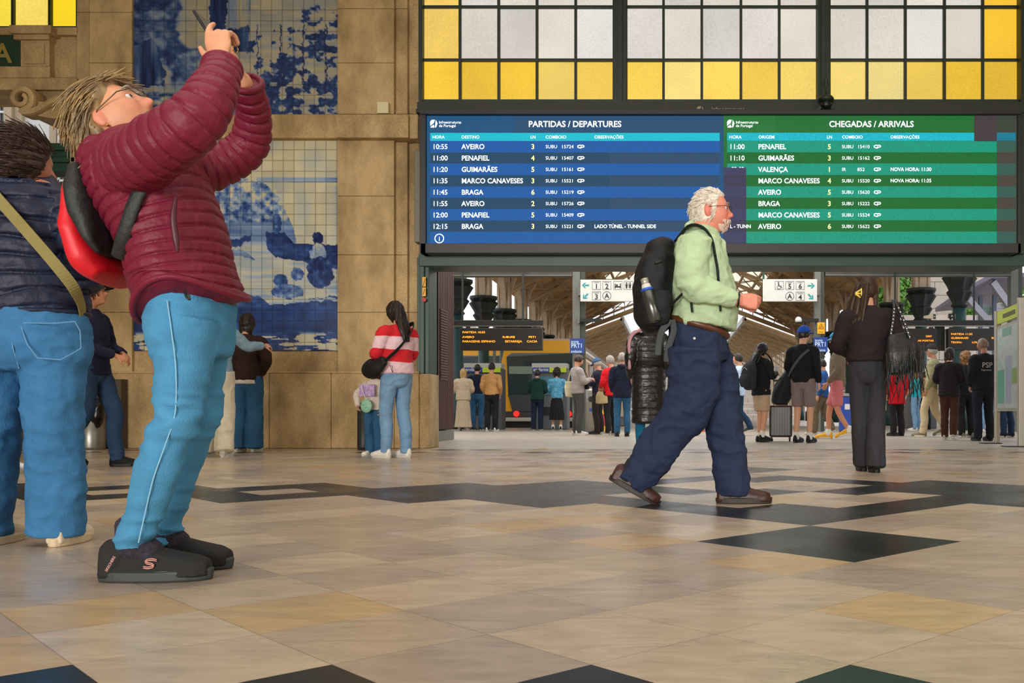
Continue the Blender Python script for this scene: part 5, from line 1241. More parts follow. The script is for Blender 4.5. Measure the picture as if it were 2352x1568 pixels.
    if glasses:
        mb = MB()
        for sg in (-1, 1):
            pts = [R @ (np.array([sg * .031 + .021 * math.cos(b), .101, .012 + .017 * math.sin(b)]) * hs) + hc for b in np.linspace(0, 2 * math.pi, 17)]; mb.tube(pts, .0022 * hs, n=5)
            mb.tube([R @ (np.array(w) * hs) + hc for w in ((sg * .052, .10, .014), (sg * .078, .06, .014), (sg * .08, -.015, .012))], .0022 * hs, n=5)
        mb.tube([R @ (np.array(w) * hs) + hc for w in ((-.010, .103, .014), (.010, .103, .014))], .002 * hs, n=5)
        mb.build('glasses', M_BLACK, t)
    # trousers, shorts, skirt
    kind, col = bot
    bm = M_DEN[col] if isinstance(col, str) else cloth('cloth_%d_%d_%d' % tuple(col), col)
    lp = []
    if kind in ('jeans', 'trousers', 'wide', 'slim', 'shorts'):
        rr = {'jeans': (.098, .070, .058), 'trousers': (.100, .074, .066), 'wide': (.105, .092, .10), 'slim': (.095, .064, .046), 'shorts': (.105, .092, .09)}[kind]
        for n in 'LR':
            H, K, An = q['h' + n], q['k' + n], q['a' + n]
            if kind == 'shorts': e = H + (K - H) * .86; pts = [H + (0, 0, .04 * k), H + (K - H) * .4, e]
            else: pts = [H + (0, 0, .04 * k), H * .5 + K * .5 + (0, .01 * k, 0), K, K * .5 + An * .5 + (0, -.018 * k, 0), An + (0, 0, -.035 * k)]
            R_ = np.array(rr) * k * legfit
            rad = [R_[0], R_[0] * .92, R_[2]] if kind == 'shorts' else [R_[0], (R_[0] + R_[1]) / 2, R_[1], (R_[1] + R_[2]) / 2 + .003 * k, R_[2]]
            lp.append(tube(pts, np.array(rad), ex, n=18, ds=.03, cap=.15))
        lp.append(tube([q['pel'] + (0, 0, -.12 * k), q['pel'] + (0, 0, -.02 * k), q['wai'] + (0, 0, -.06 * k)], np.array([[.13, .11], [.172, .128], [.15, .112]]) * k * (1 + .0 * legfit) * bw, ex, ds=.03))
        v, f = remesh(lp, vox, 2); v = folds(v, f, .007 * k if kind != 'wide' else .010 * k, (10, 10, 16) if kind != 'wide' else (14, 14, 4), int(px)); mesh_np('shorts' if kind == 'shorts' else 'trousers', v, f, bm, t)
    else:
        z1 = {'skirt': .30, 'dress': .10, 'coat': .42}.get(kind, .3)
        lp = [tube([(0, 0, z1 * k), (0, 0, (z1 + .3) * k), q['pel'], q['wai'] + (0, 0, -.05 * k)], np.array([[.24, .20], [.20, .165], [.165, .13], [.13, .10]]) * k * legfit, ex, ds=.03, cap=.05)]
        v, f = remesh(lp, vox, 2)
        an = np.arctan2(v[:, 1], v[:, 0]); N = normals(v, f); am = .012 * smst(.95, .4, v[:, 2] / k); v = v + N * (am * np.sin(an * 14 + 2 * vnoise(v * 3, 4)) * np.abs(1 - np.abs(N[:, 2])))[:, None]
        mesh_np('skirt', v, f, bm, t)
    # shoes
    rgb, sneaker = shoes
    um = cloth('shoe_%d_%d_%d' % tuple(rgb), rgb, rough=.6)
    for n in 'LR':
        An = q['a' + n]; up, so = shoe_mesh((An[0], An[1], 0), q['f' + n], s=k * (1.05 if not child else 1.15), pitch=q['p' + n], lift=max(0, (An[2] / k - .105)) * k * .35)
        v, f = up; o = mesh_np('shoe', v, f, um, t); v, f = so; mesh_np('sole', v, f, M_SOLE if sneaker else M_SOLED, o, smooth=False)
        if kind == 'shorts' or (kind == 'skirt' and sneaker):
            v, f = tube([An + (0, .0, .05 * k), An + (0, 0, -.03 * k)], np.array([.043, .046]) * k, ex, ds=.03); mesh_np('sock', v, f, cloth('white_sock', (220, 218, 210)), t)
    # top
    tk, tc_ = top[0], top[1]
    tm = top[2] if len(top) > 2 else cloth('cloth_%d_%d_%d' % tuple(tc_), tc_)
    fx = fit
    hz = hem * k
    bx = q['pel'] * (1 - 0) * 1.0
    base = q['pel'] + (q['wai'] - q['pel']) * ((hem - .95) / .15) if hem > .95 else q['pel'] + np.array([0, 0, (hem - .95) * k])
    pts = [base]; rad = [[.178 * bw, .132 * bw]]
    if hem < .93: pts.append(q['pel'] + (0, 0, .03 * k)); rad.append([.174 * bw, .13 * bw])
    pts += [q['wai'] + (0, 0, .03 * k), q['che'], q['che'] * .35 + q['nec'] * .65 + (0, 0, -.0 * k), q['nec'] + (0, .005 * k, .015 * k)]
    rad += [[.165 * bw, .125 * bw], [.178 * bw, .126 * bw], [.150, .096], [.070, .066]]
    pf = (puffy * k, .012 * k) if puffy else None
    tp_ = [tube(pts, np.array(rad) * k * fx, ex, n=32, ds=.012 if pf else .03, puff=pf, cap=.08)]
    for n in 'LR':
        S, E, Wr = q['s' + n], q['e' + n], q['w' + n]
        if sleeve == 'short': tp_.append(tube([S + (q['nec'] - S) * .4 + np.array([0, 0, -.05 * k]), S + np.array([0, 0, -.03 * k]), S + (E - S) * .75], np.array([.07, .068, .062]) * k * fx, (0.02, 1, .05), n=18, ds=.03, cap=.2))
        else:
            dv = (Wr - E) / np.linalg.norm(Wr - E); S0 = S + (q['nec'] - S) * .42 + np.array([0, 0, -.052 * k]); S1 = S + np.array([0, 0, -.030 * k])
            tp_.append(tube([S0, S1, S1 * .5 + E * .5, E, E * .5 + Wr * .5, Wr - dv * .005 * k], np.array([.074, .070, .066, .058, .052, .042]) * k * fx, (0.02, 1, 0.05), n=18, ds=.012 if pf else .03, puff=pf, cap=.2))
    if hood: tp_.append(tube([q['nec'] + (-.085 * k, -.035 * k, .0), q['nec'] + (0, -.085 * k, -.01 * k), q['nec'] + (.085 * k, -.035 * k, .0)], np.array([.035, .052, .035]) * k, (0, 0, 1), ds=.03))
    v, f = remesh(tp_, vox, 2)
    v = folds(v, f, .008 * k if not pf else .004 * k, (10, 10, 15), int(px) + 3)
    o = mesh_np({'jacket': 'jacket', 'sweater': 'sweater', 'shirt': 'shirt', 'hoodie': 'hoodie', 'coat': 'coat'}[tk], v, f, tm, t)
    if inner: mesh_np('undershirt', *tube([base + (0, 0, -.05 * k), base + (0, 0, .02 * k)], np.array([[.172, .128], [.172, .128]]) * k * fx * bw, ex, n=28, ds=.03, cap=.05), cloth('cloth_%d_%d_%d' % tuple(inner), inner), t)
    return t, q, k, (hc, R, hs)
def at_fig(t, p):
    """world point of a local point of a figure"""
    a = t.rotation_euler.z; x, y, z = p; return Vector((t.location.x + x * math.cos(a) - y * math.sin(a), t.location.y + x * math.sin(a) + y * math.cos(a), z))
def local_thing(t, name, label, cat, p=(0, 0, 0)):
    o = thing(name, at_fig(t, p), label, cat, rz=t.rotation_euler.z); return o
def ribbon(pts, w, nrm, th=.004):
    """flat band along pts, width across, lying against a surface whose outward normals are nrm"""
    pts = np.array(pts, float); nrm = np.array(nrm, float); U = np.linspace(0, len(pts) - 1, (len(pts) - 1) * 8 + 1); C = catmull(pts, U); Nn = catmull(nrm, U); Nn /= np.linalg.norm(Nn, axis=1)[:, None]
    T = np.gradient(C, axis=0); T /= np.linalg.norm(T, axis=1)[:, None]; B = np.cross(T, Nn); B /= np.linalg.norm(B, axis=1)[:, None]
    V = np.stack([C - B * w / 2, C + B * w / 2, C + B * w / 2 + Nn * th, C - B * w / 2 + Nn * th], 1).reshape(-1, 3); m = len(C)
    F = [(4 * i + a, 4 * i + (a + 1) % 4, 4 * i + 4 + (a + 1) % 4, 4 * i + 4 + a) for i in range(m - 1) for a in range(4)] + [(3, 2, 1, 0), (4 * m - 4, 4 * m - 3, 4 * m - 2, 4 * m - 1)]
    return V, F

def seams(V, F, paths, pitch, depth, width, warp=.006):
    """stitched quilting: narrow grooves across each tube path; paths are (points, mean radius)"""
    best = np.full(len(V), 1e9); ph = np.zeros(len(V))
    for (pts, rad), L in zip(paths, pitch):
        pts = np.asarray(pts, float); U = np.linspace(0, len(pts) - 1, 160); C = catmull(pts, U); rr_ = np.interp(U, np.arange(len(pts)), np.asarray(rad).max(1) if np.asarray(rad).ndim == 2 else rad)
        T = np.gradient(C, axis=0); T /= np.linalg.norm(T, axis=1)[:, None]; arc = np.concatenate([[0], np.cumsum(np.linalg.norm(np.diff(C, axis=0), axis=1))])
        for a in range(0, len(V), 20000):
            q = V[a:a + 20000]; d2 = ((q[:, None] - C[None]) ** 2).sum(-1); i = d2.argmin(1); dn = np.sqrt(d2[np.arange(len(q)), i]) / rr_[i]
            s_ = arc[i] + ((q - C[i]) * T[i]).sum(1); b = dn < best[a:a + 20000]; best[a:a + 20000][b] = dn[b]; ph[a:a + 20000][b] = (s_[b] / L)
    ph = ph + warp * vnoise(V * 9, 77) / np.mean(pitch)
    dist = np.abs((ph % 1) - .5); dist = (.5 - dist) * np.mean(pitch)
    N = normals(V, F)
    return V - N * (depth * np.exp(-(dist / width) ** 2))[:, None]
# ================================================================ the three people close to the camera
EY = np.array([0, 1.0, 0]); EXv = np.array([1.0, 0, 0]); EZ = np.array([0, 0, 1.0])
def pxpath(rows, base, lateral='y'):
    """rows (px, py, Y, half depth px, half width m) -> local path and radii for tube()"""
    pts, rad = [], []
    for (x, y, Y, a, b) in rows:
        pts.append(np.array(P(x, y, Y)) - base); s = Y / FP
        rad.append((b, a * s) if lateral == 'y' else (a * s, b))
    return np.array(pts), np.array(rad)
def skin_colours(v, c, R, s, base, lip=(168, 92, 84), flush=(214, 124, 100)):
    l = (v - c) @ R / s; d = l / np.array([.073, .094, .116]); x, y, z = d.T
    col = np.tile(np.array(srgb(*base)), (len(v), 1)); fl = np.array(srgb(*flush)); lp = np.array(srgb(*lip))
    near = (np.linalg.norm(l, axis=1) < .16)
    m = (np.exp(-((np.abs(x) - .45) / .25) ** 2 - ((z + .15) / .25) ** 2) * (y > .2) * .55 + np.exp(-(x / .2) ** 2 - ((z + .18) / .16) ** 2) * (y > .7) * .6) * near
    m = np.maximum(m, (np.abs(l[:, 0]) > .074) * near * .6)[:, None]
    col = col * (1 - m) + fl * m
    m = (np.exp(-(x / .24) ** 4 - ((z + .46) / .075) ** 4) * (y > .5) * near * .85)[:, None]
    col = col * (1 - m) + lp * m
    return col * (1 + .07 * vnoise(v * 60, 2) + .05 * vnoise(v * 17, 4))[:, None]
M_SKIN = mat('painted_skin', (255, 255, 255), rough=.48, spec=.4, attr=True, bump=.12, bscale=260)
M_EYE = mat('eye_white', (226, 220, 212), rough=.15); M_IRIS = mat('iris', (46, 40, 36), rough=.1); M_LENS = mat('spectacle_lens', (220, 226, 230), rough=.05, alpha=.14, spec=.7); M_GOLD = mat('gold_metal', (196, 150, 70), rough=.25, metal=.9)
def eyes(c, R, s, t):
    for sg in (-1, 1):
        e = c + R @ np.array([sg * .029, .0760, .011]) * s
        v, f = ball(e, .0112 * s, 16); o = mesh_np('eye', v, f, M_EYE, t)
        v, f = ball(e + R @ np.array([0, .0072, .0]) * s, .0062 * s, 12); mesh_np('iris', v, f, M_IRIS, o)
        v, f = tube([c + R @ (np.array(q) * s) for q in ((sg * .012, .094, .030), (sg * .03, .096, .037), (sg * .048, .083, .032))], np.array([.003, .004, .002]) * s, EZ, n=8, ds=.006); mesh_np('eyebrow', v, f, M_HAIRS['grey'], t)
def spectacles(c, R, s, t, col, tilt=0.0):
    mb = MB(); L = MB()
    for sg in (-1, 1):
        ring = [c + R @ (np.array([sg * (.032 + .022 * math.cos(b)), .110 - .012 * abs(math.cos(b) + .2 * 0) * 0 - .006 * (1 + math.cos(b)) * .5, .008 + .016 * math.sin(b)]) * s) for b in np.linspace(0, 2 * math.pi, 25)]
        mb.tube(ring, .0016 * s, n=6); n = 24; L.add(ring[:n], [tuple(range(n))])
        mb.tube([c + R @ (np.array(w) * s) for w in ((sg * .054, .104, .012), (sg * .077, .075, .016), (sg * .080, .0, .014), (sg * .078, -.018, .004))], .0017 * s, n=6)
    mb.tube([c + R @ (np.array(w) * s) for w in ((-.010, .110, .012), (0, .114, .015), (.010, .110, .012))], .0016 * s, n=6)
    o = mb.build('glasses', col, t, smooth=True); L.build('lenses', M_LENS, o)
def strands(c, R, s, n, seed, sel, length, grav, flow, r=.0022, jitter=.25, lift=.010, out_=.06):
    rs = np.random.RandomState(seed); out = MB(); k = 0
    while k < n:
        d = rs.normal(size=3); d /= np.linalg.norm(d)
        if rs.rand() > sel(d): continue
        k += 1
        p = c + R @ (skull(d[None], False)[0] + d * lift) * s; nr = R @ d
        dv = np.array(flow(d)) if callable(flow) else np.array(flow); dv = R @ dv; dv = dv - nr * (dv @ nr); dv = dv / (np.linalg.norm(dv) + 1e-6) + out_ * nr + jitter * rs.normal(size=3); L = length * rs.uniform(.6, 1.2) / 7
        pts = [p]
        for q in range(7):
            dv = dv / np.linalg.norm(dv); p = p + dv * L; 
            rel_ = (R.T @ (p - c)) / s; e = np.linalg.norm(rel_ / (np.array([.073, .094, .116]) + lift))
            if e < 1: p = c + R @ (rel_ / e) * s
            pts.append(p); dv = dv + np.array([0, 0, -grav]) + .05 * rs.normal(size=3)
        v, f = tube(pts, np.array([r, r * 1.1, r * 1.1, r, r * .9, r * .8, r * .6, r * .3]), (0.3, .9, .1), n=4, ds=None, cap=0); out.add(v, f)
    return out.v, out.f
NYL = lambda nm, c: mat(nm, c, rough=.52, spec=.3, bump=.4, bscale=40, var=.10, vscale=14, stretch=(1, 1, 1))
# ---------------------------------------------------------------- the woman taking a picture
bp = np.array([P(360, 0, 2.76).x, 2.76, 0.0]); Q = lambda x, y, Y: np.array(P(x, y, Y)) - bp
tw = thing('person', bp, 'woman in a burgundy quilted jacket and light blue jeans leaning back to take a picture', 'person')
pitch = math.radians(42); hc = Q(270, 279, 2.74); fw = np.array([math.cos(pitch), -.03, math.sin(pitch)]); upv = np.array([-math.sin(pitch), 0, math.cos(pitch)]); R = frame(fw, upv); hs = .99
parts = head_parts(hc, R, hs, nose=1.05)
parts.append(tube([Q(285, 372, 2.75), Q(282, 335, 2.745), hc + R @ np.array([0, -.018, -.05])], np.array([.064, .056, .052]), EY, ds=.02))
tr, rr = pxpath([(300, 350, 2.75, 66, .11), (345, 430, 2.75, 86, .14), (408, 570, 2.75, 78, .14), (438, 700, 2.77, 64, .11)], bp); parts.append(tube(tr, rr, EY, ds=.04))
an, ar = pxpath([(300, 385, 2.60, 42, .05), (465, 265, 2.48, 34, .042), (506, 172, 2.585, 24, .029), (508, 150, 2.60, 21, .027)], bp); parts.append(tube(an, ar, EY, n=16, ds=.03))
af, afr = pxpath([(430, 395, 2.92, 30, .04), (500, 384, 2.96, 27, .036), (566, 338, 2.99, 24, .034), (581, 270, 2.95, 20, .027), (568, 208, 2.87, 18, .025), (556, 180, 2.855, 18, .024)], bp); parts.append(tube(af, afr, EY, n=16, ds=.03))
parts += hand_parts(Q(506, 148, 2.60), (-.12, .05, 1.0), (.15, 1, .05), 1, 1.0, curl=(.25, .75, .8, .85), thumb=.8, r=.0092)
parts += hand_parts(Q(553, 178, 2.845), (-.30, -.38, 1.0), (-.9, -.5, .1), 1, .96, curl=(.8, .85, .9, .9), thumb=.45, r=.0092, thumb_curl=.9)
nl, nlr = pxpath([(412, 740, 2.70, 62, .07), (412, 850, 2.69, 48, .06), (404, 960, 2.69, 36, .045), (360, 1080, 2.69, 32, .04), (325, 1200, 2.7, 25, .033), (308, 1236, 2.7, 22, .03)], bp); parts.append(tube(nl, nlr, EY, ds=.04))
fl, flr = pxpath([(462, 740, 2.87, 55, .07), (460, 850, 2.9, 45, .06), (440, 960, 2.9, 34, .045), (400, 1080, 2.91, 30, .04), (382, 1200, 2.92, 23, .033), (376, 1255, 2.92, 21, .03)], bp); parts.append(tube(fl, flr, EY, ds=.04))
v, f = remesh(parts, .0042, 1)
mesh_np('body', v, f, M_SKIN, tw, colors=skin_colours(v, hc, R, hs, (206, 146, 112)))
eyes(hc, R, hs, tw); spectacles(hc, R, hs, tw, mat('thin_bronze_frame', (96, 80, 56), rough=.3, metal=.6))
# hair: a cap and loose strands, blonde and grey
def hair_mask(D):
    x, y, z = D.T; hl = np.interp(y, [-.45, -.22, .05, .30, .62, .80], [-1.0, .05, .22, .30, .62, .75])
    return smst(-.05, .10, z - hl)
hp_ = [hair_cap(hc, R, hs, hair_mask, .024, 5, sc=(9, 3, 9))]
B = lambda x, y, z: hc + R @ np.array([x, y, z]) * hs
hp_ += [tube([B(0, -.04, .06), B(0, -.085, .0), B(0, -.085, -.075), B(0, -.10, -.12)], np.array([[.085, .06], [.088, .055], [.075, .045], [.04, .02]]), R[:, 0], ds=.015)]
v, f = remesh(hp_, .0055, 1); N = normals(v, f); lo = (v - hc) @ R; st = vnoise(np.stack([lo[:, 0] * 110, lo[:, 1] * 22, (lo[:, 2] + lo[:, 1]) * 22], 1), 4); v = v + N * (.0045 * st + .004 * vnoise(v * 60, 8))[:, None]
sel = lambda d: float(hair_mask(d[None])[0] > .3) * (1.0 if d[1] < .6 else .6)
flow = lambda d: (.30 * np.sign(d[0]), -.85, -.5 if d[1] < 0 else -.12)
sv, sf = strands(hc, R, hs, 1500, 9, sel, .10, .17, flow, r=.0012, jitter=.10, lift=.022, out_=.0)
lo_ = lambda v: (.5 + .5 * vnoise((np.asarray(v) - hc) @ R * np.array([55, 18, 18]), 31))
h1, h2, h3 = [np.array(srgb(*c)) for c in ((92, 76, 56), (186, 150, 92), (146, 132, 116))]
def hcol(v):
    a = lo_(v)[:, None]; b = (.5 + .5 * vnoise(np.asarray(v) * 40, 12))[:, None]; return (h1 * (1 - a) + h2 * a) * (1 - .35 * b) + h3 * .35 * b
sv2, sf2 = strands(hc, R, hs, 90, 19, lambda d: float(d[2] > .62 and .25 < d[1] < .72), .065, .05, lambda d: (-.5, .75, .1), r=.0013, jitter=.25, lift=.014, out_=.15)
V2, F2 = join([(v, [tuple(q) for q in np.asarray(f).tolist()]), (np.array(sv), sf), (np.array(sv2), sf2)])
mesh_np('hair', V2, F2, mat('blonde_grey_hair', (255, 255, 255), rough=.45, spec=.35, attr=True), tw, colors=hcol(V2))
v, f = ball(B(.078, -.008, -.036), .0045, 10); mesh_np('earring', v, f, M_GOLD, tw)
# jacket
BUR = NYL('burgundy_nylon', (112, 24, 48))
tp, rp = pxpath([(283, 318, 2.75, 66, .082), (300, 350, 2.75, 100, .145), (330, 405, 2.75, 120, .175), (370, 480, 2.75, 114, .18), (404, 560, 2.75, 106, .18), (424, 640, 2.75, 104, .185), (444, 716, 2.75, 110, .19)], bp)
jk = [tube(tp, rp, EY, n=64, ds=.0045, puff=(.034, .006), cap=.0)]
a1, r1 = pxpath([(288, 388, 2.62, 74, .085), (350, 347, 2.52, 73, .082), (420, 300, 2.47, 66, .075), (464, 256, 2.48, 60, .066), (492, 205, 2.53, 50, .056), (510, 157, 2.60, 40, .045)], bp)
jk.append(tube(a1, r1, EY, n=40, ds=.0045, puff=(.037, .005), cap=.05))
a2, r2 = pxpath([(425, 398, 2.90, 50, .075), (500, 384, 2.96, 47, .068), (566, 340, 2.99, 42, .06), (582, 270, 2.95, 38, .05), (567, 192, 2.86, 35, .044)], bp)
jk.append(tube(a2, r2, EY, n=40, ds=.0045, puff=(.035, .005), cap=.05))
jk.append(tube([Q(228, 352, 2.64), Q(212, 372, 2.75), Q(228, 352, 2.86)], np.array([[.05, .04], [.065, .045], [.05, .04]]), EZ, n=24, ds=.01, puff=(.04, .006)))
jk.append(tube([Q(250, 335, 2.66), Q(222, 350, 2.75), Q(250, 335, 2.84)], np.array([[.035, .03]] * 3), EZ, n=20, ds=.01))
v, f = remesh(jk, .0040, 2)
v = folds(v, f, .0016, (34, 34, 34), 41); v = folds(v, f, .0045, (12, 12, 12), 45); v = seams(v, f, [(tp, rp), (a1, r1), (a2, r2)], [.034, .037, .035], .0050, .0032)
lift_ = lambda q: .062 * smst(.88, .78, q[:, 2]) * np.clip(np.abs(q[:, 1] - .0 + (bp[1] - 2.75)) / .185, 0, 1.1) ** 2
v[:, 2] += lift_(v)
jo = mesh_np('jacket', v, f, BUR, tw)
DKB = mat('dark_burgundy_piping', (74, 14, 32), rough=.5)
def on_near(pts, off=.0): return [Q(x, y, Yy) for x, y, Yy in pts]
v, f = tube(on_near([(404, 452, 2.566), (398, 500, 2.560), (404, 550, 2.560), (408, 578, 2.562)]), np.array([.005, .009, .009, .004]), EY, n=8, ds=.01); mesh_np('pocket_zip', v, f, DKB, jo)
hm, hr = [], []
c0 = tp[-1]; ax = (tp[-1] - tp[-2]); ax /= np.linalg.norm(ax); side = np.cross(ax, EY)
ring = [c0 + EY * (.192) * math.cos(a) + side * .142 * math.sin(a) - ax * .004 for a in np.linspace(0, 2 * math.pi, 49)]
ring = np.array(ring); ring[:, 2] += lift_(ring); v, f = tube(ring, .009, ax, n=10, ds=.02, cap=0); mesh_np('hem_band', v, f, BUR, jo)
for pa, rd, ra in ((a1, r1[-1], .012), (a2, r2[-1], .010)):
    axx = pa[-1] - pa[-2]; axx /= np.linalg.norm(axx); u = EY - axx * (axx @ EY); u /= np.linalg.norm(u); w = np.cross(axx, u)
    v, f = tube([pa[-1] + u * (rd[0] * .92) * math.cos(a) + w * (rd[1] * .92) * math.sin(a) for a in np.linspace(0, 2 * math.pi, 33)], ra, axx, n=10, ds=.012, cap=0); mesh_np('cuff', v, f, BUR, jo)
v, f = tube([Q(424, 666, 2.572), Q(432, 676, 2.567), Q(436, 688, 2.567), Q(428, 682, 2.567), Q(425, 672, 2.57)], .003, EY, n=6, ds=.005); mesh_np('toggle_cord', v, f, M_BLACK, jo)
# jeans
tp2, tr2 = pxpath([(436, 640, 2.77, 82, .145), (438, 700, 2.77, 88, .160), (440, 770, 2.77, 84, .160), (444, 820, 2.77, 74, .150)], bp)
jp = [tube(tp2, tr2, EY, n=40, ds=.02, cap=.1)]
n1, m1 = pxpath([(424, 735, 2.70, 74, .088), (422, 790, 2.70, 66, .086), (420, 850, 2.69, 58, .078), (413, 920, 2.69, 53, .070), (406, 965, 2.69, 51, .064), (384, 1015, 2.69, 46, .058), (357, 1090, 2.69, 48, .058), (336, 1170, 2.695, 41, .052), (312, 1228, 2.7, 38, .052), (308, 1262, 2.7, 36, .052)], bp)
jp.append(tube(n1, m1, EY, n=36, ds=.012, cap=.05))
n2, m2 = pxpath([(462, 735, 2.87, 62, .088), (460, 850, 2.9, 54, .078), (448, 950, 2.9, 53, .072), (430, 1010, 2.905, 46, .064), (404, 1090, 2.91, 46, .062), (384, 1170, 2.915, 39, .052), (381, 1222, 2.92, 33, .05), (382, 1250, 2.92, 33, .05)], bp)
jp.append(tube(n2, m2, EY, n=36, ds=.012, cap=.05))
v, f = remesh(jp, .0062, 5)
z = v[:, 2]; kn = np.exp(-((z - .44) / .10) ** 2) + 1.3 * np.exp(-((z - .10) / .07) ** 2) + .5 * np.exp(-((z - .85) / .08) ** 2)
N = normals(v, f); w = np.abs(vnoise(np.stack([v[:, 0] * 7, v[:, 1] * 7, z * 30 + 3 * v[:, 0]], 1), 51)); v = v + N * (.012 * (kn + .25) * (.45 - w * 1.7))[:, None]
v = folds(v, f, .0045, (11, 11, 20), 52)
JE = mat('sky_blue_denim', (74, 140, 182), rough=.85, spec=.2, var=.20, vscale=7, bump=.4, bscale=300)
jn = mesh_np('jeans', v, f, JE, tw)
SE = mat('pale_blue_stitching', (132, 184, 208), rough=.9)
v, f = tube([Q(384, 690, 2.606), Q(394, 760, 2.609), Q(404, 850, 2.612), Q(402, 950, 2.624), Q(380, 1020, 2.632), Q(352, 1100, 2.632), Q(333, 1180, 2.643), Q(318, 1246, 2.648)], np.array([[.002, .0014]] * 8), EXv, n=6, ds=.02); mesh_np('side_seam', v, f, SE, jn)
# shoes
BS = mat('black_knit_shoe', (20, 20, 22), rough=.75, bump=.4, bscale=240)
def trainer(px, Y, L, par, toeY):
    a = Q(px, 0, Y); a[2] = 0; d = np.array([1.0, (toeY - Y) / L * .9, 0])
    up, so = shoe_mesh(a, d, L=L, W=.105, H=.098)
    v, f = remesh([up], .005, 3); v[:, 2] = np.maximum(v[:, 2], .01); o = mesh_np('shoe', v, f, BS, par)
    mb = MB(); mb.v, mb.f, mb.m = [tuple(p) for p in so[0]], so[1], [0] * len(so[1]); b = mb.build('sole', mat('charcoal_rubber', (52, 58, 58), rough=.6), o, bevel=.006); b.scale = (1, 1, 1.0)
    dn = d / np.linalg.norm(d); lat = np.array([dn[1], -dn[0], 0])
    mb = MB()
    for k in range(5):
        y = .07 + .028 * k; h = .108 - .012 * k; mb.tube([a + dn * y + lat * .034 + (0, 0, h - .026), a + dn * (y + .008) + lat * .01 + (0, 0, h - .008), a + dn * y - lat * .026 + (0, 0, h - .022)], .0022, n=6)
    mb.build('laces', mat('rose_lace', (200, 150, 140), rough=.7), o, smooth=True)
    v, f = tube([a + dn * .008 + (0, 0, .165), a + dn * .018 + (0, 0, .115), a + dn * .065 + (0, 0, .075)], np.array([[.040, .040], [.042, .044], [.038, .042]]), EXv, n=20, ds=.01); b2 = ball(a + dn * .022 + (0, 0, .104), (.052, .05, .05), 16); v, f = join([(v, f), b2]); mesh_np('sock', v, f, mat('dark_patterned_sock', (44, 40, 52), rough=.9, var=.8, vscale=90), par)
    return o, a, dn, lat
o, a, dn, lat = trainer(292, 2.71, .292, tw, 2.76)
mb = MB()
S_path = [(.017, .013), (.006, .0155), (-.006, .0145), (-.011, .010), (-.006, .006), (.004, .004), (.010, .0005), (.007, -.004), (-.004, -.006), (-.015, -.004)]
for dz in (0, .0045): mb.tube([a + dn * (.078 + x * 1.1) + lat * .0500 + (0, 0, .052 + zz * 1.1 - dz) for x, zz in S_path], .0013, n=6)
mb.build('side_emblem', mat('rose_print', (214, 150, 140), rough=.6), o, smooth=True)
q = text_mesh('SKECHERS', .0105, 0, 0, 0, 'LEFT', .01); tv = np.array(q[0]); th = 1.05; vv = np.stack([tv[:, 0] * math.cos(th) - tv[:, 2] * math.sin(th), tv[:, 1], tv[:, 0] * math.sin(th) + tv[:, 2] * math.cos(th)], 1); mesh_np('heel_lettering', vv + a + dn * -.032 + lat * .053 + np.array([0, 0, .035]), q[1], mat('rose_print', (214, 150, 140)), o, smooth=False)
trainer(362, 2.93, .292, tw, 2.93)
# phone, ring, red backpack
ph = Q(492, 88, 2.70) + bp; t = thing('phone', ph, 'black phone held up high in both hands of the woman in burgundy', 'phone')
ax = np.array([-.54, 0, .84]); nn = np.array([.84, 0, .54]); Vp = []
for a_ in (-.078, .078):
    for b_ in (-.037, .037):
        for c_ in (-.0045, .0045): Vp.append(ax * a_ + EY * b_ + nn * c_)
mb = MB(); mb.add(Vp, [(0, 1, 3, 2), (4, 6, 7, 5), (0, 4, 5, 1), (2, 3, 7, 6), (0, 2, 6, 4), (1, 5, 7, 3)]); mb.build('case', mat('black_phone_case', (18, 18, 20), rough=.3), t, bevel=.003)
mb = MB(); mb.add([ax * x + EY * y - nn * .0049 for x, y in ((-.073, -.033), (.073, -.033), (.073, .033), (-.073, .033))], [(0, 1, 2, 3)]); mb.build('screen_glass', M_TG, t)
v, f = tube([Q(541, 113, 2.76) + np.array([.003 * math.cos(a), .009 * math.cos(a), .010 * math.sin(a)]) for a in np.linspace(0, 2 * math.pi, 17)], 0.0016, EXv, n=6, ds=.004); mesh_np('finger_ring', v, f, M_GOLD, tw)
t = thing('backpack', np.array(P(225, 560, 2.75)), 'red and black backpack worn by the woman in the burgundy jacket', 'backpack'); bb = np.array(t.location)
RED = mat('red_nylon', (206, 14, 32), rough=.5, bump=.2, bscale=30); BKN = mat('black_padded_nylon', (26, 28, 30), rough=.6, bump=.3, bscale=60)
pb, rb = pxpath([(212, 400, 2.75, 14, .09), (212, 460, 2.75, 24, .13), (220, 540, 2.75, 32, .145), (242, 610, 2.75, 36, .14), (268, 640, 2.75, 26, .11)], bb); v, f = remesh([tube(pb, rb, EY, n=32, ds=.01, power=2.6, cap=.3)], .006, 2); v = folds(v, f, .005, (9, 9, 9), 61); mesh_np('shell', v, f, RED, t)
pb, rb = pxpath([(216, 396, 2.75, 20, .11), (232, 450, 2.75, 30, .150), (246, 505, 2.75, 30, .155), (270, 565, 2.75, 18, .152), (284, 596, 2.75, 8, .13)], bb); v, f = remesh([tube(pb, rb, EY, n=32, ds=.01, power=3, cap=.2)], .006, 2); v = folds(v, f, .004, (12, 12, 12), 63); mesh_np('back_panel', v, f, BKN, t)
Qb = lambda x, y, Y: np.array(P(x, y, Y)) - bb
v, f = tube([Qb(352, 388, 2.59), Qb(330, 420, 2.570), Qb(305, 475, 2.566), Qb(285, 540, 2.578), Qb(272, 590, 2.61)], np.array([[.020, .008]] * 5), EXv, n=10, ds=.015); mesh_np('shoulder_strap', v, f, BKN, t)
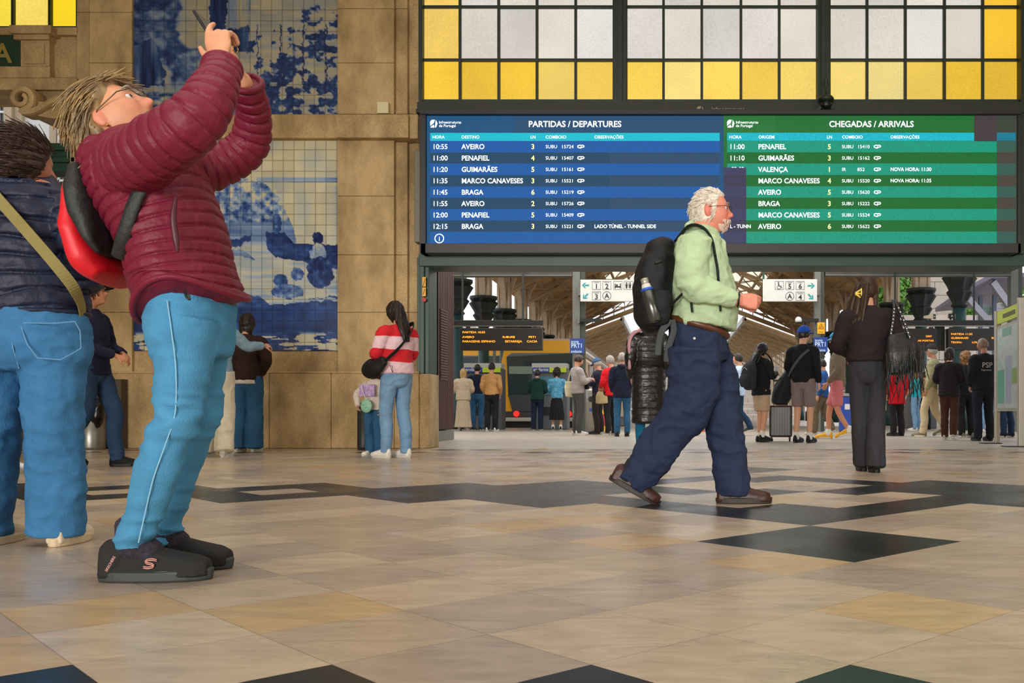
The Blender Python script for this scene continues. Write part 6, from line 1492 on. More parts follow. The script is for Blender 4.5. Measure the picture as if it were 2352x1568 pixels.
v, f = tube([Qb(351, 386, 2.582), Qb(334, 412, 2.562)], np.array([[.014, .006]] * 2), EXv, n=8, ds=.015); mesh_np('strap_edge', v, f, RED, t)

# ---------------------------------------------------------------- the walking man
bp = np.array([P(1610, 0, 5.0).x, 5.0, 0.0]); Q = lambda x, y, Y: np.array(P(x, y, Y)) - bp
tm = thing('person', bp, 'white haired man in a pale green shirt and navy trousers walking to the right', 'person')
hc = Q(1632, 487, 5.0); R = frame((1, -.06, .03)); hs = 1.0
parts = head_parts(hc, R, hs, nose=1.08, chin=.8)
parts.append(tube([Q(1608, 545, 5.0), Q(1620, 522, 5.0), hc + R @ np.array([0, -.02, -.055])], np.array([.075, .068, .06]), EY, ds=.02))
tr, rr = pxpath([(1608, 550, 5, 40, .13), (1612, 620, 5, 52, .16), (1616, 720, 5, 58, .16), (1606, 790, 5, 40, .12)], bp); parts.append(tube(tr, rr, EY, ds=.04))
an, ar = pxpath([(1594, 565, 4.82, 24, .05), (1594, 655, 4.77, 20, .042), (1680, 686, 4.79, 14, .03), (1697, 688, 4.80, 13, .028)], bp); parts.append(tube(an, ar, EY, n=16, ds=.03))
af, afr = pxpath([(1604, 565, 5.18, 24, .05), (1615, 655, 5.24, 19, .042), (1695, 694, 5.2, 13, .03)], bp); parts.append(tube(af, afr, EY, n=16, ds=.03))
parts += hand_parts(Q(1696, 689, 4.80), (1, .10, -.10), (0.05, 1, -.25), 1, 1.06, curl=(.5, .68, .8, .9), thumb=.35, r=.0098, thumb_curl=.8)
parts += hand_parts(Q(1697, 695, 5.2), (1, -.15, -.12), (0, -1, -.3), -1, 1.02, curl=(.7, .8, .85, .9), thumb=.4, r=.0095)
for rows in ([(1602, 800, 4.90, 30, .07), (1580, 930, 4.92, 30, .06), (1520, 1020, 4.94, 24, .05), (1452, 1108, 4.96, 15, .034)], [(1622, 800, 5.07, 30, .07), (1655, 940, 5.06, 28, .06), (1672, 1030, 5.04, 23, .05), (1682, 1130, 5.03, 17, .038)]):
    a_, b_ = pxpath(rows, bp); parts.append(tube(a_, b_, EY, ds=.04))
v, f = remesh(parts, .0046, 1); mesh_np('body', v, f, M_SKIN, tm, colors=skin_colours(v, hc, R, hs, (214, 138, 116), lip=(170, 98, 92), flush=(220, 112, 96)))
eyes(hc, R, hs, tm); spectacles(hc, R, hs, tm, mat('dark_thin_frame', (50, 46, 44), rough=.3, metal=.5))
def hm_(D):
    x, y, z = D.T; hl = np.where(y > .0, .62 - 1.05 * smst(.55, .15, y), -.42 - .25 * smst(0, -1, y)); return smst(-.04, .10, z - hl) * (1 - .98 * np.exp(-((y + .10) / .22) ** 4 - ((z + .02) / .32) ** 4) * (np.abs(x) > .6))
v, f = hair_cap(hc, R, hs, hm_, .011, 8); v = np.asarray(v)
D_, _ = sph(80, 60)
sel = lambda d: float(hm_(d[None])[0] > .6)
sv, sf = strands(hc, R, hs, 900, 21, sel, .04, .03, lambda d: (0, -.8 if d[2] > .2 else -.45, -.2 if d[2] > .2 else -.7), r=.0013, jitter=.10, lift=.010, out_=.0)
V2, F2 = join([(v, f), (np.array(sv), sf)]); mesh_np('hair', V2, F2, M_HAIRS['white'], tm)
D, F = sph(); x, y, z = D.T; p0 = skull(D, True, 1, .8)
bm = smst(-.34, -.42, z) * smst(.55, .8, y + .3 * (z < -.6)) * (1 - np.exp(-((np.abs(x)) / .2) ** 2 - ((z + .46) / .05) ** 2)); pv = (p0 + D * (.003 * bm - .012 * (1 - bm))[:, None]) * hs @ R.T + hc
sv, sf = strands(hc, R, hs, 150, 31, lambda d: float(d[1] > .5 and -.95 < d[2] < -.36 and not (abs(d[0]) < .3 and -.52 < d[2] < -.42)), .014, .2, (0, .1, -1), r=.0011, jitter=.2, lift=.006, out_=.1)
V2, F2 = join([(pv, F), (np.array(sv) + R @ np.array([0, .012, -.002]), sf)]); mesh_np('beard', V2, F2, mat('white_stubble', (224, 196, 182), rough=.7), tm)
# shirt
LIN = mat('pale_green_linen', (176, 198, 160), rough=.85, spec=.2, var=.07, vscale=12, bump=.35, bscale=170)
tp, rp = pxpath([(1613, 522, 5.0, 30, .072), (1611, 536, 5.0, 42, .11), (1608, 556, 5.0, 54, .175), (1609, 600, 5.0, 62, .205), (1611, 650, 5.0, 72, .215), (1618, 705, 5.0, 76, .215), (1614, 750, 5.0, 74, .205)], bp)
sp_ = [tube(tp, rp, EY, n=48, ds=.015, cap=.03)]
a1, r1 = pxpath([(1597, 560, 4.85, 42, .085), (1590, 605, 4.79, 38, .08), (1593, 652, 4.77, 35, .074), (1640, 672, 4.77, 28, .06), (1692, 687, 4.795, 18, .044)], bp); sp_.append(tube(a1, r1, EY, n=32, ds=.012, cap=.08))
a2, r2 = pxpath([(1604, 560, 5.15, 42, .085), (1606, 610, 5.22, 38, .078), (1618, 655, 5.25, 33, .07), (1655, 678, 5.23, 26, .056), (1690, 692, 5.2, 18, .044)], bp); sp_.append(tube(a2, r2, EY, n=32, ds=.012, cap=.08))
v, f = remesh(sp_, .007, 2); v = folds(v, f, .014, (8, 8, 13), 71); v = folds(v, f, .005, (22, 22, 28), 73)
so = mesh_np('shirt', v, f, LIN, tm)
v, f = remesh([tube([Q(1580, 524, 4.93), Q(1592, 516, 5.0), Q(1580, 524, 5.07)], np.array([[.03, .02]] * 3), EZ, ds=.01), tube([Q(1584, 521, 4.93), Q(1620, 525, 4.905), Q(1652, 545, 4.96)], np.array([[.026, .012], [.03, .012], [.02, .008]]), EY, ds=.01), tube([Q(1584, 521, 5.07), Q(1620, 525, 5.09), Q(1652, 545, 5.03)], np.array([[.026, .012], [.03, .012], [.02, .008]]), EY, ds=.01)], .005, 2); mesh_np('collar', v, f, LIN, so)
# trousers, belt, shoes
tp2, tr2 = pxpath([(1605, 742, 5.0, 64, .175), (1604, 785, 5.0, 66, .185), (1605, 830, 5.0, 66, .18)], bp)
jp = [tube(tp2, tr2, EY, n=40, ds=.02, cap=.1)]
n1, m1 = pxpath([(1596, 800, 4.89, 58, .11), (1595, 860, 4.90, 60, .105), (1588, 910, 4.91, 57, .095), (1566, 960, 4.92, 52, .085), (1530, 1005, 4.935, 47, .078), (1496, 1052, 4.95, 45, .075), (1464, 1096, 4.96, 36, .068), (1452, 1112, 4.96, 34, .066)], bp); jp.append(tube(n1, m1, EY, n=36, ds=.015, cap=.05))
n2, m2 = pxpath([(1622, 800, 5.09, 54, .11), (1640, 870, 5.08, 50, .10), (1655, 940, 5.06, 44, .088), (1667, 1000, 5.05, 39, .08), (1676, 1060, 5.04, 37, .076), (1685, 1120, 5.03, 35, .07), (1686, 1136, 5.03, 34, .07)], bp); jp.append(tube(n2, m2, EY, n=36, ds=.015, cap=.05))
v, f = remesh(jp, .0075, 2); v = folds(v, f, .018, (7, 7, 12), 81); v = folds(v, f, .006, (18, 18, 26), 83)
tro = mesh_np('trousers', v, f, mat('navy_cotton', (40, 50, 76), rough=.85, spec=.2, var=.16, vscale=10, bump=.35, bscale=240), tm)
v, f = ball(Q(1595, 777, 4.802), .0075, 10); mesh_np('rivet', v, f, M_WHITE, tro)
ring = [np.array(P(1604 + 65 * math.cos(a), 752 + 20 * math.cos(a), 5.0)) - bp + EY * .184 * math.sin(a) for a in np.linspace(0, 2 * math.pi, 49)]
v, f = tube(ring, np.array([[.006, .021]] * 49), (0.0, 0, 1) if False else EY * .001 + np.array([.3, 0, 1]) * 0 + np.array([0.01, .02, .0]) + EXv * 0, n=10, ds=.02, cap=0) if False else tube(ring, .019, EZ, n=10, ds=.02, cap=0); mesh_np('belt', v, f, mat('brown_leather_belt', (84, 48, 28), rough=.4, var=.2, vscale=12), tm)
BRN = mat('brown_leather_shoe', (58, 32, 26), rough=.45, spec=.35, var=.25, vscale=20, bump=.15, bscale=60)
for px, Y, pt in ((1500 - .70 * 122, 4.97, math.radians(29)), (1676, 5.03, 0)):
    a = Q(px, 0, Y); a[2] = 0; up, sl = shoe_mesh(a, (1, 0, 0), L=.282, W=.108, H=.085, pitch=pt); v, f = remesh([up], .006, 3); v = folds(v, f, .003, (20, 20, 20), 85); o = mesh_np('shoe', v, f, BRN, tm)
    mb = MB(); mb.v, mb.f, mb.m = [tuple(p) for p in sl[0]], sl[1], [0] * len(sl[1]); mb.build('sole', mat('dark_brown_rubber', (48, 42, 38), rough=.6), o, bevel=.005)
    up_ = np.array([-math.sin(pt) * 1.0, 0, math.cos(pt)]); fw_ = np.array([math.cos(pt), 0, -math.sin(pt)]); pv = a + np.array([.7 * .282, 0, 0]); an_ = pv - fw_ * .68 * .282; up_ = np.array([math.sin(pt), 0, math.cos(pt)])
    v, f = tube([an_ + up_ * .05, an_ + up_ * .10, an_ + up_ * .14], np.array([[.045, .05], [.042, .046], [.042, .044]]), EY, n=18, ds=.01); mesh_np('sock', v, f, mat('dark_navy_sock', (26, 26, 36), rough=.9), tm)
v, f = tube([Q(1697, 688, 4.80) + np.array([.004 * math.sin(a) - .002, .036 * math.cos(a), .036 * math.sin(a)]) for a in np.linspace(0, 2 * math.pi, 25)], .005, EXv, n=8, ds=.01, cap=0); mesh_np('wristband', v, f, M_BLACK, tm)
# his black backpack with a steel flask
t = thing('backpack', np.array(P(1505, 765, 5.0)), 'black backpack with a side pocket worn by the man in the green shirt', 'backpack'); bb = np.array(t.location); Qb = lambda x, y, Y: np.array(P(x, y, Y)) - bb
BKP = cloth('black_ripstop', (22, 23, 26), rough=.55)
pb, rb = pxpath([(1530, 556, 5, 20, .09), (1514, 585, 5, 36, .14), (1506, 630, 5, 44, .16), (1500, 680, 5, 46, .165), (1502, 725, 5, 44, .16), (1510, 754, 5, 30, .13)], bb); v, f = remesh([tube(pb, rb, EY, n=36, ds=.012, power=2.6, cap=.4)], .007, 2); v = folds(v, f, .010, (9, 9, 9), 91); mesh_np('main_pouch', v, f, BKP, t)
pb, rb = pxpath([(1508, 672, 4.85, 34, .03), (1508, 700, 4.84, 36, .045), (1508, 740, 4.86, 28, .04)], bb); v, f = remesh([tube(pb, rb, EY, n=24, ds=.012, power=2.6, cap=.4)], .007, 2); v = folds(v, f, .006, (12, 12, 12), 92); mesh_np('side_pocket', v, f, cloth('black_mesh', (30, 31, 34), rough=.7), t)
for pts, w in (([(1552, 552, 4.93), (1582, 519, 4.88), (1612, 521, 4.86), (1634, 548, 4.84), (1643, 590, 4.80)], .026), ([(1643, 590, 4.80), (1648, 618, 4.79), (1650, 645, 4.79)], .016), ([(1530, 712, 4.84), (1552, 690, 4.80), (1574, 668, 4.77)], .014), ([(1552, 552, 5.07), (1582, 519, 5.12), (1612, 521, 5.14), (1634, 548, 5.16), (1645, 590, 5.2)], .026)):
    v, f = tube([Qb(*p) for p in pts], np.array([[w, .007]] * len(pts)), EY, n=10, ds=.02); mesh_np('strap', v, f, BKP, t)
for a_, b_ in (((1587, 690, 4.765), (1590, 716, 4.765)), ((1654, 700, 4.775), (1655, 714, 4.775))):
    v, f = tube([Qb(*a_), Qb(*b_)], np.array([[.006, .004]] * 2), EXv, n=6, ds=None); mesh_np('strap_end', v, f, BKP, t)
for pts in ([(1540, 735, 4.86), (1520, 760, 4.86), (1512, 800, 4.87), (1512, 815, 4.87)], [(1544, 735, 4.86), (1548, 760, 4.87), (1535, 800, 4.87), (1532, 830, 4.88)]): v, f = tube([Qb(*p) for p in pts], np.array([[.018, .005]] * 4), EXv, n=8, ds=.02); mesh_np('hanging_strap', v, f, cloth('grey_webbing', (70, 74, 76)), t)
v, f = tube([Qb(1506, 604, 4.84), Qb(1520, 600, 4.85)], .008, EZ, n=8, ds=None); mesh_np('buckle', v, f, M_BLACK, t)
c = np.array(P(1493, 690, 4.80)); t = thing('flask', c, 'steel flask with a blue band in the side pocket of the black backpack', 'bottle'); ax = np.array(P(1476, 645, 4.82)) - np.array(P(1500, 735, 4.80)); L = np.linalg.norm(ax); ax /= L
def along(t0, t1, r0, r1, nm, m): v, f = tube([ax * t0, ax * t1], np.array([r0, r1]), EY, n=18, ds=None, cap=.15); mesh_np(nm, v, f, m, t)
along(-.11, .05, .030, .030, 'body', mat('dark_steel_flask', (96, 98, 94), rough=.25, metal=.8)); along(.05, .085, .029, .022, 'neck', M_WHITE); along(.085, .115, .021, .020, 'cap', M_ALU); along(.052, .062, .032, .032, 'blue_band', mat('blue_band', (34, 84, 190), rough=.4))
# ---------------------------------------------------------------- the woman in the navy puffer jacket, from behind
bp = np.array([P(55, 0, 3.45).x, 3.45, 0.0]); Q = lambda x, y, Y: np.array(P(x, y, Y)) - bp
tn = thing('person', bp, 'woman in navy puffer jacket and wide blue jeans, back turned, at the left edge', 'person')
hc = Q(50, 376, 3.46); R = frame((.62, .78, -.14)); hs = 1.0
parts = head_parts(hc, R, hs)
parts.append(tube([Q(50, 440, 3.47), Q(50, 415, 3.46), hc + R @ np.array([0, -.02, -.05])], np.array([.065, .055, .05]), EXv, ds=.02))
X3 = lambda rows: pxpath(rows, bp, 'x')
a_, b_ = X3([(55, 430, 3.47, 75, .07), (52, 500, 3.47, 95, .10), (55, 640, 3.47, 95, .11), (60, 760, 3.47, 110, .12)]); parts.append(tube(a_, b_, EXv, ds=.04))
for sx in (1, -1):
    m = lambda x: 55 + sx * (x - 55)
    a_, b_ = X3([(m(140), 465, 3.47, 30, .05), (m(192), 600, 3.45, 26, .042), (m(190), 650, 3.62, 20, .032)]); parts.append(tube(a_, b_, EXv, ds=.03)); parts += hand_parts(a_[-1], (-.3 * sx, 1, .1), (0, .1, -1), sx, .95, curl=.6)
for rows in ([(132, 800, 3.45, 52, .085), (133, 1000, 3.45, 38, .06), (137, 1180, 3.46, 24, .04), (140, 1235, 3.46, 24, .04)], [(-12, 800, 3.45, 52, .085), (-20, 1000, 3.45, 38, .06), (-22, 1180, 3.46, 24, .04), (-22, 1235, 3.46, 24, .04)]): a_, b_ = X3(rows); parts.append(tube(a_, b_, EXv, ds=.04))
v, f = remesh(parts, .005, 1); mesh_np('body', v, f, M_SKIN, tn, colors=skin_colours(v, hc, R, hs, (176, 116, 90)))
def hmn(D):
    x, y, z = D.T; hl = np.where(y > .1, .5 - 1.1 * smst(.8, .2, y), -.55 - .2 * smst(0, -1, y)); return smst(-.05, .1, z - hl)
hp_ = [hair_cap(hc, R, hs, hmn, .02, 14)]; B = lambda x, y, z: hc + R @ np.array([x, y, z]) * hs
hp_ += [tube([B(-.03, -.09, .04), B(-.06, -.13, .02), B(-.07, -.14, -.05), B(-.065, -.13, -.13)], np.array([.03, .034, .03, .012]), R[:, 0], ds=.012)]
v, f = remesh(hp_, .006, 1); N = normals(v, f); lo = (v - hc) @ R; v = v + N * (.005 * vnoise(np.stack([lo[:, 0] * 40, lo[:, 1] * 25, lo[:, 2] * 90], 1), 6))[:, None]
sv, sf = strands(hc, R, hs, 600, 41, lambda d: float(hmn(d[None])[0] > .4), .08, .01, lambda d: (-.3, -.9, -.1), r=.0012, jitter=.07, lift=.020, out_=.02)
V2, F2 = join([(v, [tuple(q) for q in np.asarray(f).tolist()]), (np.array(sv), sf)]); mesh_np('hair', V2, F2, M_HAIRS['brown'], tn)
v, f = tube([B(-.045, -.112, .032) + .03 * (R[:, 0] * math.cos(a) * .8 + R[:, 2] * math.sin(a)) for a in np.linspace(0, 2 * math.pi, 21)], .008, EZ, n=8, ds=.01, cap=0); mesh_np('hair_tie', v, f, mat('pink_scrunchie', (206, 150, 140), rough=.7), tn)
NAV = NYL('navy_nylon', (25, 30, 54))
a_, b_ = X3([(52, 392, 3.46, 44, .07), (52, 410, 3.47, 74, .095), (50, 440, 3.47, 108, .125), (50, 500, 3.47, 122, .145), (50, 580, 3.47, 122, .15), (54, 660, 3.47, 132, .16), (60, 724, 3.47, 138, .165)]); jk = [tube(a_, b_, EXv, n=64, ds=.006, puff=(.066, .010), cap=.05)]; JP = [(a_, b_)]
for sx in (1, -1):
    m = lambda x: 52 + sx * (x - 52); c_, d_ = X3([(m(136), 470, 3.47, 52, .085), (m(166), 530, 3.46, 46, .08), (m(188), 600, 3.46, 40, .07), (m(196), 640, 3.54, 36, .06), (m(176), 655, 3.66, 30, .045)]); jk.append(tube(c_, d_, EXv, n=40, ds=.006, puff=(.066, .011), cap=.1)); JP.append((c_, d_))
v, f = remesh(jk, .0055, 2); v = folds(v, f, .006, (7, 7, 15), 101); v = folds(v, f, .002, (24, 24, 30), 103); v = seams(v, f, JP, [.066] * 3, .009, .006, .012); jn = mesh_np('jacket', v, f, NAV, tn)
c0, _ = X3([(60, 721, 3.47, 1, 1)]); v, f = tube([c0[0] + EXv * .211 * math.cos(a) + EY * .158 * math.sin(a) for a in np.linspace(0, 2 * math.pi, 49)], .010, EZ, n=8, ds=.03, cap=0); mesh_np('hem_band', v, f, NAV, jn)
a_, b_ = X3([(62, 715, 3.46, 126, .15), (62, 760, 3.46, 136, .16), (62, 820, 3.46, 138, .15), (62, 850, 3.46, 128, .13)]); jp = [tube(a_, b_, EXv, n=48, ds=.02, cap=.1)]
for rows in ([(124, 820, 3.45, 66, .115), (124, 900, 3.45, 62, .11), (124, 990, 3.45, 55, .095), (128, 1080, 3.45, 58, .09), (130, 1160, 3.455, 58, .09), (128, 1226, 3.46, 56, .09)], [(-8, 820, 3.45, 70, .12), (-14, 900, 3.45, 62, .115), (-22, 990, 3.45, 56, .10), (-28, 1080, 3.45, 55, .10), (-36, 1160, 3.46, 52, .10), (-40, 1230, 3.46, 50, .10)]): c_, d_ = X3(rows); jp.append(tube(c_, d_, EXv, n=40, ds=.015, cap=.03))
v, f = remesh(jp, .007, 2); v = folds(v, f, .010, (9, 9, 13), 111); v = folds(v, f, .004, (20, 20, 30), 113)
J2 = mesh_np('jeans', v, f, mat('mid_blue_denim', (58, 112, 158), rough=.85, spec=.2, var=.32, vscale=4.5, bump=.4, bscale=300), tn)
def surf(rows): return [Q(x, y, Y) for x, y, Y in rows]
mbx = MB()
for pts in ([(46, 742, 3.318), (128, 742, 3.315), (172, 738, 3.33)], [(46, 742, 3.318), (62, 790, 3.302), (86, 822, 3.308)], [(86, 822, 3.308), (140, 826, 3.315), (186, 800, 3.34)], [(186, 800, 3.34), (184, 760, 3.335), (172, 738, 3.33)], [(20, 745, 3.31), (30, 800, 3.30), (44, 846, 3.33)]): mbx.tube(surf(pts), .0019, n=6)
mbx.build('pocket_stitching', mat('pale_denim_thread', (96, 142, 180), rough=.9), J2)
for px in (140, -22):
    a = Q(px, 0, 3.44); a[2] = 0; up, sl = shoe_mesh(a, (-.15, 1, 0), L=.24, W=.10, H=.08); v, f = remesh([up], .006, 2); o = mesh_np('shoe', v, f, mat('cream_suede', (206, 190, 162), rough=.7), tn); mb = MB(); mb.v, mb.f, mb.m = [tuple(p) for p in sl[0]], sl[1], [0] * len(sl[1]); mb.build('sole', mat('tan_rubber', (206, 184, 152), rough=.6), o, bevel=.004)
t = thing('bag_strap', np.array(P(70, 540, 3.31)), 'olive webbing bag strap across the back of the navy puffer jacket', 'strap'); bb = np.array(t.location); Qb = lambda x, y, Y: np.array(P(x, y, Y)) - bb
v, f = ribbon([Qb(-30, 425, 3.345), Qb(10, 472, 3.303), Qb(70, 540, 3.292), Qb(130, 610, 3.302), Qb(168, 660, 3.34), Qb(186, 700, 3.42), Qb(190, 740, 3.48)], .038, [(-.5, -.9, .3), (-.1, -1, .1), (0, -1, 0), (.15, -1, 0), (.6, -.8, 0), (1, -.3, 0), (1, 0, 0)], .004); mesh_np('webbing', v, f, cloth('olive_webbing', (134, 122, 74)), t, smooth=False)
# ================================================================ the people in the hall and on the concourse
EX = np.array([1.0, 0, 0])
HP = math.pi / 2
def stripes_mat(name, c1, c2, period, off=0.0):
    m = mat(name, c1, rough=.9, bump=.3, bscale=200, var=.05); nt = m.node_tree; b = nt.nodes['Principled BSDF']; N = nt.nodes.new; ln = nt.links.new
    tc = N('ShaderNodeTexCoord'); sp = N('ShaderNodeSeparateXYZ'); ln(tc.outputs['Object'], sp.inputs[0])
    n = N('ShaderNodeTexNoise'); n.inputs['Scale'].default_value = 5; ln(tc.outputs['Object'], n.inputs[0])
    a = N('ShaderNodeMath'); a.operation = 'MULTIPLY_ADD'; ln(n.outputs[0], a.inputs[0]); a.inputs[1].default_value = .05; ln(sp.outputs[2], a.inputs[2])
    d = N('ShaderNodeMath'); d.operation = 'DIVIDE'; ln(a.outputs[0], d.inputs[0]); d.inputs[1].default_value = period
    o = N('ShaderNodeMath'); o.operation = 'ADD'; ln(d.outputs[0], o.inputs[0]); o.inputs[1].default_value = off
    f = N('ShaderNodeMath'); f.operation = 'FRACT'; ln(o.outputs[0], f.inputs[0]); g = N('ShaderNodeMath'); g.operation = 'GREATER_THAN'; ln(f.outputs[0], g.inputs[0]); g.inputs[1].default_value = .5
    mx = N('ShaderNodeMix'); mx.data_type = 'RGBA'; mx.inputs[6].default_value = (*srgb(*c1), 1); mx.inputs[7].default_value = (*srgb(*c2), 1); ln(g.outputs[0], mx.inputs[0]); ln(mx.outputs[2], b.inputs['Base Color'])
    return m
BLK = cloth('black_nylon', (20, 20, 22), rough=.6)
# --- left part of the hall
figure(212, 1073, 1.62, -HP, 'man in a black cap, navy jacket and dark jeans behind the navy puffer jacket', ('jacket', (22, 24, 46)), ('jeans', 'dark'), ((18, 18, 20), False), ('short', 'grey'), (178, 118, 84), hat=('cap', (18, 18, 20)), walk=.62, glasses=True, head_pitch=.22, arms='front', hem=.86)
figure(8, 1088, 1.62, -HP, 'person in white shoes mostly hidden behind the navy puffer jacket', ('jacket', (60, 60, 66)), ('slim', 'dark'), ((228, 226, 222), True), ('short', 'brown'), hem=.86)
figure(566, 1037, 1.68, .05, 'person in dark brown jacket and loose jeans seen from behind below the tile panel', ('jacket', (50, 32, 28)), ('wide', 'mid'), ((196, 194, 184), True), ('bob', 'dark'), arms='hipback', hem=.90, inner=(206, 200, 190), fit=1.1, legfit=1.05)
figure(496, 1048, 1.68, .1, 'person in pale denim jacket and cream trousers, arm round the brown jacket', ('jacket', (128, 156, 172)), ('wide', (206, 196, 172)), ((206, 202, 190), True), ('short', 'brown'), J=dict(eR=(.30, .12, 1.24), wR=(.40, .30, 1.26), aR=(.14, -.15, .10)), hem=.92)
sw = stripes_mat('red_pink_stripes', (206, 26, 40), (224, 190, 198), .265, .08)
tS, qS, kS, hS = figure(912, 1051, 1.65, .95, 'woman in a red and pink striped sweater and light jeans beside green door post', ('sweater', (205, 30, 40), sw), ('jeans', 'pale'), ((228, 224, 214), True), ('long', 'dark'), arms='phone', hem=.93, fit=1.12, head_pitch=-.25, J=dict(aL=(-.09, .08, .10), kL=(-.09, .08, .49)))
t = local_thing(tS, 'crossbody_bag', 'black crescent crossbody bag worn by the woman in the striped sweater', 'bag')
v, f = remesh([tube([(-.24, -.10, 1.02), (-.27, .04, .93), (-.22, .20, .96), (-.10, .27, 1.03)], np.array([[.03, .05], [.05, .09], [.05, .10], [.03, .05]]), (-.9, -.3, 0), ds=.02)], .01, 2); v = folds(v, f, .006, (9, 9, 9), 5); mesh_np('pouch', v, f, BLK, t)
v, f = tube([(-.235, -.12, 1.02), (-.10, -.17, 1.16), (.06, -.155, 1.33), (.16, -.06, 1.43), (.14, .08, 1.38)], np.array([[.022, .006]] * 5), (0, -.4, 1), n=8, ds=.03); mesh_np('strap', v, f, BLK, t)
v, f = tube([(-.2, -.14, .97), (-.195, -.17, .90), (-.18, -.16, .90), (-.17, -.13, .97)], .003, EX, n=5, ds=.01); mesh_np('cord', v, f, BLK, t)
t = local_thing(tS, 'phone', 'small phone held up by the woman in the striped sweater', 'phone', (0, .335 * kS, 1.235 * kS)); mb = MB(); mb.box(-.036, .036, -.004, .004, -.04, .10); mb.build('case', M_BLACK, t, bevel=.003)
tC, qC, kC, hC = figure(860, 1046, 1.0, math.pi - .35, 'small child in a cream sweatshirt and blue jeans in front of the striped sweater woman', ('sweater', (206, 192, 180)), ('wide', 'mid'), ((226, 222, 212), True), ('long', 'brown'), child=True, J=dict(eR=(.40, .02, 1.16), wR=(.26, .16, .95), hea=(0, .02, 1.63)), hem=.88, fit=1.1, head_turn=.1)
D = MB(); D.box(-.10, .10, .128 * kC + .045, .128 * kC + .06, .66, .79); o = D.build('print', mat('purple_print', (136, 96, 176), rough=.8, var=.7, vscale=40, rgb2=(206, 180, 200)), tC)
t = local_thing(tC, 'sequin_purse', 'round pale green glittery purse hanging in front of the child', 'purse'); v, f = ball((-.02, .165, .55), (.075, .03, .075), 20); mesh_np('pouch', v, f, mat('mint_sequins', (140, 190, 160), rough=.25, var=.5, vscale=70, bump=.6, bscale=120), t); v, f = tube([(-.02, .17, .62), (.05, .15, .76), (.07, .05, .83)], .004, EX, n=6, ds=.03); mesh_np('strap', v, f, M_WHITE, t)
# --- queue at the ticket machines
figure(1064, 989, 1.62, .05, 'blonde woman in a long cream outfit at the left end of the ticket queue', ('jacket', (196, 178, 152)), ('dress', (190, 172, 146)), ((210, 200, 190), True), ('bob', 'blonde'), hem=.86, fit=1.15, arms='front')
figure(1096, 988, 1.76, -.05, 'person in a navy jacket and blue jeans between the cream outfit and the tan jacket', ('jacket', (22, 28, 48)), ('jeans', 'mid'), ((30, 30, 34), True), ('short', 'black'), hem=.95, inner=None, arms='front', Y=25.5)
figure(1129, 988, 1.74, -.1, 'man in a tan jacket and black trousers at the left ticket machine', ('jacket', (178, 132, 80)), ('trousers', (22, 22, 24)), ((196, 194, 190), True), ('short', 'dark'), hem=.92, arms='pocket', Y=24.3)
figure(1234, 988, 1.62, -.05, 'person in a dark green hoodie at the ticket machine behind the train nose', ('hoodie', (18, 54, 44)), ('trousers', (24, 32, 54)), ((28, 28, 30), True), ('short', 'dark'), hem=.88, hood=True, fit=1.12, arms='front')
figure(1279, 988, 1.66, .1, 'woman with curly dark hair in a bright blue patterned jacket and black skirt', ('jacket', (36, 118, 158), mat('blue_print', (34, 116, 158), rough=.8, var=.6, vscale=16, rgb2=(110, 180, 206))), ('skirt', (28, 26, 30)), ((30, 28, 28), True), ('curly', 'dark'), hem=.90, arms='front', legfit=.9, Y=25.6)
t1, q1, k1, h1 = figure(1327, 998.5, 1.69, -1.1, 'man in a grey sweater looking at his phone by the left grey post', ('sweater', (150, 142, 138)), ('jeans', (70, 68, 66)), ((206, 202, 196), True), ('short', 'brown'), arms='phone', head_pitch=-.45, hem=.90, fit=1.08, Y=20.1)
t = local_thing(t1, 'tote_bag', 'cream cotton tote bag on the shoulder of the man in the grey sweater', 'bag'); v, f = remesh([tube([(-.27, -.02, .82), (-.28, -.02, 1.02), (-.27, -.02, 1.14)], np.array([[.05, .15], [.045, .17], [.015, .15]]), EX, ds=.03, power=3, cap=.2)], .014, 1); v = folds(v, f, .008, (7, 7, 7), 4); mesh_np('sack', v, f, cloth('cream_cotton', (206, 196, 164)), t); v, f = tube([(-.27, -.12, 1.13), (-.2, -.04, 1.42), (-.27, .08, 1.13)], np.array([[.008, .014]] * 3), EX, n=8, ds=.03); mesh_np('handle', v, f, cloth('cream_cotton', (206, 196, 164)), t)
t = local_thing(t1, 'shoulder_pouch', 'small black pouch across the front of the grey sweater', 'bag'); mb = MB(); mb.box(-.02, .17, .145, .20, .97, 1.14); mb.build('pouch', BLK, t, bevel=.015); v, f = tube([(.16, .17, 1.13), (.1, .15, 1.3), (-.06, .08, 1.46), (-.16, -.02, 1.42)], np.array([[.013, .005]] * 4), EX, n=8, ds=.03); mesh_np('strap', v, f, BLK, t)
t2, q2, k2, h2 = figure(1374, 998, 1.66, 1.2, 'man in a blue cap and navy sweater holding up a phone, facing left', ('sweater', (28, 30, 48)), ('trousers', (34, 30, 28)), ((26, 26, 28), False), ('short', 'grey'), hat=('cap', (52, 84, 122)), arms='phone', head_pitch=-.4, hem=.92, glasses=True, Y=21.0)
for tt, kk, lab in ((t1, k1, 'dark phone in the hands of the man in the grey sweater'), (t2, k2, 'red and dark phone held by the man in the blue cap')):
    t = local_thing(tt, 'phone', lab, 'phone', (0, .355 * kk, 1.23 * kk)); mb = MB(); mb.box(-.036, .036, -.005, .005, -.06, .09); mb.build('case', M_BLACK if tt is t1 else mat('red_case', (150, 40, 44)), t, bevel=.003)
t3, q3, k3, h3 = figure(1403, 998, 1.68, .9, 'person with grey hair in a bright red jacket beside the navy hooded coat', ('jacket', (206, 22, 34)), ('trousers', (30, 30, 34)), ((150, 146, 140), True), ('short', 'grey'), hem=.86, fit=1.05, arms='front', glasses=True, Y=20.2)
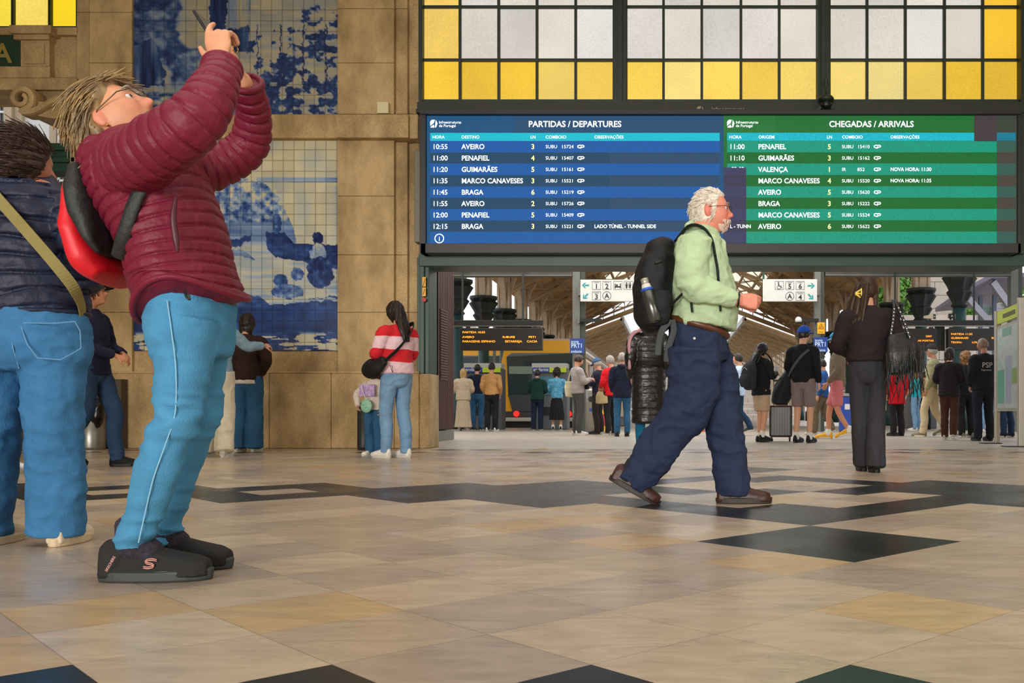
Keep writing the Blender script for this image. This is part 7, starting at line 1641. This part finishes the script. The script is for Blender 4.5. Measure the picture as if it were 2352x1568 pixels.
t = local_thing(t3, 'handbag', 'beige handbag hanging at the side of the red jacket', 'bag'); v, f = remesh([tube([(-.14, .12, .68), (-.14, .12, .82), (-.13, .12, .92)], np.array([[.06, .17], [.055, .17], [.03, .14]]), EX, ds=.03, power=3, cap=.3)], .014, 1); mesh_np('body', v, f, cloth('beige_leather', (186, 166, 124), rough=.6), t); v, f = tube([(-.14, 0, .9), (-.17, .05, 1.2), (-.15, -.02, 1.42)], np.array([[.012, .005]] * 3), EX, n=8, ds=.03); mesh_np('strap', v, f, cloth('beige_leather', (186, 166, 124)), t)
figure(1429, 1002, 1.68, .12, 'man in a dark navy hooded coat and blue jeans seen from behind', ('jacket', (24, 28, 50)), ('jeans', 'mid'), ((34, 30, 28), False), ('short', 'grey'), (170, 120, 96), hem=.80, hood=True, fit=1.08, arms='pocket', Y=19.2)
t4, q4, k4, h4 = figure(1490, 1042, 1.66, .25, 'woman in a long quilted black coat half hidden by the walking man', ('coat', (24, 24, 27), mat('black_quilt', (26, 26, 29), rough=.32, bump=.5, bscale=22)), ('slim', (28, 112, 152)), ((24, 24, 26), False), ('bob', 'brown'), walk=.3, hem=.37, fit=1.16, puffy=.085, arms='pocket')
mb = MB(); mb.lathe([(.155, 0.02), (.185, .0), (.185, .05), (.155, .04)], 28, (0, .0, 1.02)); o = mb.build('belt', BLK, t4)
t = local_thing(t4, 'pink_scarf', 'dusty pink scarf hanging on the left of the quilted black coat', 'scarf'); v, f = remesh([tube([(-.06, -.1, 1.45), (-.22, -.06, 1.36), (-.25, -.05, 1.15), (-.235, -.05, .98)], np.array([[.05, .018], [.045, .018], [.05, .018], [.055, .014]]), (0, 1, 0), ds=.02)], .012, 1); v = folds(v, f, .01, (20, 20, 4), 6); mesh_np('cloth', v, f, cloth('dusty_pink', (196, 150, 160)), t)
figure(1603, 1000, 1.7, HP, 'person with orange shoes and pale jeans seen between the legs of the walking man', ('shirt', (200, 206, 214)), ('jeans', 'pale'), ((222, 92, 40), True), ('short', 'brown'), walk=-.5)
# --- right of the walking man
figure(1697, 999, 1.72, 1.35, 'man in a light blue shirt walking away left behind the woman with the grey backpack', ('shirt', (176, 196, 222)), ('jeans', 'dark'), ((60, 62, 68), True), ('short', 'dark'), walk=.7, sleeve='long', hem=.84)
t5, q5, k5, h5 = figure(1748, 1015, 1.60, -1.0, 'woman in a black hooded top and beige shorts looking at her phone', ('hoodie', (22, 22, 24)), ('shorts', (176, 152, 126)), ((28, 28, 30), False), ('long', 'black'), arms='phone', head_pitch=-.4, hem=.82, hood=True, fit=1.1, walk=.12)
t = local_thing(t5, 'phone', 'phone in the hand of the woman in beige shorts', 'phone', (0, .355 * k5, 1.23 * k5)); mb = MB(); mb.box(-.036, .036, -.005, .005, -.05, .09); mb.build('case', mat('pale_case', (170, 168, 166)), t, bevel=.003)
t = local_thing(t5, 'backpack', 'small dark grey backpack worn by the woman in beige shorts', 'backpack'); v, f = remesh([tube([(0, -.22, .88), (0, -.25, 1.02), (0, -.235, 1.18), (0, -.20, 1.28)], np.array([[.13, .07], [.15, .10], [.145, .095], [.10, .05]]), EX, ds=.02, power=2.6)], .011, 2); mesh_np('main_pouch', v, f, cloth('charcoal_nylon', (44, 44, 50)), t)
v, f = remesh([tube([(0, -.325, .90), (0, -.34, 1.0), (0, -.325, 1.08)], np.array([[.10, .03], [.12, .045], [.1, .03]]), EX, ds=.02, power=3)], .011, 2); mesh_np('front_pocket', v, f, cloth('charcoal_nylon', (44, 44, 50)), t)
v, f = tube([(-.12, -.325, 1.09), (0, -.345, 1.20), (.12, -.31, 1.10)], .004, EX, n=6, ds=.02); mesh_np('white_piping', v, f, M_WHITE, t)
for sx in (-1, 1): v, f = tube([(sx * .1, -.16, 1.27), (sx * .12, -.05, 1.44), (sx * .13, .10, 1.34), (sx * .15, .12, 1.12), (sx * .16, -.1, .95)], np.array([[.02, .008]] * 5), EX, n=8, ds=.03); mesh_np('shoulder_strap', v, f, BLK, t)
t6, q6, k6, h6 = figure(1845, 1016, 1.84, -.55, 'tall man in a bright blue cap, black jacket and grey shorts beside the suitcase', ('jacket', (20, 20, 22)), ('shorts', (124, 108, 106)), ((30, 32, 36), False), ('short', 'dark'), (206, 152, 122), hat=('cap', (28, 74, 168)), hem=.90, fit=1.03, J=dict(eL=(-.26, .02, 1.13), wL=(-.22, .16, .98)), head_turn=-.35)
t = local_thing(t6, 'shoulder_strap_bag', 'black sling strap across the back of the blue cap man', 'strap'); v, f = ribbon([(.15, -.085, 1.48), (.05, -.165, 1.38), (-.1, -.175, 1.2), (-.2, -.12, 1.06)], .045, [(.2, -.9, .4), (0, -1, .1), (-.2, -1, 0), (-.8, -.6, 0)]); mesh_np('webbing', v, f, cloth('grey_webbing', (52, 52, 56)), t, smooth=False)
p = P(1793, 0, 15.9); t = thing('suitcase', (p.x, 15.9, 0), 'dark ribbed hard shell suitcase standing left of the blue cap man', 'suitcase', rz=-.1)
mb = MB(); mb.box(-.19, .19, -.12, .12, .07, .60); mb.build('shell', mat('dark_shell', (40, 36, 36), rough=.35), t, bevel=.03); mb = MB()
for x in np.linspace(-.15, .15, 8): mb.box(x - .008, x + .008, -.127, -.118, .1, .57)
mb.build('ribs', mat('dark_shell', (40, 36, 36)), t, bevel=.003); mb = MB(); mb.box(-.19, .19, -.123, .123, .585, .597); mb.build('trim_line', mat('red_brown_trim', (110, 50, 34)), t)
for sx in (-.15, .15):
    for sy in (-.08, .08): mb = MB(); mb.lathe([(.028, -.012), (.03, 0), (.028, .012)], 14, (sx, sy, .03), 'x'); mb.box(sx - .016, sx + .016, sy - .016, sy + .016, .03, .075); mb.build('wheel', M_BLACK, t)
mb = MB(); mb.box(-.12, -.105, .06, .075, .6, 1.02); mb.box(.105, .12, .06, .075, .6, 1.02); mb.box(-.125, .125, .055, .08, 1.0, 1.03); mb.build('pull_handle', M_BLACK, t)
p = P(1806, 0, 15.8); t = thing('travel_bag', (p.x, 15.78, .60), 'soft black travel bag resting on top of the suitcase', 'bag'); v, f = remesh([tube([(-.12, -.02, .03), (-.06, -.03, .22), (.04, -.02, .42), (.12, 0, .58)], np.array([[.13, .12], [.17, .13], [.16, .12], [.09, .07]]), EX, ds=.02, power=2.5, cap=.3)], .012, 2); v = folds(v, f, .014, (7, 7, 7), 8); v[:, 2] = np.maximum(v[:, 2], .004); mesh_np('body', v, f, BLK, t); v, f = tube([(-.1, -.15, .12), (0, -.18, .3), (.08, -.14, .45)], np.array([[.015, .006]] * 3), EX, n=8, ds=.03); mesh_np('handle', v, f, BLK, t)
figure(1924, 1008, 1.90, 1.25, 'man in a blue bucket hat, khaki jacket and pink shorts striding left in yellow shoes', ('jacket', (112, 98, 80)), ('shorts', (196, 112, 116)), ((222, 164, 34), True), ('short', 'grey'), (196, 128, 96), hat=('bucket', (58, 124, 172)), walk=-.55, hem=.86, glasses=True, J=dict(wL=(-.22, .12, .92)))
t7, q7, k7, h7 = figure(1890, 999, 1.60, 1.2, 'person in olive trousers and a blue jacket behind the pink shorts', ('jacket', (36, 78, 140)), ('trousers', (104, 92, 70)), ((190, 182, 170), True), ('short', 'dark'), walk=.6, hem=.86)
figure(2060, 1001, 1.62, .4, 'person in a bright red coat and black trousers behind the fringed bag', ('coat', (186, 16, 30)), ('trousers', (28, 26, 28)), ((30, 28, 28), False), ('bob', 'dark'), hem=.70, fit=1.1)
t8, q8, k8, h8 = figure(2104, 989, 1.60, .9, 'woman with reddish hair in a turquoise top carrying a long rolled paper', ('shirt', (30, 168, 184)), ('jeans', 'pale'), ((212, 208, 200), True), ('bob', 'ginger'), sleeve='short', arms='front', hem=.95)
t = local_thing(t8, 'rolled_poster', 'long cream rolled poster held slanting by the woman in the turquoise top', 'paper roll', (0, .25, .6)); v, f = tube([(-.16, .10, -.12), (.12, -.02, .62)], .025, EX, n=14, ds=None, cap=.1); mesh_np('roll', v, f, cloth('cream_paper', (212, 200, 172)), t)
figure(2126, 986, 1.62, .5, 'person in a tan quilted jacket between the turquoise top and the beige trousers', ('jacket', (164, 122, 82)), ('trousers', (34, 34, 40)), ((30, 30, 30), False), ('short', 'brown'), hem=.82, arms='front', puffy=.09)
t9, q9, k9, h9 = figure(2143, 1003, 1.80, 1.0, 'man in a dark cap, pale olive jacket and beige trousers stepping left', ('jacket', (150, 146, 112)), ('trousers', (198, 180, 142)), ((120, 112, 84), True), ('short', 'grey'), (180, 126, 98), hat=('cap', (44, 38, 38)), walk=.55, hem=.90)
t = local_thing(t9, 'shopper_bag', 'pale shopping bag with dark pattern on the shoulder of the man in beige trousers', 'bag'); v, f = remesh([tube([(-.12, -.20, .84), (-.12, -.2, 1.0), (-.12, -.18, 1.18)], np.array([[.13, .06], [.14, .06], [.12, .02]]), EX, ds=.03, power=3, cap=.2)], .013, 1); mesh_np('sack', v, f, mat('patterned_cotton', (198, 192, 176), rough=.8, var=.6, vscale=18, rgb2=(60, 58, 56)), t); v, f = tube([(-.18, -.18, 1.17), (-.17, -.05, 1.46), (-.08, -.16, 1.17)], np.array([[.008, .014]] * 3), EX, n=8, ds=.03); mesh_np('handle', v, f, cloth('cream_cotton', (206, 196, 164)), t)
figure(2180, 1010, 1.60, -.5, 'woman with short dark hair in a black jacket and brown corduroy trousers', ('jacket', (26, 22, 24)), ('trousers', (64, 34, 26)), ((170, 164, 150), True), ('bob', 'dark'), hem=.82, fit=1.1, head_turn=-.7, walk=.15, arms='front')
figure(2219, 1004, 1.64, .2, 'woman with curly ginger hair in dark clothes left of the officer', ('jacket', (24, 26, 34)), ('trousers', (26, 26, 30)), ((120, 116, 108), True), ('curly', 'ginger'), hem=.84)
t10, q10, k10, h10 = figure(2259, 1012, 1.735, .12, 'officer in a black uniform with pale letters on the back, beside the map stand', ('jacket', (18, 19, 24)), ('trousers', (22, 26, 38)), ((20, 20, 22), False), ('shaven', 'shaven'), (158, 112, 90), hem=.86, fit=1.12, head_turn=.55, arms='pocket')
l = [text_mesh('PSP', .125, -.11, 1.235, -.178, 'LEFT', .012), text_mesh('Segurança', .045, -.125, 1.18, -.182, 'LEFT', .004)]
v, f = join(l); mesh_np('back_lettering', v, f, mat('grey_reflective_print', (150, 152, 158), rough=.5), t10, smooth=False)
figure(2312, 1004, 1.7, .5, 'person in dark jeans standing hidden behind the map stand', ('jacket', (44, 44, 50)), ('jeans', 'dark'), ((28, 28, 30), True), ('short', 'dark'))
figure(2264, 994, 1.66, .2, 'person in pale jeans and white trainers further back behind the officer', ('jacket', (70, 74, 84)), ('jeans', 'pale'), ((222, 220, 214), True), ('short', 'brown'))
# --- the woman with the fringed bag, close to the opening
tW, qW, kW, hW = figure(1994, 1083, 1.57, -.08, 'woman with long brown hair in a dark sweater and charcoal flared jeans seen from behind', ('sweater', (38, 28, 32)), ('wide', (52, 52, 56), cloth('charcoal_denim', (52, 52, 56), var=.4, vs=4)) if False else ('wide', (50, 50, 54)), ((20, 20, 22), False), ('none', 'brown'), (186, 134, 108), hem=.98, fit=1.10, J=dict(eR=(.27, -.03, 1.14), wR=(.24, .16, 1.02), eL=(-.27, .0, 1.12), wL=(-.16, .18, 1.06), aL=(-.035, .10, .10), aR=(.05, -.12, .09), kL=(-.065, .04, .5), kR=(.065, -.02, .5)), head_turn=-.45, legfit=.84)
hc, R, hs = hW
bk = lambda x, y, z: hc + R @ np.array([x, y, z]) * hs
parts = [hair_cap(hc, R, hs, m_long, .018, 3), tube([bk(-.02, -.05, .04), bk(-.045, -.09, -.10), bk(-.075, -.12, -.24), bk(-.09, -.12, -.40), bk(-.085, -.11, -.50)], np.array([[.075, .05], [.078, .045], [.085, .036], [.07, .026], [.03, .012]]) * hs, R[:, 0], ds=.02), tube([bk(.06, .0, .0), bk(.07, -.02, -.1), bk(.06, -.05, -.2)], np.array([.03, .028, .02]) * hs, R[:, 0], ds=.02)]
rs = np.random.RandomState(4)
for i in range(60):
    x0 = rs.uniform(-.10, .06); parts.append(tube([bk(x0 * .6, -.10 - .02 * rs.rand(), .05), bk(x0 - .03, -.13 - .02 * rs.rand(), -.12), bk(x0 * 1.1 - .06, -.14 - .02 * rs.rand(), -.3), bk(x0 * 1.2 - .07 + .02 * rs.randn(), -.125, -.44 - .1 * rs.rand())], np.array([.010, .010, .008, .003]) * hs, R[:, 0], n=6, ds=.03))
v, f = remesh(parts, .006, 1); mesh_np('hair', v, f, M_HAIRS['brown'], tW)
t = local_thing(tW, 'hair_claw', 'yellow plastic hair claw in the long brown hair', 'hair clip'); mb = MB(); c0 = bk(-.04, -.138, -.04)
for a in (-1, 0, 1): mb.tube([c0 + (-.022, -.005, .0), c0 + (-.012, -.014, .014 * a), c0 + (.018, -.010, .036 * a)], [.006, .008, .005])
mb.tube([c0 + (.018, -.010, -.042), c0 + (.02, -.013, .0), c0 + (.018, -.010, .042)], .006); v, f = ball(c0 + np.array([-.02, -.010, 0]), (.013, .01, .018), 12); mb.add(v, f); mb.build('claw', mat('yellow_plastic', (226, 196, 84), rough=.3), t, smooth=True)
t = local_thing(tW, 'fringed_bag', 'black leather shoulder bag with long fringe and studded strap', 'bag')
v, f = remesh([tube([(.26, -.17, .80), (.25, -.18, .95), (.22, -.17, 1.10)], np.array([[.15, .075], [.155, .075], [.10, .03]]), (.95, .3, 0), ds=.02, power=2.6, cap=.3)], .01, 2); v = folds(v, f, .008, (8, 8, 8), 7); LEA = mat('black_leather', (26, 27, 30), rough=.38, bump=.3, bscale=90); mesh_np('body', v, f, LEA, t)
mb = MB()
for i in range(46):
    x = rs.uniform(.11, .40); z0 = rs.uniform(.86, 1.04); y0 = -.255 - .02 * rs.rand(); L = rs.uniform(.22, .36); mb.tube([(x, y0 + .02, z0), (x + .01 * rs.randn(), y0 - .005, z0 - L * .5), (x + .025 * rs.randn(), y0, z0 - L)], [.005, .005, .003], n=5)
mb.build('fringe', LEA, t, smooth=True)
for a, b in (((.15, -.2, 1.09), (.185, -.15, 1.31)), ((.30, -.2, 1.06), (.215, -.14, 1.32))):
    pa, pb = np.array(a), np.array(b); top_ = np.array([.19, -.02, 1.385]); v, f = tube([pa, (pa + pb) / 2 + (0, -.02, 0), pb, top_ * .5 + pb * .5 + (0, -.01, .02), top_], np.array([[.013, .006]] * 5), EX, n=8, ds=.02); o = mesh_np('strap', v, f, LEA, t)
    mb = MB()
    for q in np.linspace(.05, .95, 8): c = pa + (pb - pa) * q + np.array([0, -.022 * (1 - abs(2 * q - 1)) - .009, 0]); v, f = ball(c, .008, 8); mb.add(v, f)
    mb.build('studs', mat('silver_studs', (220, 220, 224), rough=.2, metal=.9), o, smooth=True)
bpy.data.scenes.remove(TMP)
for _m in [x for x in bpy.data.meshes if x.users == 0]: bpy.data.meshes.remove(_m)
